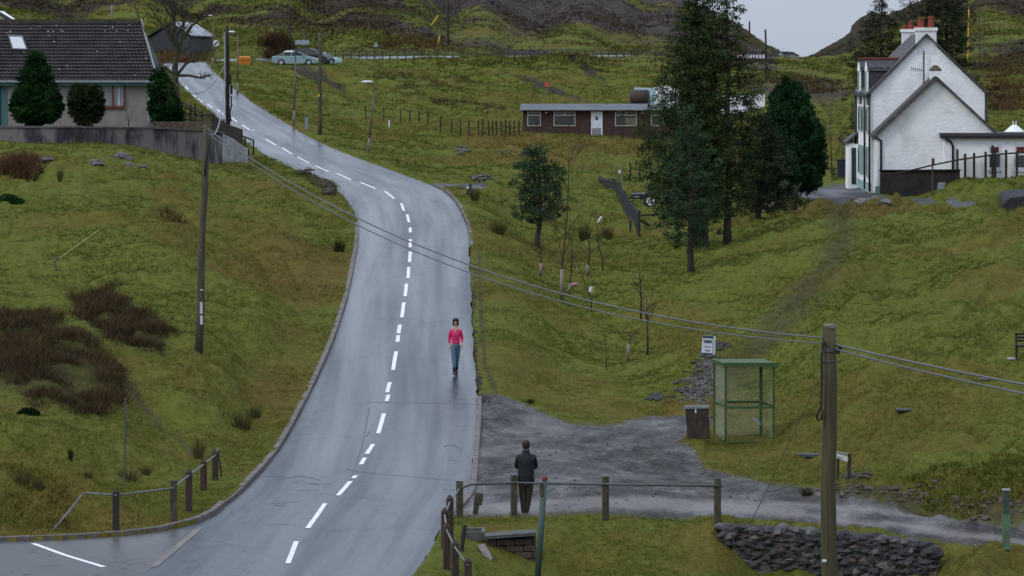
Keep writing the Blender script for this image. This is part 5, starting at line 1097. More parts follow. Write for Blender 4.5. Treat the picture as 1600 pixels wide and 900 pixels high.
# ================================================================ cars
def car(px, py, d, label, col, heading, L=4.7, hgt=1.43, estate=False, name='parked_car', pxl=None):
    o0 = Vector(P(px, py, d)); t = thing(name, o0, label, 'car', 'cars parked on the upper road'); M = Matrix.Rotation(heading, 3, 'Z')
    def T(x, y, z): return o0+M @ Vector((x, y, z))
    k = L/4.7; body = [(-2.33,.32),(-2.36,.55),(-2.33,.86),(-2.2,.95),(-1.6,.98),(1.0,.97),(1.75,.86),(2.2,.7),(2.34,.52),(2.33,.27),(1.86,.2),(-1.9,.2)]
    def arch(cx): return [(cx+.36*math.cos(a), .3+.36*math.sin(a)) for a in np.linspace(0, math.pi, 9)]
    prof = body[:10]+[(1.82,.22)]+[(x, z) for x, z in arch(1.42)]+[(.9,.2),(-.95,.2)]+[(x, z) for x, z in arch(-1.4)]+[(-1.9,.24)]
    mb = MB(); n = len(prof); vs = []
    for y, sxx in ((-.86, 1), (-.8, 1), (.8, 1), (.86, 1)):
        for x, z in prof:
            inn = .03 if abs(y) > .82 else 0; vs.append(T(x*k*(1-inn*.5), y, (z-(.05 if abs(y) > .82 and z > .8 else 0))*hgt/1.43))
    fs = [tuple(range(n))[::-1], tuple(range(3*n, 4*n))]+[(j*n+i, j*n+(i+1) % n, (j+1)*n+(i+1) % n, (j+1)*n+i) for j in range(3) for i in range(n)]
    mb.add(vs, fs); paint = mat('car_paint_'+name+str(round(col[0]*100)), col, .45, .1, 1, spec=.3); b = mb.build('body', paint, t)
    if estate: cabin = [(-2.2,.95),(-2.0,1.38),(-.9,1.47),(.1,1.45),(.5,1.32),(1.15,.95)]
    else: cabin = [(-1.9,.95),(-1.05,1.36),(-.4,1.43),(.15,1.41),(.45,1.32),(1.25,.95)]
    mb = MB(); n = len(cabin); vs = []
    for y in (-1, 1):
        for x, z in cabin: vs.append(T(x*k, y*(.8-.22*(z-.95)/.48), z*hgt/1.43))
    mb.add(vs, [tuple(range(n)), tuple(range(n, 2*n))[::-1]]+[(i, n+i, n+(i+1) % n, (i+1) % n) for i in range(n)]); g_ = mb.build('windows', mat('car_glass', (.02, .026, .03), .45, .1, 1, spec=.15), t)
    mb = MB(); rp = [T(x*k, y*(.8-.22*(z-.95)/.48)*1.01, (z+.012)*hgt/1.43) for x, z in cabin[1:-1] for y in (-1, 1)]
    mb.add([v for v in rp]+[v-Vector((0, 0, .05)) for v in rp], [(2*i, 2*i+2, 2*i+3, 2*i+1) for i in range(len(cabin)-3)]); mb.build('roof', paint, t)
    mb = MB()
    for s in (-1, 1):
        for (x0, z0), (x1, z1) in ((cabin[0], cabin[1]), (cabin[-2], cabin[-1]), ((-.35, .95), (-.4, 1.42)), ((-1.2, .95), (-1.15, 1.36))):
            mb.beam(T(x0*k, s*(.81-.22*(z0-.95)/.48), z0*hgt/1.43), T(x1*k, s*(.81-.22*(z1-.95)/.48), z1*hgt/1.43), .06)
    mb.build('pillars', paint, t)
    for x in (1.42, -1.4):
        for s in (-1, 1):
            wh_ = MB().tube([T(x*k, s*.84, .31), T(x*k, s*.66, .31)], .31, 16).build('wheel', black, t); MB().tube([T(x*k, s*.855, .31), T(x*k, s*.80, .31)], .2, 12).build('rim', mat('alloy', (.4, .4, .42), .4), wh_)
    for s in (-1, 1):
        MB().box(T(2.2*k, s*.62, .66), (.22, .3, .14), M).build('headlight', mat('lamp_lens', (.6, .62, .62), .2), t); MB().box(T(-2.27*k, s*.68, .78), (.14, .22, .2), M).build('tail_light', mat('tail_red', (.25, .02, .02), .3), t)
        MB().box(T(.85*k, s*.93, .98), (.16, .14, .12), M).build('mirror', paint, t)
    MB().box(T(2.345*k, 0, .42), (.03, .5, .11), M).build('number_plate', offwhite, t)
car(462, 102.3, 417, 'teal saloon car parked nearest the slope edge', (.22, .33, .35), R(-3))
car(486, 102.3, 421.5, 'dark estate car parked half behind the teal saloon', (.025, .028, .038), R(-24), L=4.7, hgt=1.72, estate=True)
car(503, 102.2, 424, 'pale blue car with only its nose showing right of the dark estate', (.30, .46, .50), R(-12), L=3.9, hgt=1.35)
gd = hit(381, 101, 330, 420); t = thing('grit_bin', P(381, 102, gd), 'orange grit skip standing beside the road at the top', 'grit bin'); org_ = mat('orange_bin', (.62, .22, .03), .5, .2, 3)
MB().box(P(381, 96.5, gd), (1.05, .8, .72), None, 1.22).build('body', org_, t); MB().prism([P(372, 92.5, gd-.55), P(390.5, 92.5, gd-.55), P(389.5, 88.5, gd-.55), P(373.5, 88.5, gd-.55)], (0, .9, .05)).build('lid', org_, t)
for x in (377, 381, 385): MB().box(P(x, 96, gd-.55), (.05, .05, .5)).build('rib', org_, t)
# road signs
t = thing('speed_sign', P(338, 102, 396), 'round white speed sign with a black diagonal bar', 'sign'); MB().tube([P(337.5, 103, 396), P(337, 66, 396)], .04, 6).build('pole', dark_steel, t)
MB().tube([P(337.5, 67.5, 395.8), P(337.5, 67.5, 395.75)], .3, 20).build('plate', offwhite, t); MB().beam(P(334.6, 70, 395.7), P(340.5, 64.8, 395.7), .02, .1).build('diagonal_bar', black_paint, t)
t = thing('road_sign', G(471, 450), 'blue grey back of a rectangular road sign behind the cars', 'sign'); MB().prism([P(461, 69.5, 452), P(483, 69.5, 452), P(483, 62.5, 452), P(461, 62.5, 452)], (0, .06, 0)).build('plate', mat('sign_back', (.28, .36, .40), .5), t)
for x in (465, 478): MB().tube([P(x, 92, 452.2), P(x, 62, 452.2)], .05, 6).build('leg', dark_steel, t)
t = thing('road_sign', G(587, 475), 'small triangular warning sign by the upper road fence', 'sign'); MB().prism([P(583, 73, 474), P(591.5, 73, 474), P(587.3, 65, 474)], (0, .05, 0)).build('plate', mat('sign_back', ()), t); MB().tube([P(587.3, 90, 474.3), P(587.3, 66, 474.3)], .05, 6).build('pole', dark_steel, t)
t = thing('red_flag', GP(855, 153, 330, 420), 'small red square marker on a thin stick on the slope above the hut', 'marker'); d = t.location.y; MB().tube([t.location.copy(), P(855, 128, d)], .03, 5).build('stick', conc, t); MB().prism([P(851, 135.5, d-.1), P(858.5, 135.5, d-.1), P(858.5, 129, d-.1), P(851, 129, d-.1)], (0, .04, 0)).build('square', mat('flag_red', (.55, .08, .08), .6), t)
d = hit(479, 202, 230, 300); t = thing('utility_box', G(479, d), 'small grey utility cabinet between the lamp and the telegraph pole', 'cabinet'); MB().box(G(479, d)+Vector((0, 0, .4)), (.22, .3, .85)).build('body', mat('cabinet_grey', (.22, .25, .26), .5, .2, 4), t, bevel=.02); MB().box(G(479, d)+Vector((0, 0, .84)), (.26, .34, .05)).build('cap', dark_steel, t)
# ================================================================ far fences
def fence(name, label, posts, h, wd, m, rails=(), ds=None, railw=.05, rm=None):
    base = G(*posts[0]); t = thing(name, base, label, 'fence'); tops = []
    for i, (x, d) in enumerate(posts):
        b = G(x, d); hh = h*random.uniform(.88, 1.1); 
        MB().beam(b-Vector((0, 0, .2)), b+Vector((random.uniform(-.04, .04), 0, hh)), wd).build('post', m, t); tops.append((b, hh))
    for rf in rails:
        mb = MB()
        for (a, ha), (b_, hb) in zip(tops[:-1], tops[1:]): mb.beam(a+Vector((0, -wd/2-.01, h*rf)), b_+Vector((0, -wd/2-.01, h*rf)), railw*.6, railw)
        mb.build('rail', rm or m, t)
    return t
def urd(x): return float(np.interp(x, up_[:, 0], up_[:, 3]))
fence('roadside_fence', 'long fence of dark posts along the near edge of the upper road', [(x, urd(x)-4.5) for x in np.arange(512, 1052, 12.2)], 1.15, .14, slate, (.9, .5), railw=.1)
fence('roadside_fence', 'short tube barrier left of the teal car', [(425, 421), (432, 422), (440, 423)], .9, .08, conc, (.95,))
fp = [(x, hit(x, 190+(x-600)*.1, 262, 340)) for x in (572, 600, 626, 640, 655, 668)]; 
fence('field_fence', 'sparse posts of a wire fence across the mound right of the nearest lamp', fp, 1.0, .09, dark_wood, (.9,), railw=.015)
fp = [(x, hit(x, 212.5, 268, 320)) for x in (688, 705, 720, 733, 748, 754, 764, 770, 776, 784, 790, 797, 804, 811)]
fence('field_fence', 'close dark wire fence ending at the left end of the hut', fp, 1.05, .10, dark_wood, (.9, .5), railw=.02)
d = hit(608, 199, 262, 320); prop(MB().beam(G(608, d), G(608, d)+Vector((0, 0, .5)), .1).build('white_post', offwhite), 'tiny white post in the grass mound beside the wire fence', 'post')
fp = [(x, 291.5) for x in (839, 889, 905, 921, 956, 973, 990, 1014, 1035)]
fence('field_fence', 'thin dark fence posts standing in front of the hut', fp, .95, .07, black, (.9,), railw=.012)
# slatted grey fence by the trailer
sf = thing('slatted_fence', G(995, 192), 'grey slatted wooden fence curving downhill beside the trailer', 'fence'); ln = [(936, 303, 277, 238), (960, 309, 281, 228), (966, 315, 287, 224), (975, 332, 300, 212), (985, 345, 315, 203), (997, 366, 330, 192)]
tot = []
for (a, b_) in zip(ln[:-1], ln[1:]):
    for k in range(12): tot.append([a[i]+(b_[i]-a[i])*k/12 for i in range(4)])
slm = mat('slat_wood', (.065, .072, .075), .85, .4, 5); sl_ = None
for q in tot:
    z0 = gz((q[0]-CX)/F*q[3], q[3]); p = P(q[0], q[2]+random.uniform(-1, 1), q[3]); base_ = Vector((p.x, p.y, min(z0, P(q[0], q[1], q[3]).z)-.05)); MB().beam(base_, p, .09, .03).build('slat', slm, sf)
for q in ln: p = P(q[0], q[2]-1, q[3]); MB().beam(Vector((p.x+.05, p.y+.08, P(q[0], q[1]+2, q[3]).z)), p+Vector((.05, .08, 0)), .13).build('post', dark_wood, sf)
mb = MB()
for a, b_ in zip(ln[:-1], ln[1:]): mb.beam(P(a[0], a[2]+3, a[3]+.07), P(b_[0], b_[2]+3, b_[3]+.07), .06, .09)
mb.build('rail', slm, sf)
fence('field_fence', 'dark fence posts standing behind the trailer', [(x, 246) for x in (985, 1000, 1016, 1030, 1044)], 1.3, .11, dark_wood, (.75,), railw=.05)
t = thing('gate', G(1010, 196), 'broken dark timber gate rails right of the slatted fence', 'gate')
for a, b_ in (((998, 337, 193), (1030, 335, 195)), ((998, 343, 193), (1014, 352, 195)), ((985, 362, 191), (985, 343, 191))): MB().beam(P(*a), P(*b_), .1).build('bar', dark_wood, t)
t = thing('lamp_post', G(971, 228), 'thin pale pole with a small white lamp beside the slatted fence', 'lamp'); MB().tube([G(971, 226), P(971, 258, 226)], .04, 6).build('pole', conc, t); MB().box(P(968, 268, 225.8), (.1, .1, .2)).build('lamp_head', offwhite, t)
# trailer
t = thing('trailer', P(1015, 321, 226), 'low dark flatbed trailer with one white wheel behind the slatted fence', 'trailer'); d = hit(1016, 323, 200, 260)-.5; print('trailer d', d); dm = mat('trailer_black', (.018, .02, .028), .5, .3, 3)
MB().prism([P(988, 311, d), P(1070, 311, d), P(1070, 302, d), P(988, 303, d)], (0, 1.8, 0)).build('bed', dm, t, bevel=.03)
MB().beam(P(988, 308, d+.9), P(974, 313, d+.9), .1).build('drawbar', dm, t)
w_ = MB().tube([P(1016.5, 314.5, d-.18), P(1016.5, 314.5, d+.02)], .36, 20).build('wheel', black, t); MB().tube([P(1016.5, 314.5, d-.2), P(1016.5, 314.5, d-.15)], .22, 16).build('rim', offwhite, w_)
c = P(1016.5, 314.5, d-.12); MB().tube([c+Vector((.47*math.cos(a), 0, .45*math.sin(a))) for a in np.linspace(.1, math.pi-.1, 10)], .06, 6).build('mudguard', dm, t)
w2_ = MB().tube([P(1046, 314.5, d-.18), P(1046, 314.5, d+.02)], .36, 20).build('wheel', black, t)
MB().box(P(995, 307.5, d-.02), (.3, .03, .1)).build('light_bar', conc, t)
# ---------------------------------------------------------------- loose things on the grass
def plank(a, b_, label, m, wd=.06): prop(MB().beam(P(*a), P(*b_), wd*1.4, wd).build('plank', m), label, 'plank')
d = hit(937, 350, 180, 240); plank((934, 349, d), (939.5, 339, d-.1), 'short white plank sticking up in the rushes', offwhite, .09)
t = thing('log_pile', G(1175, 205), 'heap of pale broken timber on the bank behind the pines', 'timber')
dl = hit(1185, 334, 180, 230)
for k in range(16):
    x = random.uniform(1160, 1200); y = 340-(x-1160)*.42+random.uniform(-4, 3); a = P(x, y, dl+random.uniform(-1, 1)); an = random.uniform(-.4, .9); MB().beam(a, a+Vector((math.cos(an)*random.uniform(.5, 1), random.uniform(-.4, .4), math.sin(an)*.5)), .09).build('branch', random.choice([conc, mat('pale_timber', (.3, .28, .27), .8, .3, 4), dark_wood]), t)
stn = MB(); rsx = random.Random(5)
def stones(name, label, spots, m, smin, smax, n, kind=None):
    mb = MB()
    for k in range(n):
        x, y, rx, ry = rsx.choice(spots); px_ = rsx.gauss(x, rx/2); py_ = rsx.gauss(y, ry/2); d = hit(px_, py_); s = rsx.uniform(smin, smax); rock(mb, G(px_, d)+Vector((0, 0, s*.12)), (s, s*.9, s*.5), rsx)
    o = mb.build(name, m, base=None); prop(o, label, 'stones', kind='stuff'); return o
stones('rubble', 'scattered wet grey rubble in the dry burn above the gravel', [(1104, 572, 16, 12), (1094, 600, 22, 14), (1090, 618, 30, 12), (1105, 555, 8, 6)], stone2, .03, .11, 420)
stones('rubble', 'dark wet stones among the pale rubble of the burn', [(1095, 585, 24, 26), (1090, 610, 36, 16), (1025, 622, 14, 4), (1120, 542, 18, 4)], stone, .04, .14, 220)
stones('scattered_stones', 'few dark stones poking from the grass below the grey garden wall', [(190, 248, 20, 3), (212, 262, 16, 2), (152, 254, 10, 4), (72, 254, 6, 2)], stone2, .15, .4, 16)
stones('rock_outcrop', 'dark rocky edge where the bank meets the road bend', [(480, 272, 10, 4), (495, 283, 12, 4), (510, 290, 10, 6), (514, 298, 4, 8)], mat('mossy_rock', (.05, .045, .025), .9, .6, 3, .03, col2=(.014, .013, .011)), .12, .42, 60)
stones('rubble', 'small stones lying over the gravel by the shelter', [(960, 720, 160, 30), (900, 770, 160, 30), (1150, 770, 120, 10)], stone2, .02, .06, 200)
stones('bank_stones', 'stones showing in the cut bank beside the track', [(1350, 770, 90, 10), (1450, 775, 80, 16), (1560, 790, 60, 22), (1340, 745, 30, 4)], stone3, .04, .13, 150)
stones('scattered_stones', 'pale stones at the head of the worn path', [(1340, 318, 8, 3), (1385, 319, 10, 2)], conc, .12, .35, 10)
stones('rubble', 'grey stones in the ditch right of the bend', [(750, 280, 26, 4), (722, 236, 10, 8)], stone2, .08, .25, 60)
stones('gutter_grit', 'dark grit and stones along the worn right edge of the road', [(741, 470, 3, 60), (743, 560, 3, 40), (748, 600, 5, 16), (755, 625, 10, 8)], stone, .02, .06, 380)
# ================================================================ trees and bushes
pine_m = tintmat('pine_needles', [(0, (.012, .022, .008)), (.45, (.034, .056, .020)), (.8, (.058, .088, .030)), (1, (.085, .105, .036))])
pine_b = tintmat('blue_pine_needles', [(0, (.012, .026, .013)), (.45, (.032, .066, .032)), (.8, (.055, .10, .048)), (1, (.08, .115, .05))])
cyp_m = tintmat('cypress_leaves', [(0, (.005, .014, .007)), (.45, (.014, .046, .018)), (.8, (.028, .078, .030)), (1, (.05, .11, .04))])
con_m = tintmat('bright_conifer_leaves', [(0, (.004, .010, .004)), (.45, (.010, .036, .010)), (.8, (.022, .066, .016)), (1, (.045, .10, .028))])
olive_m = tintmat('olive_bush_leaves', [(0, (.006, .008, .004)), (.45, (.020, .032, .012)), (.8, (.04, .052, .02)), (1, (.08, .075, .035))])
drk_m = tintmat('dark_spruce_needles', [(0, (.008, .011, .007)), (.45, (.024, .034, .018)), (.8, (.042, .054, .03)), (1, (.08, .08, .045))])
bark = mat('pine_bark', (.055, .045, .038), .9, .5, 5, .02, stretch=(4, 4, 1)); bark2 = mat('twig_bark', (.045, .034, .028), .9, .4, 5); barkm = mat('mossy_bark', (.06, .058, .03), .9, .5, 2, .02, col2=(.03, .026, .02))
guardm = mat('tree_guard', (.24, .18, .165), .7, .3, 5); whiteg = mat('white_guard', (.6, .6, .6), .6)
def leafmesh(name, C, r, n, ls, m, parent, tint, up=.3, asp=2.2):
    """C centres (k,3), r clump radius, n faces per clump, ls leaf size"""
    k = len(C); c = np.repeat(C, n, 0); rr = np.repeat(np.broadcast_to(r, (k,)), n); M = k*n
    g = RS.normal(0, 1, (M, 3)); g /= np.linalg.norm(g, axis=1)[:, None]; rad = RS.uniform(0, 1, M)**.5
    p = c+g*(rr*rad)[:, None]*np.array([1, 1, .7])
    a = g+RS.normal(0, .6, (M, 3))+np.array([0, 0, up]); a /= np.linalg.norm(a, axis=1)[:, None]
    b = np.cross(a, RS.normal(0, 1, (M, 3))); b /= np.linalg.norm(b, axis=1)[:, None]+1e-9
    s = ls*RS.uniform(.6, 1.4, M)[:, None]
    Vv = np.empty((M, 4, 3)); Vv[:, 0] = p-a*s*.5*asp; Vv[:, 1] = p+b*s*.5; Vv[:, 2] = p+a*s*.5*asp; Vv[:, 3] = p-b*s*.5
    t = np.repeat(np.repeat(tint, n)+.0*rad, 4)+np.repeat(RS.normal(0, .09, M), 4)
    return npmesh(name, Vv.reshape(-1, 3), np.arange(M*4).reshape(-1, 4), m, np.clip(t, 0, 1), parent=parent)
def pine(base, px_top, py_top, d, prof, label, r0=.14, nb=60, leaf=pine_m, dens=1.0, barkm_=bark, name='pine_tree', wig=.15, start=.3, droop=.0, clump=.26, ls=.075, group=None, lean_pts=None, cat='tree'):
    """prof: list of (py, left px, right px): where the crown reaches"""
    s = d/F; top = P(px_top, py_top, d); t = thing(name, base, label, cat, group); H_ = (top-base).z
    ctl = [base]+([P(x, y, d) for x, y in lean_pts] if lean_pts else [])+[top]
    zs = [c.z for c in ctl]
    def trunk(z): 
        return Vector((np.interp(z, zs, [c.x for c in ctl])+wig*.3*math.sin(z*1.3), np.interp(z, zs, [c.y for c in ctl]), z))
    pts = [trunk(base.z+H_*k/16) for k in range(17)]; pts[0].z -= .3
    MB().tube(pts, [r0*(1-k/16)**.8*.95+.015+(.04 if k == 0 else 0) for k in range(17)], 8).build('trunk', barkm_, t, True)
    py = [p[0] for p in prof]; lf = [p[1] for p in prof]; rt = [p[2] for p in prof]
    C = []; T = []; br = MB(); y0, y1 = prof[0][0], prof[-1][0]
    for i in range(nb):
        yy = y0+(y1-y0)*((i+random.random())/nb); z = CZ-(yy-HY)*s; tr = trunk(min(z, top.z-.1)); az = i*2.4+random.uniform(-.4, .4)
        L = (np.interp(yy, py, lf)-CX)*s; Rr = (np.interp(yy, py, rt)-CX)*s
        xr = (Rr-tr.x) if math.cos(az) > 0 else (tr.x-L); dep = (Rr-L)/2
        ca_ = math.copysign(abs(math.cos(az))**.55, math.cos(az)); rad = Vector((ca_*max(xr, .05), math.sin(az)*max(dep, .1), 0))*random.uniform(.66, 1.12)
        rise = random.uniform(-.05, .22)-droop; sz0 = z-rad.length*max(rise, 0)*.6
        st = trunk(min(max(sz0-rad.length*.15, base.z+.4), top.z-.05)); en = Vector((tr.x+rad.x, tr.y+rad.y, z+rad.length*rise))
        mid = st.lerp(en, .55)+Vector((0, 0, -.08*rad.length+.1*droop)); bp = [st, st.lerp(mid, .6)+Vector((random.uniform(-.05, .05),)*3), mid, en]
        br.tube(bp, [.012+.013*rad.length, .010+.01*rad.length, .012, .006], 4, False)
        nn = max(2, int(rad.length*5.6*dens))
        for j in range(nn):
            u = start+(1-start)*((j+random.random())/nn); p = (st.lerp(mid, u/.55) if u < .55 else mid.lerp(en, (u-.55)/.45)); sp = rad.length*.22
            q = p+Vector((random.gauss(0, sp), random.gauss(0, sp), random.gauss(0, sp*.45)))
            C.append(q); T.append(.42+.30*random.gauss(0, 1)*.7+.22*(u-.6))
            if random.random() < .4: br.tube([p, q], [.01, .005], 3, False)
    br.build('branches', barkm_, t)
    leafmesh('crown', np.array(C), clump*RS.uniform(.7, 1.35, len(C)), 44, ls*.62, leaf, t, np.clip(np.array(T), 0, 1))
    return t
# five pines and the cypress of the middle group
pine(GP(1081, 425, 130, 200), 1076, 165, hit(1081, 425, 130, 200), [(166,1070,1084),(200,1052,1100),(235,1040,1112),(270,1030,1122),(300,1028,1128),(330,1022,1130),(355,1026,1122),(385,1052,1100)], 'slim front pine with a bluish sparse crown and a dark bare trunk', .13, 80, pine_b, .7, name='pine_tree', clump=.22, ls=.07)
pine(GP(1098, 384, 150, 230), 1090, -18, hit(1098, 384, 150, 230), [(-14,1076,1106),(18,1058,1122),(50,1050,1124),(90,1042,1130),(130,1034,1136),(170,1014,1144),(210,1000,1150),(250,1010,1152),(290,1020,1150),(330,1018,1150)], 'tallest dark pine with a wide bushy crown behind the slim front pine', .30, 175, pine_m, .85, start=.2, clump=.34, ls=.085)
pine(GP(1138, 380, 150, 230), 1137, -20, hit(1138, 380, 150, 230), [(-16,1126,1150),(10,1114,1160),(40,1118,1164),(60,1112,1160),(85,1098,1176),(110,1092,1190),(140,1092,1190),(175,1094,1184),(215,1096,1180),(260,1098,1178),(310,1110,1172),(340,1116,1168)], 'tall open pine with its straight trunk showing, right of the tallest pine', .17, 125, pine_m, .62, start=.35, clump=.27, ls=.08)
pine(GP(1186, 342, 150, 260), 1188, 176, hit(1186, 342, 150, 260), [(180,1172,1202),(215,1150,1222),(250,1140,1236),(290,1140,1240),(325,1150,1240)], 'lower brownish pine filling the gap beside the cypress', .12, 95, drk_m, .75, clump=.3, ls=.08)
pine(GP(840, 388, 130, 220), 838, 228, hit(840, 388, 130, 220), [(229,812,846),(240,806,862),(258,802,876),(275,798,884),(300,798,886),(318,788,884),(330,792,880),(342,802,868)], 'small rounded pine standing alone right of the road', .11, 60, pine_b, .72, name='pine_tree', clump=.23, ls=.075, start=.25, lean_pts=[(845, 345)])
def blob(base, d, lobes, label, leaf, n, ls=.06, clump=.17, name='conifer_bush', tr=.08, trunk_top=None, trunkm=bark, cat='bush', per=34, group=None):
    """dense evergreen: lobes (cx, cy, rx, ry_up, ry_down) in rows/columns at distance d"""
    s = d/F; t = thing(name, base, label, cat, group); C = []; T = []
    tot = sum(l[2]*(l[3]+l[4]) for l in lobes)
    for (cx, cy, rx, ru, rdn) in lobes:
        for i in range(int(n*rx*(ru+rdn)/tot)):
            v = np.random.RandomState(int(cx*7+i*13) % 99991).normal(0, 1, 3); v = RS.normal(0, 1, 3); v /= np.linalg.norm(v); rr = RS.uniform(.55, 1.0)**.5
            hh = v[2]; k = ru if hh > 0 else rdn; taper = 1.0 if hh < 0 else max(.05, 1-.55*hh**1.5) if ru > rdn*1.3 else 1.0
            c = P(cx, cy, d)+Vector((v[0]*rx*s*rr*taper, v[1]*rx*s*rr*taper, hh*k*s*rr)); C.append(c)
            T.append(.45+.55*float(fbm(np.array([c.x*2.1]), np.array([c.z*2.1+c.y]), 3, 400)[0])*1.3)
    leafmesh('foliage', np.array(C), clump*RS.uniform(.5, 1.4, len(C)), per, ls*.85, leaf, t, np.clip(np.array(T), 0, 1), up=.8)
    tp = P(*(trunk_top or (lobes[0][0], lobes[0][1])), d); MB().tube([base-Vector((0, 0, .2)), base.lerp(tp, .5), tp], [tr, tr*.8, tr*.4], 7).build('trunk', trunkm, t, True)
    return t
d = hit(1236, 308, 170, 240)
blob(G(1236, d), d, [(1228, 200, 28, 80, 60), (1248, 190, 25, 52, 44), (1264, 222, 25, 46, 44), (1203, 225, 22, 50, 40), (1270, 258, 20, 36, 28), (1236, 262, 46, 56, 38), (1212, 285, 30, 44, 24), (1256, 280, 30, 34, 20), (1214, 168, 12, 36, 30), (1243, 150, 10, 22, 24), (1280, 240, 9, 20, 18), (1192, 262, 16, 30, 26)], 'dark green many-lobed cypress at the edge of the tarmac yard', cyp_m, 3100, .065, .2, 'cypress_tree', .3, cat='tree')
blob(P(57, 206, 215), 215, [(57, 152, 38, 74, 44), (57, 166, 42, 50, 34), (40, 164, 26, 40, 28), (76, 165, 25, 38, 28), (57, 120, 22, 42, 40)], 'pointed bright green conifer in front of the bungalow wall', con_m, 2200, .05, .13, 'conifer', .12)
blob(P(135, 206, 215), 215, [(135, 168, 28, 32, 32), (122, 158, 16, 28, 30), (148, 160, 16, 28, 30), (134, 152, 11, 20, 22)], 'rounded olive green bush below the bungalow window', olive_m, 900, .05, .13, 'rounded_bush', .06)
blob(P(258, 206, 217.5), 217.5, [(255, 166, 24, 62, 34), (244, 150, 13, 44, 40), (268, 178, 20, 34, 22), (278, 188, 12, 16, 12)], 'dark wedge shaped conifer at the right corner of the bungalow', con_m, 900, .05, .15, 'conifer', .08)
for (x, y, w_, l) in ((12, 312, 14, 'dark green mound of rushes at the left edge'), (25, 318, 10, 'low dark green cushion beside the rush mound'), (44, 648, 16, 'dark green cushion low on the left slope')):
    d = hit(x, y); blob(G(x, d), d, [(x, y-2, w_, 6, 4)], l, con_m, 90, .04, .1, 'moss_cushion', .01, cat='plant')
d = hit(1375, 200, 260, 330) if False else 262
pine(G(1375, 255), 1378, -8, 255, [(-4,1372,1388),(20,1352,1398),(45,1340,1412),(70,1328,1424),(100,1322,1420),(130,1330,1412),(160,1340,1405),(195,1322,1400)], 'dark drooping spruce behind the dormers of the white house', .26, 90, drk_m, .8, droop=.12, clump=.3, ls=.08, name='spruce_tree')
pine(G(1340, 262), 1346, 168, 262, [(172,1330,1350),(200,1312,1350),(235,1322,1352),(262,1326,1352)], 'low dark spruce boughs left of the white house wall', .1, 26, drk_m, .9, name='spruce_tree', droop=.1)
pine(G(1480, 285), 1480, -20, 285, [(-16,1440,1504),(20,1428,1516),(60,1436,1512),(100,1450,1518),(150,1480,1546),(185,1500,1560)], 'dark spruce rising behind the main chimney of the white house', .28, 130, drk_m, .75, droop=.06, clump=.32, ls=.09, name='spruce_tree')
pine(G(1425, 300), 1421, -20, 300, [(-16,1408,1436),(20,1404,1440),(60,1400,1444),(100,1398,1446)], 'thin spruce tips between the two chimneys', .14, 36, drk_m, .6, name='spruce_tree')
# reddish brown thicket right of the white house
def thicket(name, pts, n, hgt, label, m, tint0, wdt=.03, per=12, sp=.25, cat='thicket', lean=.6, d0=80, d1=1200):
    xs = [p[0] for p in pts]; out_x = []; out_b = []
    px = RS.uniform(min(xs), max(xs), n*14); b = RS.uniform(Q/d1, Q/d0, n*14); py = look(PY0, px, b); k = inpoly(pts, px, py); px, b = px[k][:n], b[k][:n]
    if len(px) == 0: print('EMPTY', label); return
    nz = fbm((px-CX)/F*Q/b/1.5, Q/b/3, 3, 501); v, f, t = blades(px, b, per, (hgt*(1+nz)).clip(.1), np.full(len(px), wdt), np.full(len(px), sp), np.clip(tint0+nz*.7, 0, 1), lean)
    o = npmesh(name, v, f, m, t, base=v.mean(0)); o['kind'] = 'stuff'; return prop(o, label, cat)
rbrk = tintmat('red_bracken', [(0, (.012, .009, .007)), (.5, (.062, .032, .018)), (1, (.115, .062, .035))])
thicket('bracken_thicket', [(1535,110),(1580,84),(1620,76),(1700,70),(1700,165),(1600,175),(1545,185)], 700, .8, 'reddish brown thicket on the bank right of the white house', rbrk, .5, .06, 14, .5, d0=240, d1=520)
thicket('bracken_thicket', [(570,76),(600,66),(650,60),(690,70),(680,80),(600,82)], 190, .7, 'rusty brown bracken behind the upper road fence', rbrk, .6, .12, 12, .7, d0=480, d1=700)
thicket('bracken_thicket', [(222,86),(300,90),(330,94),(300,100),(240,101),(222,98)], 240, .55, 'brown rough grass in front of the corrugated shed', rbrk, .55, .09, 12, .5, d0=380, d1=445)
thicket('reed_bed', [(412,84),(425,70),(445,72),(452,84)], 120, 1.5, 'dark brown shrubs left of the parked cars', rbrk, .2, .1, 14, .5, d0=440, d1=600)
thicket('rush_bank', [(0,262),(30,258),(62,262),(64,284),(30,284),(0,278)], 150, .42, 'brown rushes growing along the hump at the left edge', rbrk, .5, .045, 16, .2, d0=150, d1=210)
thicket('rush_bank', [(240,325),(262,322),(300,345),(296,352),(262,338)], 46, .35, 'brown dead stalks in the middle of the left slope', rbrk, .5, .035, 10, .2, d0=130, d1=190)
dkb = tintmat('dark_heather', [(0, (.014, .014, .01)), (.5, (.042, .034, .022)), (1, (.085, .06, .034))])
for i, (pts, l) in enumerate((([(576,113),(600,120),(612,132),(590,128)], 'dark heather streak high on the slope left of the scree'), ([(612,118),(630,120),(640,132),(622,128)], 'short dark heather streak below the first'), ([(625,134),(650,140),(668,158),(640,150)], 'long diagonal heather streak in the middle slope'), ([(668,156),(690,160),(706,172),(684,168)], 'dark heather streak lower on the middle slope'), ([(690,110),(715,118),(745,136),(720,134),(698,122)], 'broad heather streak on the right middle slope'), ([(700,152),(730,158),(790,182),(760,180),(715,166)], 'long heather streak falling towards the hut'), ([(655,125),(680,130),(705,145),(680,146)], 'reddish heather streak in mid slope'))):
    thicket('heather_streak', pts, 46, .4, l, dkb if i != 6 else rbrk, .5, .07, 12, .6, cat='heather', d0=290, d1=470)
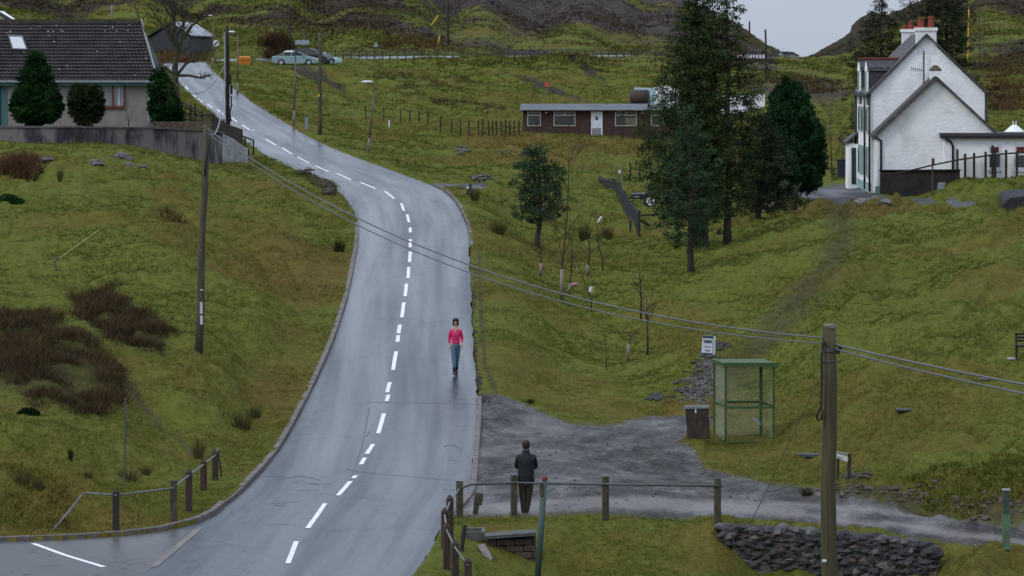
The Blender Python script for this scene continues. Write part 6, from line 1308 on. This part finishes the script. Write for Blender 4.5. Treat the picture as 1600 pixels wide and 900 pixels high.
# rushes: separate clumps
rush = tintmat('rush_blades', [(0, (.012, .016, .007)), (.45, (.04, .048, .018)), (.75, (.085, .072, .03)), (1, (.13, .09, .045))])
def rushes(px, py, wpx, hpx, label, tint=.45, n=90, d=None):
    d = d or hit(px, py); s = d/F; b = G(px, d); k = n; R_ = wpx*s/2
    a = RS.uniform(0, 6.283, k); r = R_*.55*RS.uniform(0, 1, k)**.5; bx, by = b.x+r*np.cos(a), b.y+r*np.sin(a); h = hpx*s*RS.uniform(.6, 1.05, k)
    ex, ey = bx+np.cos(a)*R_*.9*RS.uniform(0, 1.2, k)**1.5, by+np.sin(a)*R_*.5*RS.uniform(.2, 1.2, k); wd = .010*d/150
    Vv = np.empty((k, 3, 3)); Vv[:, 0] = np.stack([bx-wd, by, np.full(k, b.z-.05)], 1); Vv[:, 1] = np.stack([bx+wd, by, np.full(k, b.z-.05)], 1); Vv[:, 2] = np.stack([ex, ey, b.z+h], 1)
    o = npmesh('rush_clump', Vv.reshape(-1, 3), np.arange(k*3).reshape(-1, 3), rush, np.repeat(np.clip(tint+RS.normal(0, .13, k), 0, 1), 3), base=b)
    prop(o, label, 'rushes', 'clumps of rushes on the slopes'); return o
for a in ((530, 394, 24, 24, 'dark rush clump just left of the road above the middle', .2), (742, 314, 18, 22, 'rush clump beside two stakes at the bend', .6), (778, 366, 32, 24, 'rush clump in the field left of the rounded pine', .5),
          (913, 376, 22, 30, 'rush clump left of the white plank', .35), (948, 374, 28, 24, 'brown rush clump right of the white plank', .75), (378, 672, 40, 34, 'wide rush clump left of the kerb near the railing', .5), (398, 655, 24, 22, 'smaller rush clump behind the wide one by the kerb', .55),
          (310, 716, 24, 38, 'tall brown rush clump behind the right end of the tube railing', .8), (110, 722, 8, 22, 'thin dark rush tuft on the left slope foot', .2), (35, 758, 34, 24, 'rush clump in the hollow at the lower left', .55), (60, 766, 24, 26, 'brown rushes right of the lower left hollow', .7),
          (200, 750, 44, 22, 'low brown rushes behind the thin metal pole', .7), (228, 744, 20, 16, 'rush tuft right of the thin metal pole', .65), (829, 632, 13, 9, 'small green tuft at the top edge of the gravel', .2), (94, 285, 10, 22, 'lone rush tuft on the upper left hump', .7),
          (55, 283, 12, 24, 'rush tuft at the end of the brown rush bank', .7), (138, 748, 16, 14, 'low tuft left of the thin metal pole', .7), (945, 372, 10, 12, 'tiny rush tuft by the slatted fence', .6), (1262, 775, 26, 14, 'bright green tuft at the foot of the near pole', .25)): rushes(*a, n=120)
for x, y, yt, l in ((735, 306, 288, 'thin dark stake left of the bend rushes'), (731, 305, 292, 'short stake with a white tip by the bend rushes')):
    d = hit(x, y); t = thing('stake', G(x, d), l, 'stake'); MB().tube([G(x, d), P(x, yt, d)], .05, 6).build('shaft', dark_wood, t); MB().tube([P(x, yt+3, d-.01), P(x, yt-1, d-.01)], .055, 6).build('tip', whiteg if x == 731 else dark_wood, t)
# mossy tussocks on the near banks
tus = tintmat('tussock_blades', [(0, (.04, .05, .010)), (.4, (.085, .10, .018)), (.75, (.145, .135, .030)), (1, (.14, .10, .035))])
thicket('moss_bank', [(1410,745),(1500,725),(1600,730),(1700,720),(1700,800),(1600,795),(1520,800),(1440,790)], 1500, .09, 'mossy tussocks hanging over the cut bank on the right', tus, .55, .03, 10, .12, cat='tussocks', d0=94, d1=106, lean=.8)
thicket('moss_bank', [(0,735),(60,750),(110,790),(100,825),(0,830)], 500, .08, 'mossy hummock in the bottom left corner', tus, .6, .03, 10, .12, cat='tussocks', d0=90, d1=102, lean=.8)
thicket('moss_bank', [(466,262),(500,270),(522,290),(520,306),(500,292),(470,276)], 260, .16, 'dark mossy hump over the rocks where the left bank meets the road', tus, .35, .035, 12, .18, cat='tussocks', d0=185, d1=215, lean=.8)
# bare trees
def bare(base, d, segs, label, name='bare_tree', m=bark2, depth=4, r0=.05, spread=.5, guard=None, gm_=None, cat='tree', group=None, twigr=.006, kids=3, flen=.62):
    """segs: main limbs as pixel polylines"""
    t = thing(name, base, label, cat, group); mb = MB(); lim = MB()
    def grow(p, dr, L, r, k):
        if k == 0: return
        n_ = 4; pts = [p.copy()]; q = p.copy(); dd_ = dr.copy()
        for i in range(n_):
            dd_ = (dd_+Vector((random.gauss(0, .14), random.gauss(0, .14), random.gauss(.03, .1)))).normalized(); q = q+dd_*L/n_; pts.append(q.copy())
        lim.tube(pts, [r*(1-.5*i/n_) for i in range(n_+1)], 4, False)
        for j in range(kids):
            i = random.randint(1, n_); nd_ = (dd_+Vector((random.gauss(0, spread), random.gauss(0, spread), random.gauss(.08, spread*.7)))).normalized(); grow(pts[i], nd_, L*flen*random.uniform(.7, 1.2), max(r*.55, twigr*.7), k-1)
    for si, seg in enumerate(segs):
        pts = [P(x, y, d+(dz if len(s_) > 2 else 0)) for s_ in seg for (x, y, dz) in [s_ if len(s_) > 2 else (*s_, 0)]]
        if si == 0: pts[0] = base-Vector((0, 0, .1))
        rr = r0*(1 if si == 0 else .42); k = len(pts); (mb if si == 0 else lim).tube(pts, [rr*(1-.65*i/(k-1)) for i in range(k)], 7, True)
        L = (pts[-1]-pts[0]).length
        for j in range(int(4+L*1.2)):
            u = random.uniform(.35, 1.0)*(k-1); i = min(int(u), k-2); p = pts[i].lerp(pts[i+1], u-i); dr = (pts[i+1]-pts[i]).normalized()
            nd_ = (dr*.5+Vector((random.gauss(0, .8), random.gauss(0, .8), random.uniform(-.1, .7)))).normalized(); grow(p, nd_, L*random.uniform(.12, .26), rr*.32, depth-1)
    mb.build('trunk', m, t, True)
    if lim.v: lim.build('branches', m, t)
    if guard: MB().tube([base, P(guard[0], guard[1], d)], r0*1.7, 8).build('tree_guard', gm_ or guardm, t, True)
    return t
bare(P(283, 205, 221.5), 221.5, [[(283, 205), (276, 160), (273, 110), (276, 75), (272, 45), (269, 14), (268, -10)], [(277, 92), (284, 62), (288, 35), (291, 5)], [(275, 120), (262, 108), (250, 104), (240, 106)], [(276, 118), (290, 100), (305, 92), (318, 82)], [(277, 118), (295, 118), (315, 122), (328, 116)], [(277, 80), (266, 60), (255, 40), (240, 20)], [(287, 60), (300, 40), (315, 28), (330, 20)]],
     'tall mossy bare tree beside the bungalow with long low twigs', m=barkm, r0=.22, depth=4, kids=3, twigr=.012)
SAP = 'young bare trees planted in the field'
def sap(px, py, segs, label, r0=.03, guard=None, gm_=None, depth=3, **k):
    d = hit(px, py, 110, 230); bare(G(px, d), d, segs, label, 'sapling', r0=r0, guard=guard, gm_=gm_, depth=depth, group=SAP, twigr=.005, **k)
sap(877, 469, [[(877, 469), (878, 420), (882, 380), (886, 340), (888, 290), (889, 240)], [(879, 405), (872, 375), (862, 355), (852, 342)], [(880, 400), (892, 372), (900, 350)], [(877, 412), (866, 396), (855, 390)], [(884, 350), (874, 310), (868, 285)]], 'tallest bare sapling in a pale guard in front of the rounded pine', .036, (878, 421), guardm, 4)
sap(845, 432, [[(845, 432), (845, 405), (844, 380), (850, 374)]], 'short sapling with a pink guard left of the tallest sapling', .035, (845, 411))
sap(888, 460, [[(888, 460), (892, 430), (893, 400), (894, 365)], [(893, 420), (899, 400)]], 'bent sapling with a dark pink guard leaning right', .035, (891, 443))
sap(918, 432, [[(918, 432), (920, 405), (922, 390), (918, 360), (924, 335)], [(921, 400), (908, 388), (900, 380)], [(922, 395), (935, 385), (940, 372)]], 'twiggy sapling with a pink guard between the rush clumps', .04, (918, 414))
sap(942, 424, [[(942, 424), (942, 408), (936, 385), (932, 372)], [(942, 410), (950, 398), (955, 390)]], 'small forked sapling under the slatted fence', .03)
sap(924, 488, [[(924, 488), (924, 470), (915, 445), (905, 420), (898, 400)]], 'leaning sapling topped by a small white guard', .025)
d = hit(924, 488, 110, 200); prop(MB().tube([P(922, 456, d-.05), P(925, 448, d-.05)], .07, 8).build('loose_guard', whiteg), 'small loose white guard on the leaning sapling', 'tree guard')
prop(MB().tube([G(891, hit(891, 447)), G(903, hit(903, 449))+Vector((0, 0, .1))], .08, 8).build('fallen_guard', mat('pink_guard', (.32, .16, .15), .6)), 'fallen pink tube lying in the grass by the saplings', 'tree guard')
sap(1001, 499, [[(1001, 499), (1002, 470), (1000, 440), (999, 418)], [(1001, 460), (993, 445), (988, 435)]], 'bare sapling behind the cables, upper one of the right hand pair', .04)
sap(1012, 555, [[(1012, 555), (1012, 520), (1011, 490), (1010, 462)], [(1012, 505), (1020, 488), (1025, 470)], [(1011, 500), (1004, 480)]], 'taller thin sapling, lower one of the right hand pair', .035)
sap(981, 565, [[(981, 565), (982, 545), (984, 530), (1003, 508)]], 'stub sapling in a pale pink guard with one slanting twig', .03, (982, 537))
sap(948, 580, [[(948, 580), (947, 550), (945, 525), (942, 514)]], 'single thin twig sapling nearest the gravel', .018, depth=1)
sap(900+35, 395, [[(935, 395), (934, 360), (932, 340)]], 'thin stem beside the white plank', .02, depth=2)
for (x, yb, yt, w_, l) in ((1300, 285, 165, 30, 'pale leafless shrub left of the white house porch'), (1318, 270, 205, 16, 'small leafless shrub close to the white house porch')):
    d = 240; bare(G(x, d), d, [[(x, yb), (x-2, (yb+yt)/2), (x-4, yt)], [(x, yb-10), (x-w_/2, (yb+yt)/2), (x-w_*.8, yt+20)], [(x, yb-10), (x+w_*.4, (yb+yt)/2), (x+w_*.5, yt+15)]], l, 'leafless_shrub', mat('pale_twig', (.10, .085, .05), .9, .3, 4), 4, .06, cat='shrub', twigr=.012)
bare(P(200, 206, 214), 214, [[(200, 206), (201, 190), (198, 180), (196, 172)], [(201, 190), (206, 180), (208, 172)]], 'tiny bare shrub against the bungalow wall', 'leafless_shrub', depth=3, r0=.03, cat='shrub')
bare(G(1240, 196), 196, [[(1245, 312), (1243, 290)], [(1244, 300), (1252, 286)]], 'forked dark stump under the cypress', 'tree_stump', bark, 1, .2, cat='stump')
t = thing('timber_prop', G(1256, 204), 'leaning dark timber props at the yard edge under the cypress', 'timber'); MB().beam(P(1245, 314, 204), P(1261, 286, 204), .1).build('prop', dark_wood, t); MB().beam(P(1261, 312, 204), P(1261, 282, 204), .12).build('prop', dark_wood, t)
t = thing('rail_fence', G(1292, 236), 'dark rail fence at the back of the yard beside the porch', 'fence')
for x in (1290, 1302, 1312): MB().beam(P(x, 290, 236), P(x, 262, 236), .1).build('post', dark_wood, t)
for y in (264, 272, 280): MB().beam(P(1284, y, 236), P(1318, y, 236), .06, .08).build('rail', dark_wood, t)
t = thing('picnic_bench', G(893, 520), 'tiny dark picnic bench high on the slope below the upper road', 'bench'); d = hit(893, 97, 400, 640); MB().box(G(893, d)+Vector((0, 0, .8)), (1.0, .7, .1)).build('top', dark_wood, t); MB().box(G(893, d)+Vector((0, 0, .4)), (.8, .5, .7)).build('legs', dark_wood, t)
# ================================================================ people
def skin(name, chains, m, parent, sub=2, root=0):
    """chains: list of lists of (Vector, radius); shared joints are merged"""
    vs = []; rad = []; ed = []; key = {}
    for ch in chains:
        prev = None
        for p, r in ch:
            k = (round(p.x, 4), round(p.y, 4), round(p.z, 4))
            if k not in key: key[k] = len(vs); vs.append(p); rad.append(r if hasattr(r, '__len__') else (r, r))
            i = key[k]
            if prev is not None and prev != i: ed.append((prev, i))
            prev = i
    me = bpy.data.meshes.new(name); org = ORG[parent.name]; me.from_pydata([tuple(v-org) for v in vs], ed, []); o = bpy.data.objects.new(name, me); COL.objects.link(o)
    s = o.modifiers.new('skin', 'SKIN'); s.use_smooth_shade = True
    for i, r in enumerate(rad): me.skin_vertices[0].data[i].radius = r
    me.skin_vertices[0].data[root].use_root = True
    sb = o.modifiers.new('sub', 'SUBSURF'); sb.levels = sub; sb.render_levels = sub
    dg = bpy.context.evaluated_depsgraph_get(); dg.update(); m2 = bpy.data.meshes.new_from_object(o.evaluated_get(dg)); bpy.data.objects.remove(o)
    m2.materials.clear(); m2.materials.append(m); m2.shade_smooth(); o = bpy.data.objects.new(name, m2); COL.objects.link(o); ORG[o.name] = org; o.parent = parent; return o
skinm = mat('skin', (.48, .29, .22), .5, .08, 6)
def hand_chains(wr, dr, th, side):
    """palm + five fingers from the wrist along dr; th = direction the thumb leaves"""
    dr = dr.normalized(); th = (th-dr*th.dot(dr)).normalized(); nrm = dr.cross(th); palm = wr+dr*.05; ch = [[(wr, .024), (palm, (.034, .02)), (wr+dr*.085, (.036, .018))]]
    for k, L in enumerate((.075, .082, .076, .06)):
        o = th*(.027-.018*k); b = wr+dr*.082+o; c1 = b+dr*L*.5+nrm*.004*side; c2 = c1+dr*L*.42+nrm*.018*side; ch.append([(wr+dr*.085, .017), (b, .009), (c1, .009), (c2, .0075)])
    ch.append([(palm, .02), (palm+th*.034+dr*.0, .011), (palm+th*.05+dr*.03, .010), (palm+th*.05+dr*.055, .008)]); return ch
def person(base, facing, H_, J, label, female):
    pass
# --- walking woman, facing the camera
dW = 123.3; xW = (712.0-CX)/F*dW; bW = Vector((xW, dW, rzs(xW, dW))); wom = thing('person', bW, 'woman with bobbed dark hair, bright pink top, jeans and black boots walking on the road', 'person')
def A(x, y, z): return bW+Vector((x, y, z))    # x image right, y away
hip, chest, neck = A(0, 0, .90), A(0, -.02, 1.22), A(0, -.03, 1.40)
# her right leg (image left) forward, left leg behind
lk = [(A(0, 0, .90), (.085, .07)), (A(-.078, -.01, .80), (.07, .075)), (A(-.065, -.12, .47), (.044, .048)), (A(-.035, -.22, .10), .034)]
rk = [(A(0, 0, .90), (.085, .07)), (A(.078, .01, .80), (.07, .075)), (A(.05, .06, .47), (.044, .048)), (A(.02, .30, .13), .034)]
lfoot = [(A(-.035, -.22, .10), .042), (A(-.035, -.25, .045), (.042, .035)), (A(-.04, -.38, .035), (.04, .028))]; rfoot = [(A(.02, .30, .13), .04), (A(.02, .30, .07), (.04, .035)), (A(.025, .20, .035), (.04, .028))]
armL = [(A(0, -.03, 1.33), (.09, .055)), (A(-.145, -.02, 1.315), .036), (A(-.19, .03, 1.07), .036), (A(-.20, -.05, .85), .024)]
armR = [(A(0, -.03, 1.33), (.09, .055)), (A(.145, -.02, 1.315), .036), (A(.195, .04, 1.07), .036), (A(.185, -.15, .91), .024)]
torso = [(A(0, 0, .90), (.085, .07)), (A(0, -.01, 1.05), (.08, .06)), (A(0, -.03, 1.20), (.085, .07)), (A(0, -.03, 1.33), (.09, .055)), (A(0, -.02, 1.42), .048), (A(0, -.025, 1.47), .045)]
head = [(A(0, -.025, 1.47), .045), (A(0, -.045, 1.52), (.055, .062)), (A(0, -.035, 1.58), (.07, .08)), (A(0, -.02, 1.63), (.062, .07))]
def face(t, c, m, s=1, fy=-1):
    mb = MB()
    MB().tube([A(0, -.115, 1.575), A(0, -.145, 1.545), A(0, -.12, 1.535)], [.009, .014, .01], 6).build('nose', m, t, True)
body_h = hand_chains(A(-.20, -.05, .85), Vector((-.02, -.05, -1)), Vector((.1, -1, 0)), 1)+hand_chains(A(.185, -.15, .91), Vector((-.05, -.5, -.8)), Vector((-.6, -.5, .2)), -1)
wb = skin('body', [torso, head, lk, rk, lfoot, rfoot, armL, armR]+body_h, skinm, wom)
MB().tube([A(0, -.115, 1.585), A(0, -.148, 1.555), A(0, -.125, 1.545)], [.008, .014, .01], 6).build('nose', skinm, wom, True)
for sx in (-1, 1): MB().lathe(A(sx*.03, -.122, 1.592), [(.004, -.008), (.013, 0), (.004, .008)], 8).build('eye', mat('eye_dark', (.02, .015, .012), .3), wom)
MB().lathe(A(0, -.118, 1.515), [(.01, -.007), (.026, 0), (.01, .007)], 8).build('lips', mat('lips', (.42, .08, .07), .4), wom)
pink = mat('bright_pink_cloth', (.72, .035, .16), .8, .25, 14, .004)
def infl(ch, e): return [(p, (r[0]+e, r[1]+e) if hasattr(r, '__len__') else r+e) for p, r in ch]
tt_ = infl(torso[:4], .012); tt_[0] = (A(0, 0, .865), (.155, .125)); tt_[1] = (A(0, -.01, 1.03), (.125, .10)); tt_.insert(2, (A(0, -.045, 1.20), (.14, .125))); tt_[3] = (A(0, -.03, 1.30), (.12, .10)); tt_[4] = (A(0, -.02, 1.375), (.075, .065))
aL = infl(armL, .018); aR = infl(armR, .018); aL[0] = aR[0] = tt_[3]; 
aL[3] = (aL[2][0].lerp(aL[3][0], .7), .034); aR[3] = (aR[2][0].lerp(aR[3][0], .72), .034)
skin('pink_top', [tt_, aL, aR], pink, wom)
MB().add([A(-.075, -.118, 1.40), A(.075, -.118, 1.40), A(.045, -.135, 1.33), A(0, -.15, 1.28), A(-.045, -.135, 1.33)], [(0,1,2,3,4)]).prism([A(-.07, -.112, 1.39), A(0, -.147, 1.285), A(.07, -.112, 1.39)], (0, .03, 0)).build('neckline', skinm, wom)
jean = mat('blue_jeans', (.10, .19, .28), .85, .35, 5, .004, col2=(.055, .11, .17))
j1 = infl(lk, .014); j2 = infl(rk, .014); j1[-1] = (lk[2][0].lerp(lk[3][0], .8), .046); j2[-1] = (rk[2][0].lerp(rk[3][0], .8), .045); top_ = (A(0, 0, .97), (.12, .095)); j1[0] = j2[0] = (A(0, 0, .88), (.13, .105))
skin('jeans', [[top_, j1[0]], j1, j2], jean, wom)
bootm = mat('black_leather_boot', (.012, .012, .014), .5, .3, 5)
for k, f_, up1 in ((lk, lfoot, .3), (rk, rfoot, .3)):
    cfp = k[2][0].lerp(k[3][0], .62); skin('boot', [[(cfp, .062), (k[3][0], .055), (f_[1][0]+Vector((0, .02, 0)), (.055, .05)), (f_[2][0]+Vector((0, -.02, 0)), (.045, .032))]], bootm, wom)
hairm = mat('black_brown_hair', (.022, .014, .012), .5, .4, 20, .003)
def hair(fn, prof, t, m, front, fz, n=20):
    """bob or cap: a lathe round the head, opened at the face"""
    mb = MB(); vs = []; fs = []
    for r, z, oy in prof:
        for k in range(n):
            a = 2*math.pi*k/n; vs.append(fn(r*math.sin(a), oy-r*1.08*math.cos(a), z))
    for i in range(len(prof)-1):
        for k in range(n):
            am = (k+.5)*360/n; am = min(am, 360-am); zc = (prof[i][1]+prof[i+1][1])/2
            if (am < front and zc < fz) if front > 0 else (am > 180+front and zc < fz): continue
            fs.append((i*n+k, i*n+(k+1) % n, (i+1)*n+(k+1) % n, (i+1)*n+k))
    fs.append(tuple(range((len(prof)-1)*n, len(prof)*n))); mb.add(vs, fs); o = mb.build('hair', m, t, True); sd2 = o.modifiers.new('thick', 'SOLIDIFY'); sd2.thickness = .012; return o
hair(A, [(.082, 1.462, .012), (.094, 1.50, .005), (.098, 1.56, 0), (.100, 1.61, -.005), (.094, 1.65, -.005), (.072, 1.685, 0), (.035, 1.70, 0)], wom, hairm, 42, 1.60)
# --- man seen from behind, leaning on the rail, arms folded
dM = 96.4; xM = (822-CX)/F*dM; bM = Vector((xM, dM, CZ-(807-HY)/F*dM)); man = thing('person', bM, 'man seen from behind in a dark waxed jacket and brown trousers standing at the rail', 'person')
def A2(x, y, z): return bM+Vector((x, y, z))
torso = [(A2(0, 0, .88), (.09, .07)), (A2(0, -.01, 1.05), (.09, .07)), (A2(.0, -.0, 1.25), (.10, .07)), (A2(0, .0, 1.42), (.09, .05)), (A2(0, .02, 1.50), .05), (A2(0, .025, 1.57), .05)]
head = [(A2(0, .025, 1.57), .05), (A2(0, .04, 1.63), (.06, .07)), (A2(.0, .035, 1.69), (.072, .085)), (A2(0, .03, 1.74), (.06, .07))]
armL = [(torso[3][0], torso[3][1]), (A2(-.18, .01, 1.40), .045), (A2(-.235, .06, 1.16), .038), (A2(-.12, .24, 1.17), .035), (A2(.0, .27, 1.2), .026)]
armR = [(torso[3][0], torso[3][1]), (A2(.18, .01, 1.40), .045), (A2(.235, .06, 1.17), .038), (A2(.12, .25, 1.12), .035), (A2(.0, .29, 1.14), .026)]
lk = [(torso[0][0], torso[0][1]), (A2(-.09, .0, .78), (.08, .08)), (A2(-.075, .02, .44), .05), (A2(-.06, .0, .09), .036)]; rk = [(torso[0][0], torso[0][1]), (A2(.09, .0, .78), (.08, .08)), (A2(.06, .03, .44), .05), (A2(.01, .04, .09), .036)]
lf_ = [(A2(-.06, .0, .09), .042), (A2(-.065, -.0, .045), (.045, .035)), (A2(-.10, .16, .035), (.04, .026))]; rf_ = [(A2(.01, .04, .09), .042), (A2(.01, .03, .045), (.045, .035)), (A2(.03, .2, .035), (.04, .026))]
skin('body', [torso, head, armL, armR, lk, rk, lf_, rf_]+hand_chains(A2(.0, .27, 1.2), Vector((1, .1, .05)), Vector((0, .2, 1)), 1)+hand_chains(A2(.0, .29, 1.14), Vector((-1, .1, .05)), Vector((0, .2, 1)), -1), skinm, man)
for sx in (-1, 1): MB().lathe(A2(sx*.083, .04, 1.68), [(.012, -.03), (.022, 0), (.014, .03)], 8).build('ear', skinm, man, True)
MB().tube([A2(0, .125, 1.70), A2(0, .155, 1.67), A2(0, .13, 1.66)], [.009, .015, .01], 6).build('nose', skinm, man, True)
jk = mat('waxed_jacket', (.011, .016, .021), .6, .4, 5, .012, spec=.25, col2=(.007, .009, .011)); 
tj = [(A2(0, -.0, .72), (.23, .17)), (A2(0, -.01, .92), (.215, .165)), (A2(0, -.0, 1.10), (.205, .155)), (A2(0, -.0, 1.26), (.215, .155)), (A2(0, .0, 1.39), (.20, .13)), (A2(0, .01, 1.48), (.12, .09)), (A2(0, .015, 1.53), (.08, .07))]
aL = infl(armL[:4], .03); aR = infl(armR[:4], .03); aL[0] = aR[0] = tj[4]
skin('jacket', [tj, aL, aR], jk, man)
MB().tube([A2(-.16, -.135, .97), A2(-.05, -.15, .96), A2(.06, -.15, .965), A2(.16, -.13, .97)], .008, 5).build('jacket_seam', black, man)
MB().lathe(A2(0, .018, 1.50), [(.085, 0), (.088, .03), (.075, .075), (.07, .07)], 14).build('collar', mat('collar_cord', (.02, .024, .024), .9), man, True)
tr_ = mat('brown_trousers', (.045, .032, .028), .85, .35, 5, .006); j1 = infl(lk, .028); j2 = infl(rk, .028); j1[0] = j2[0] = (A2(0, 0, .90), (.15, .12)); j1[-1] = (A2(-.06, .0, .06), .055); j2[-1] = (A2(.01, .04, .06), .055)
skin('trousers', [j1, j2], tr_, man)
shm = mat('dark_red_shoe', (.12, .015, .025), .5, .3, 5)
for f_ in (lf_, rf_): skin('shoe', [[(f_[1][0], (.05, .04)), (f_[2][0], (.045, .032))]], shm, man)
hair(A2, [(.066, 1.595, .02), (.078, 1.62, .02), (.090, 1.66, .022), (.096, 1.70, .022), (.094, 1.74, .02), (.078, 1.775, .02), (.045, 1.797, .02), (.01, 1.802, .02)], man, mat('dark_brown_hair', (.03, .02, .016), .6, .4, 25, .004), -65, 1.72)
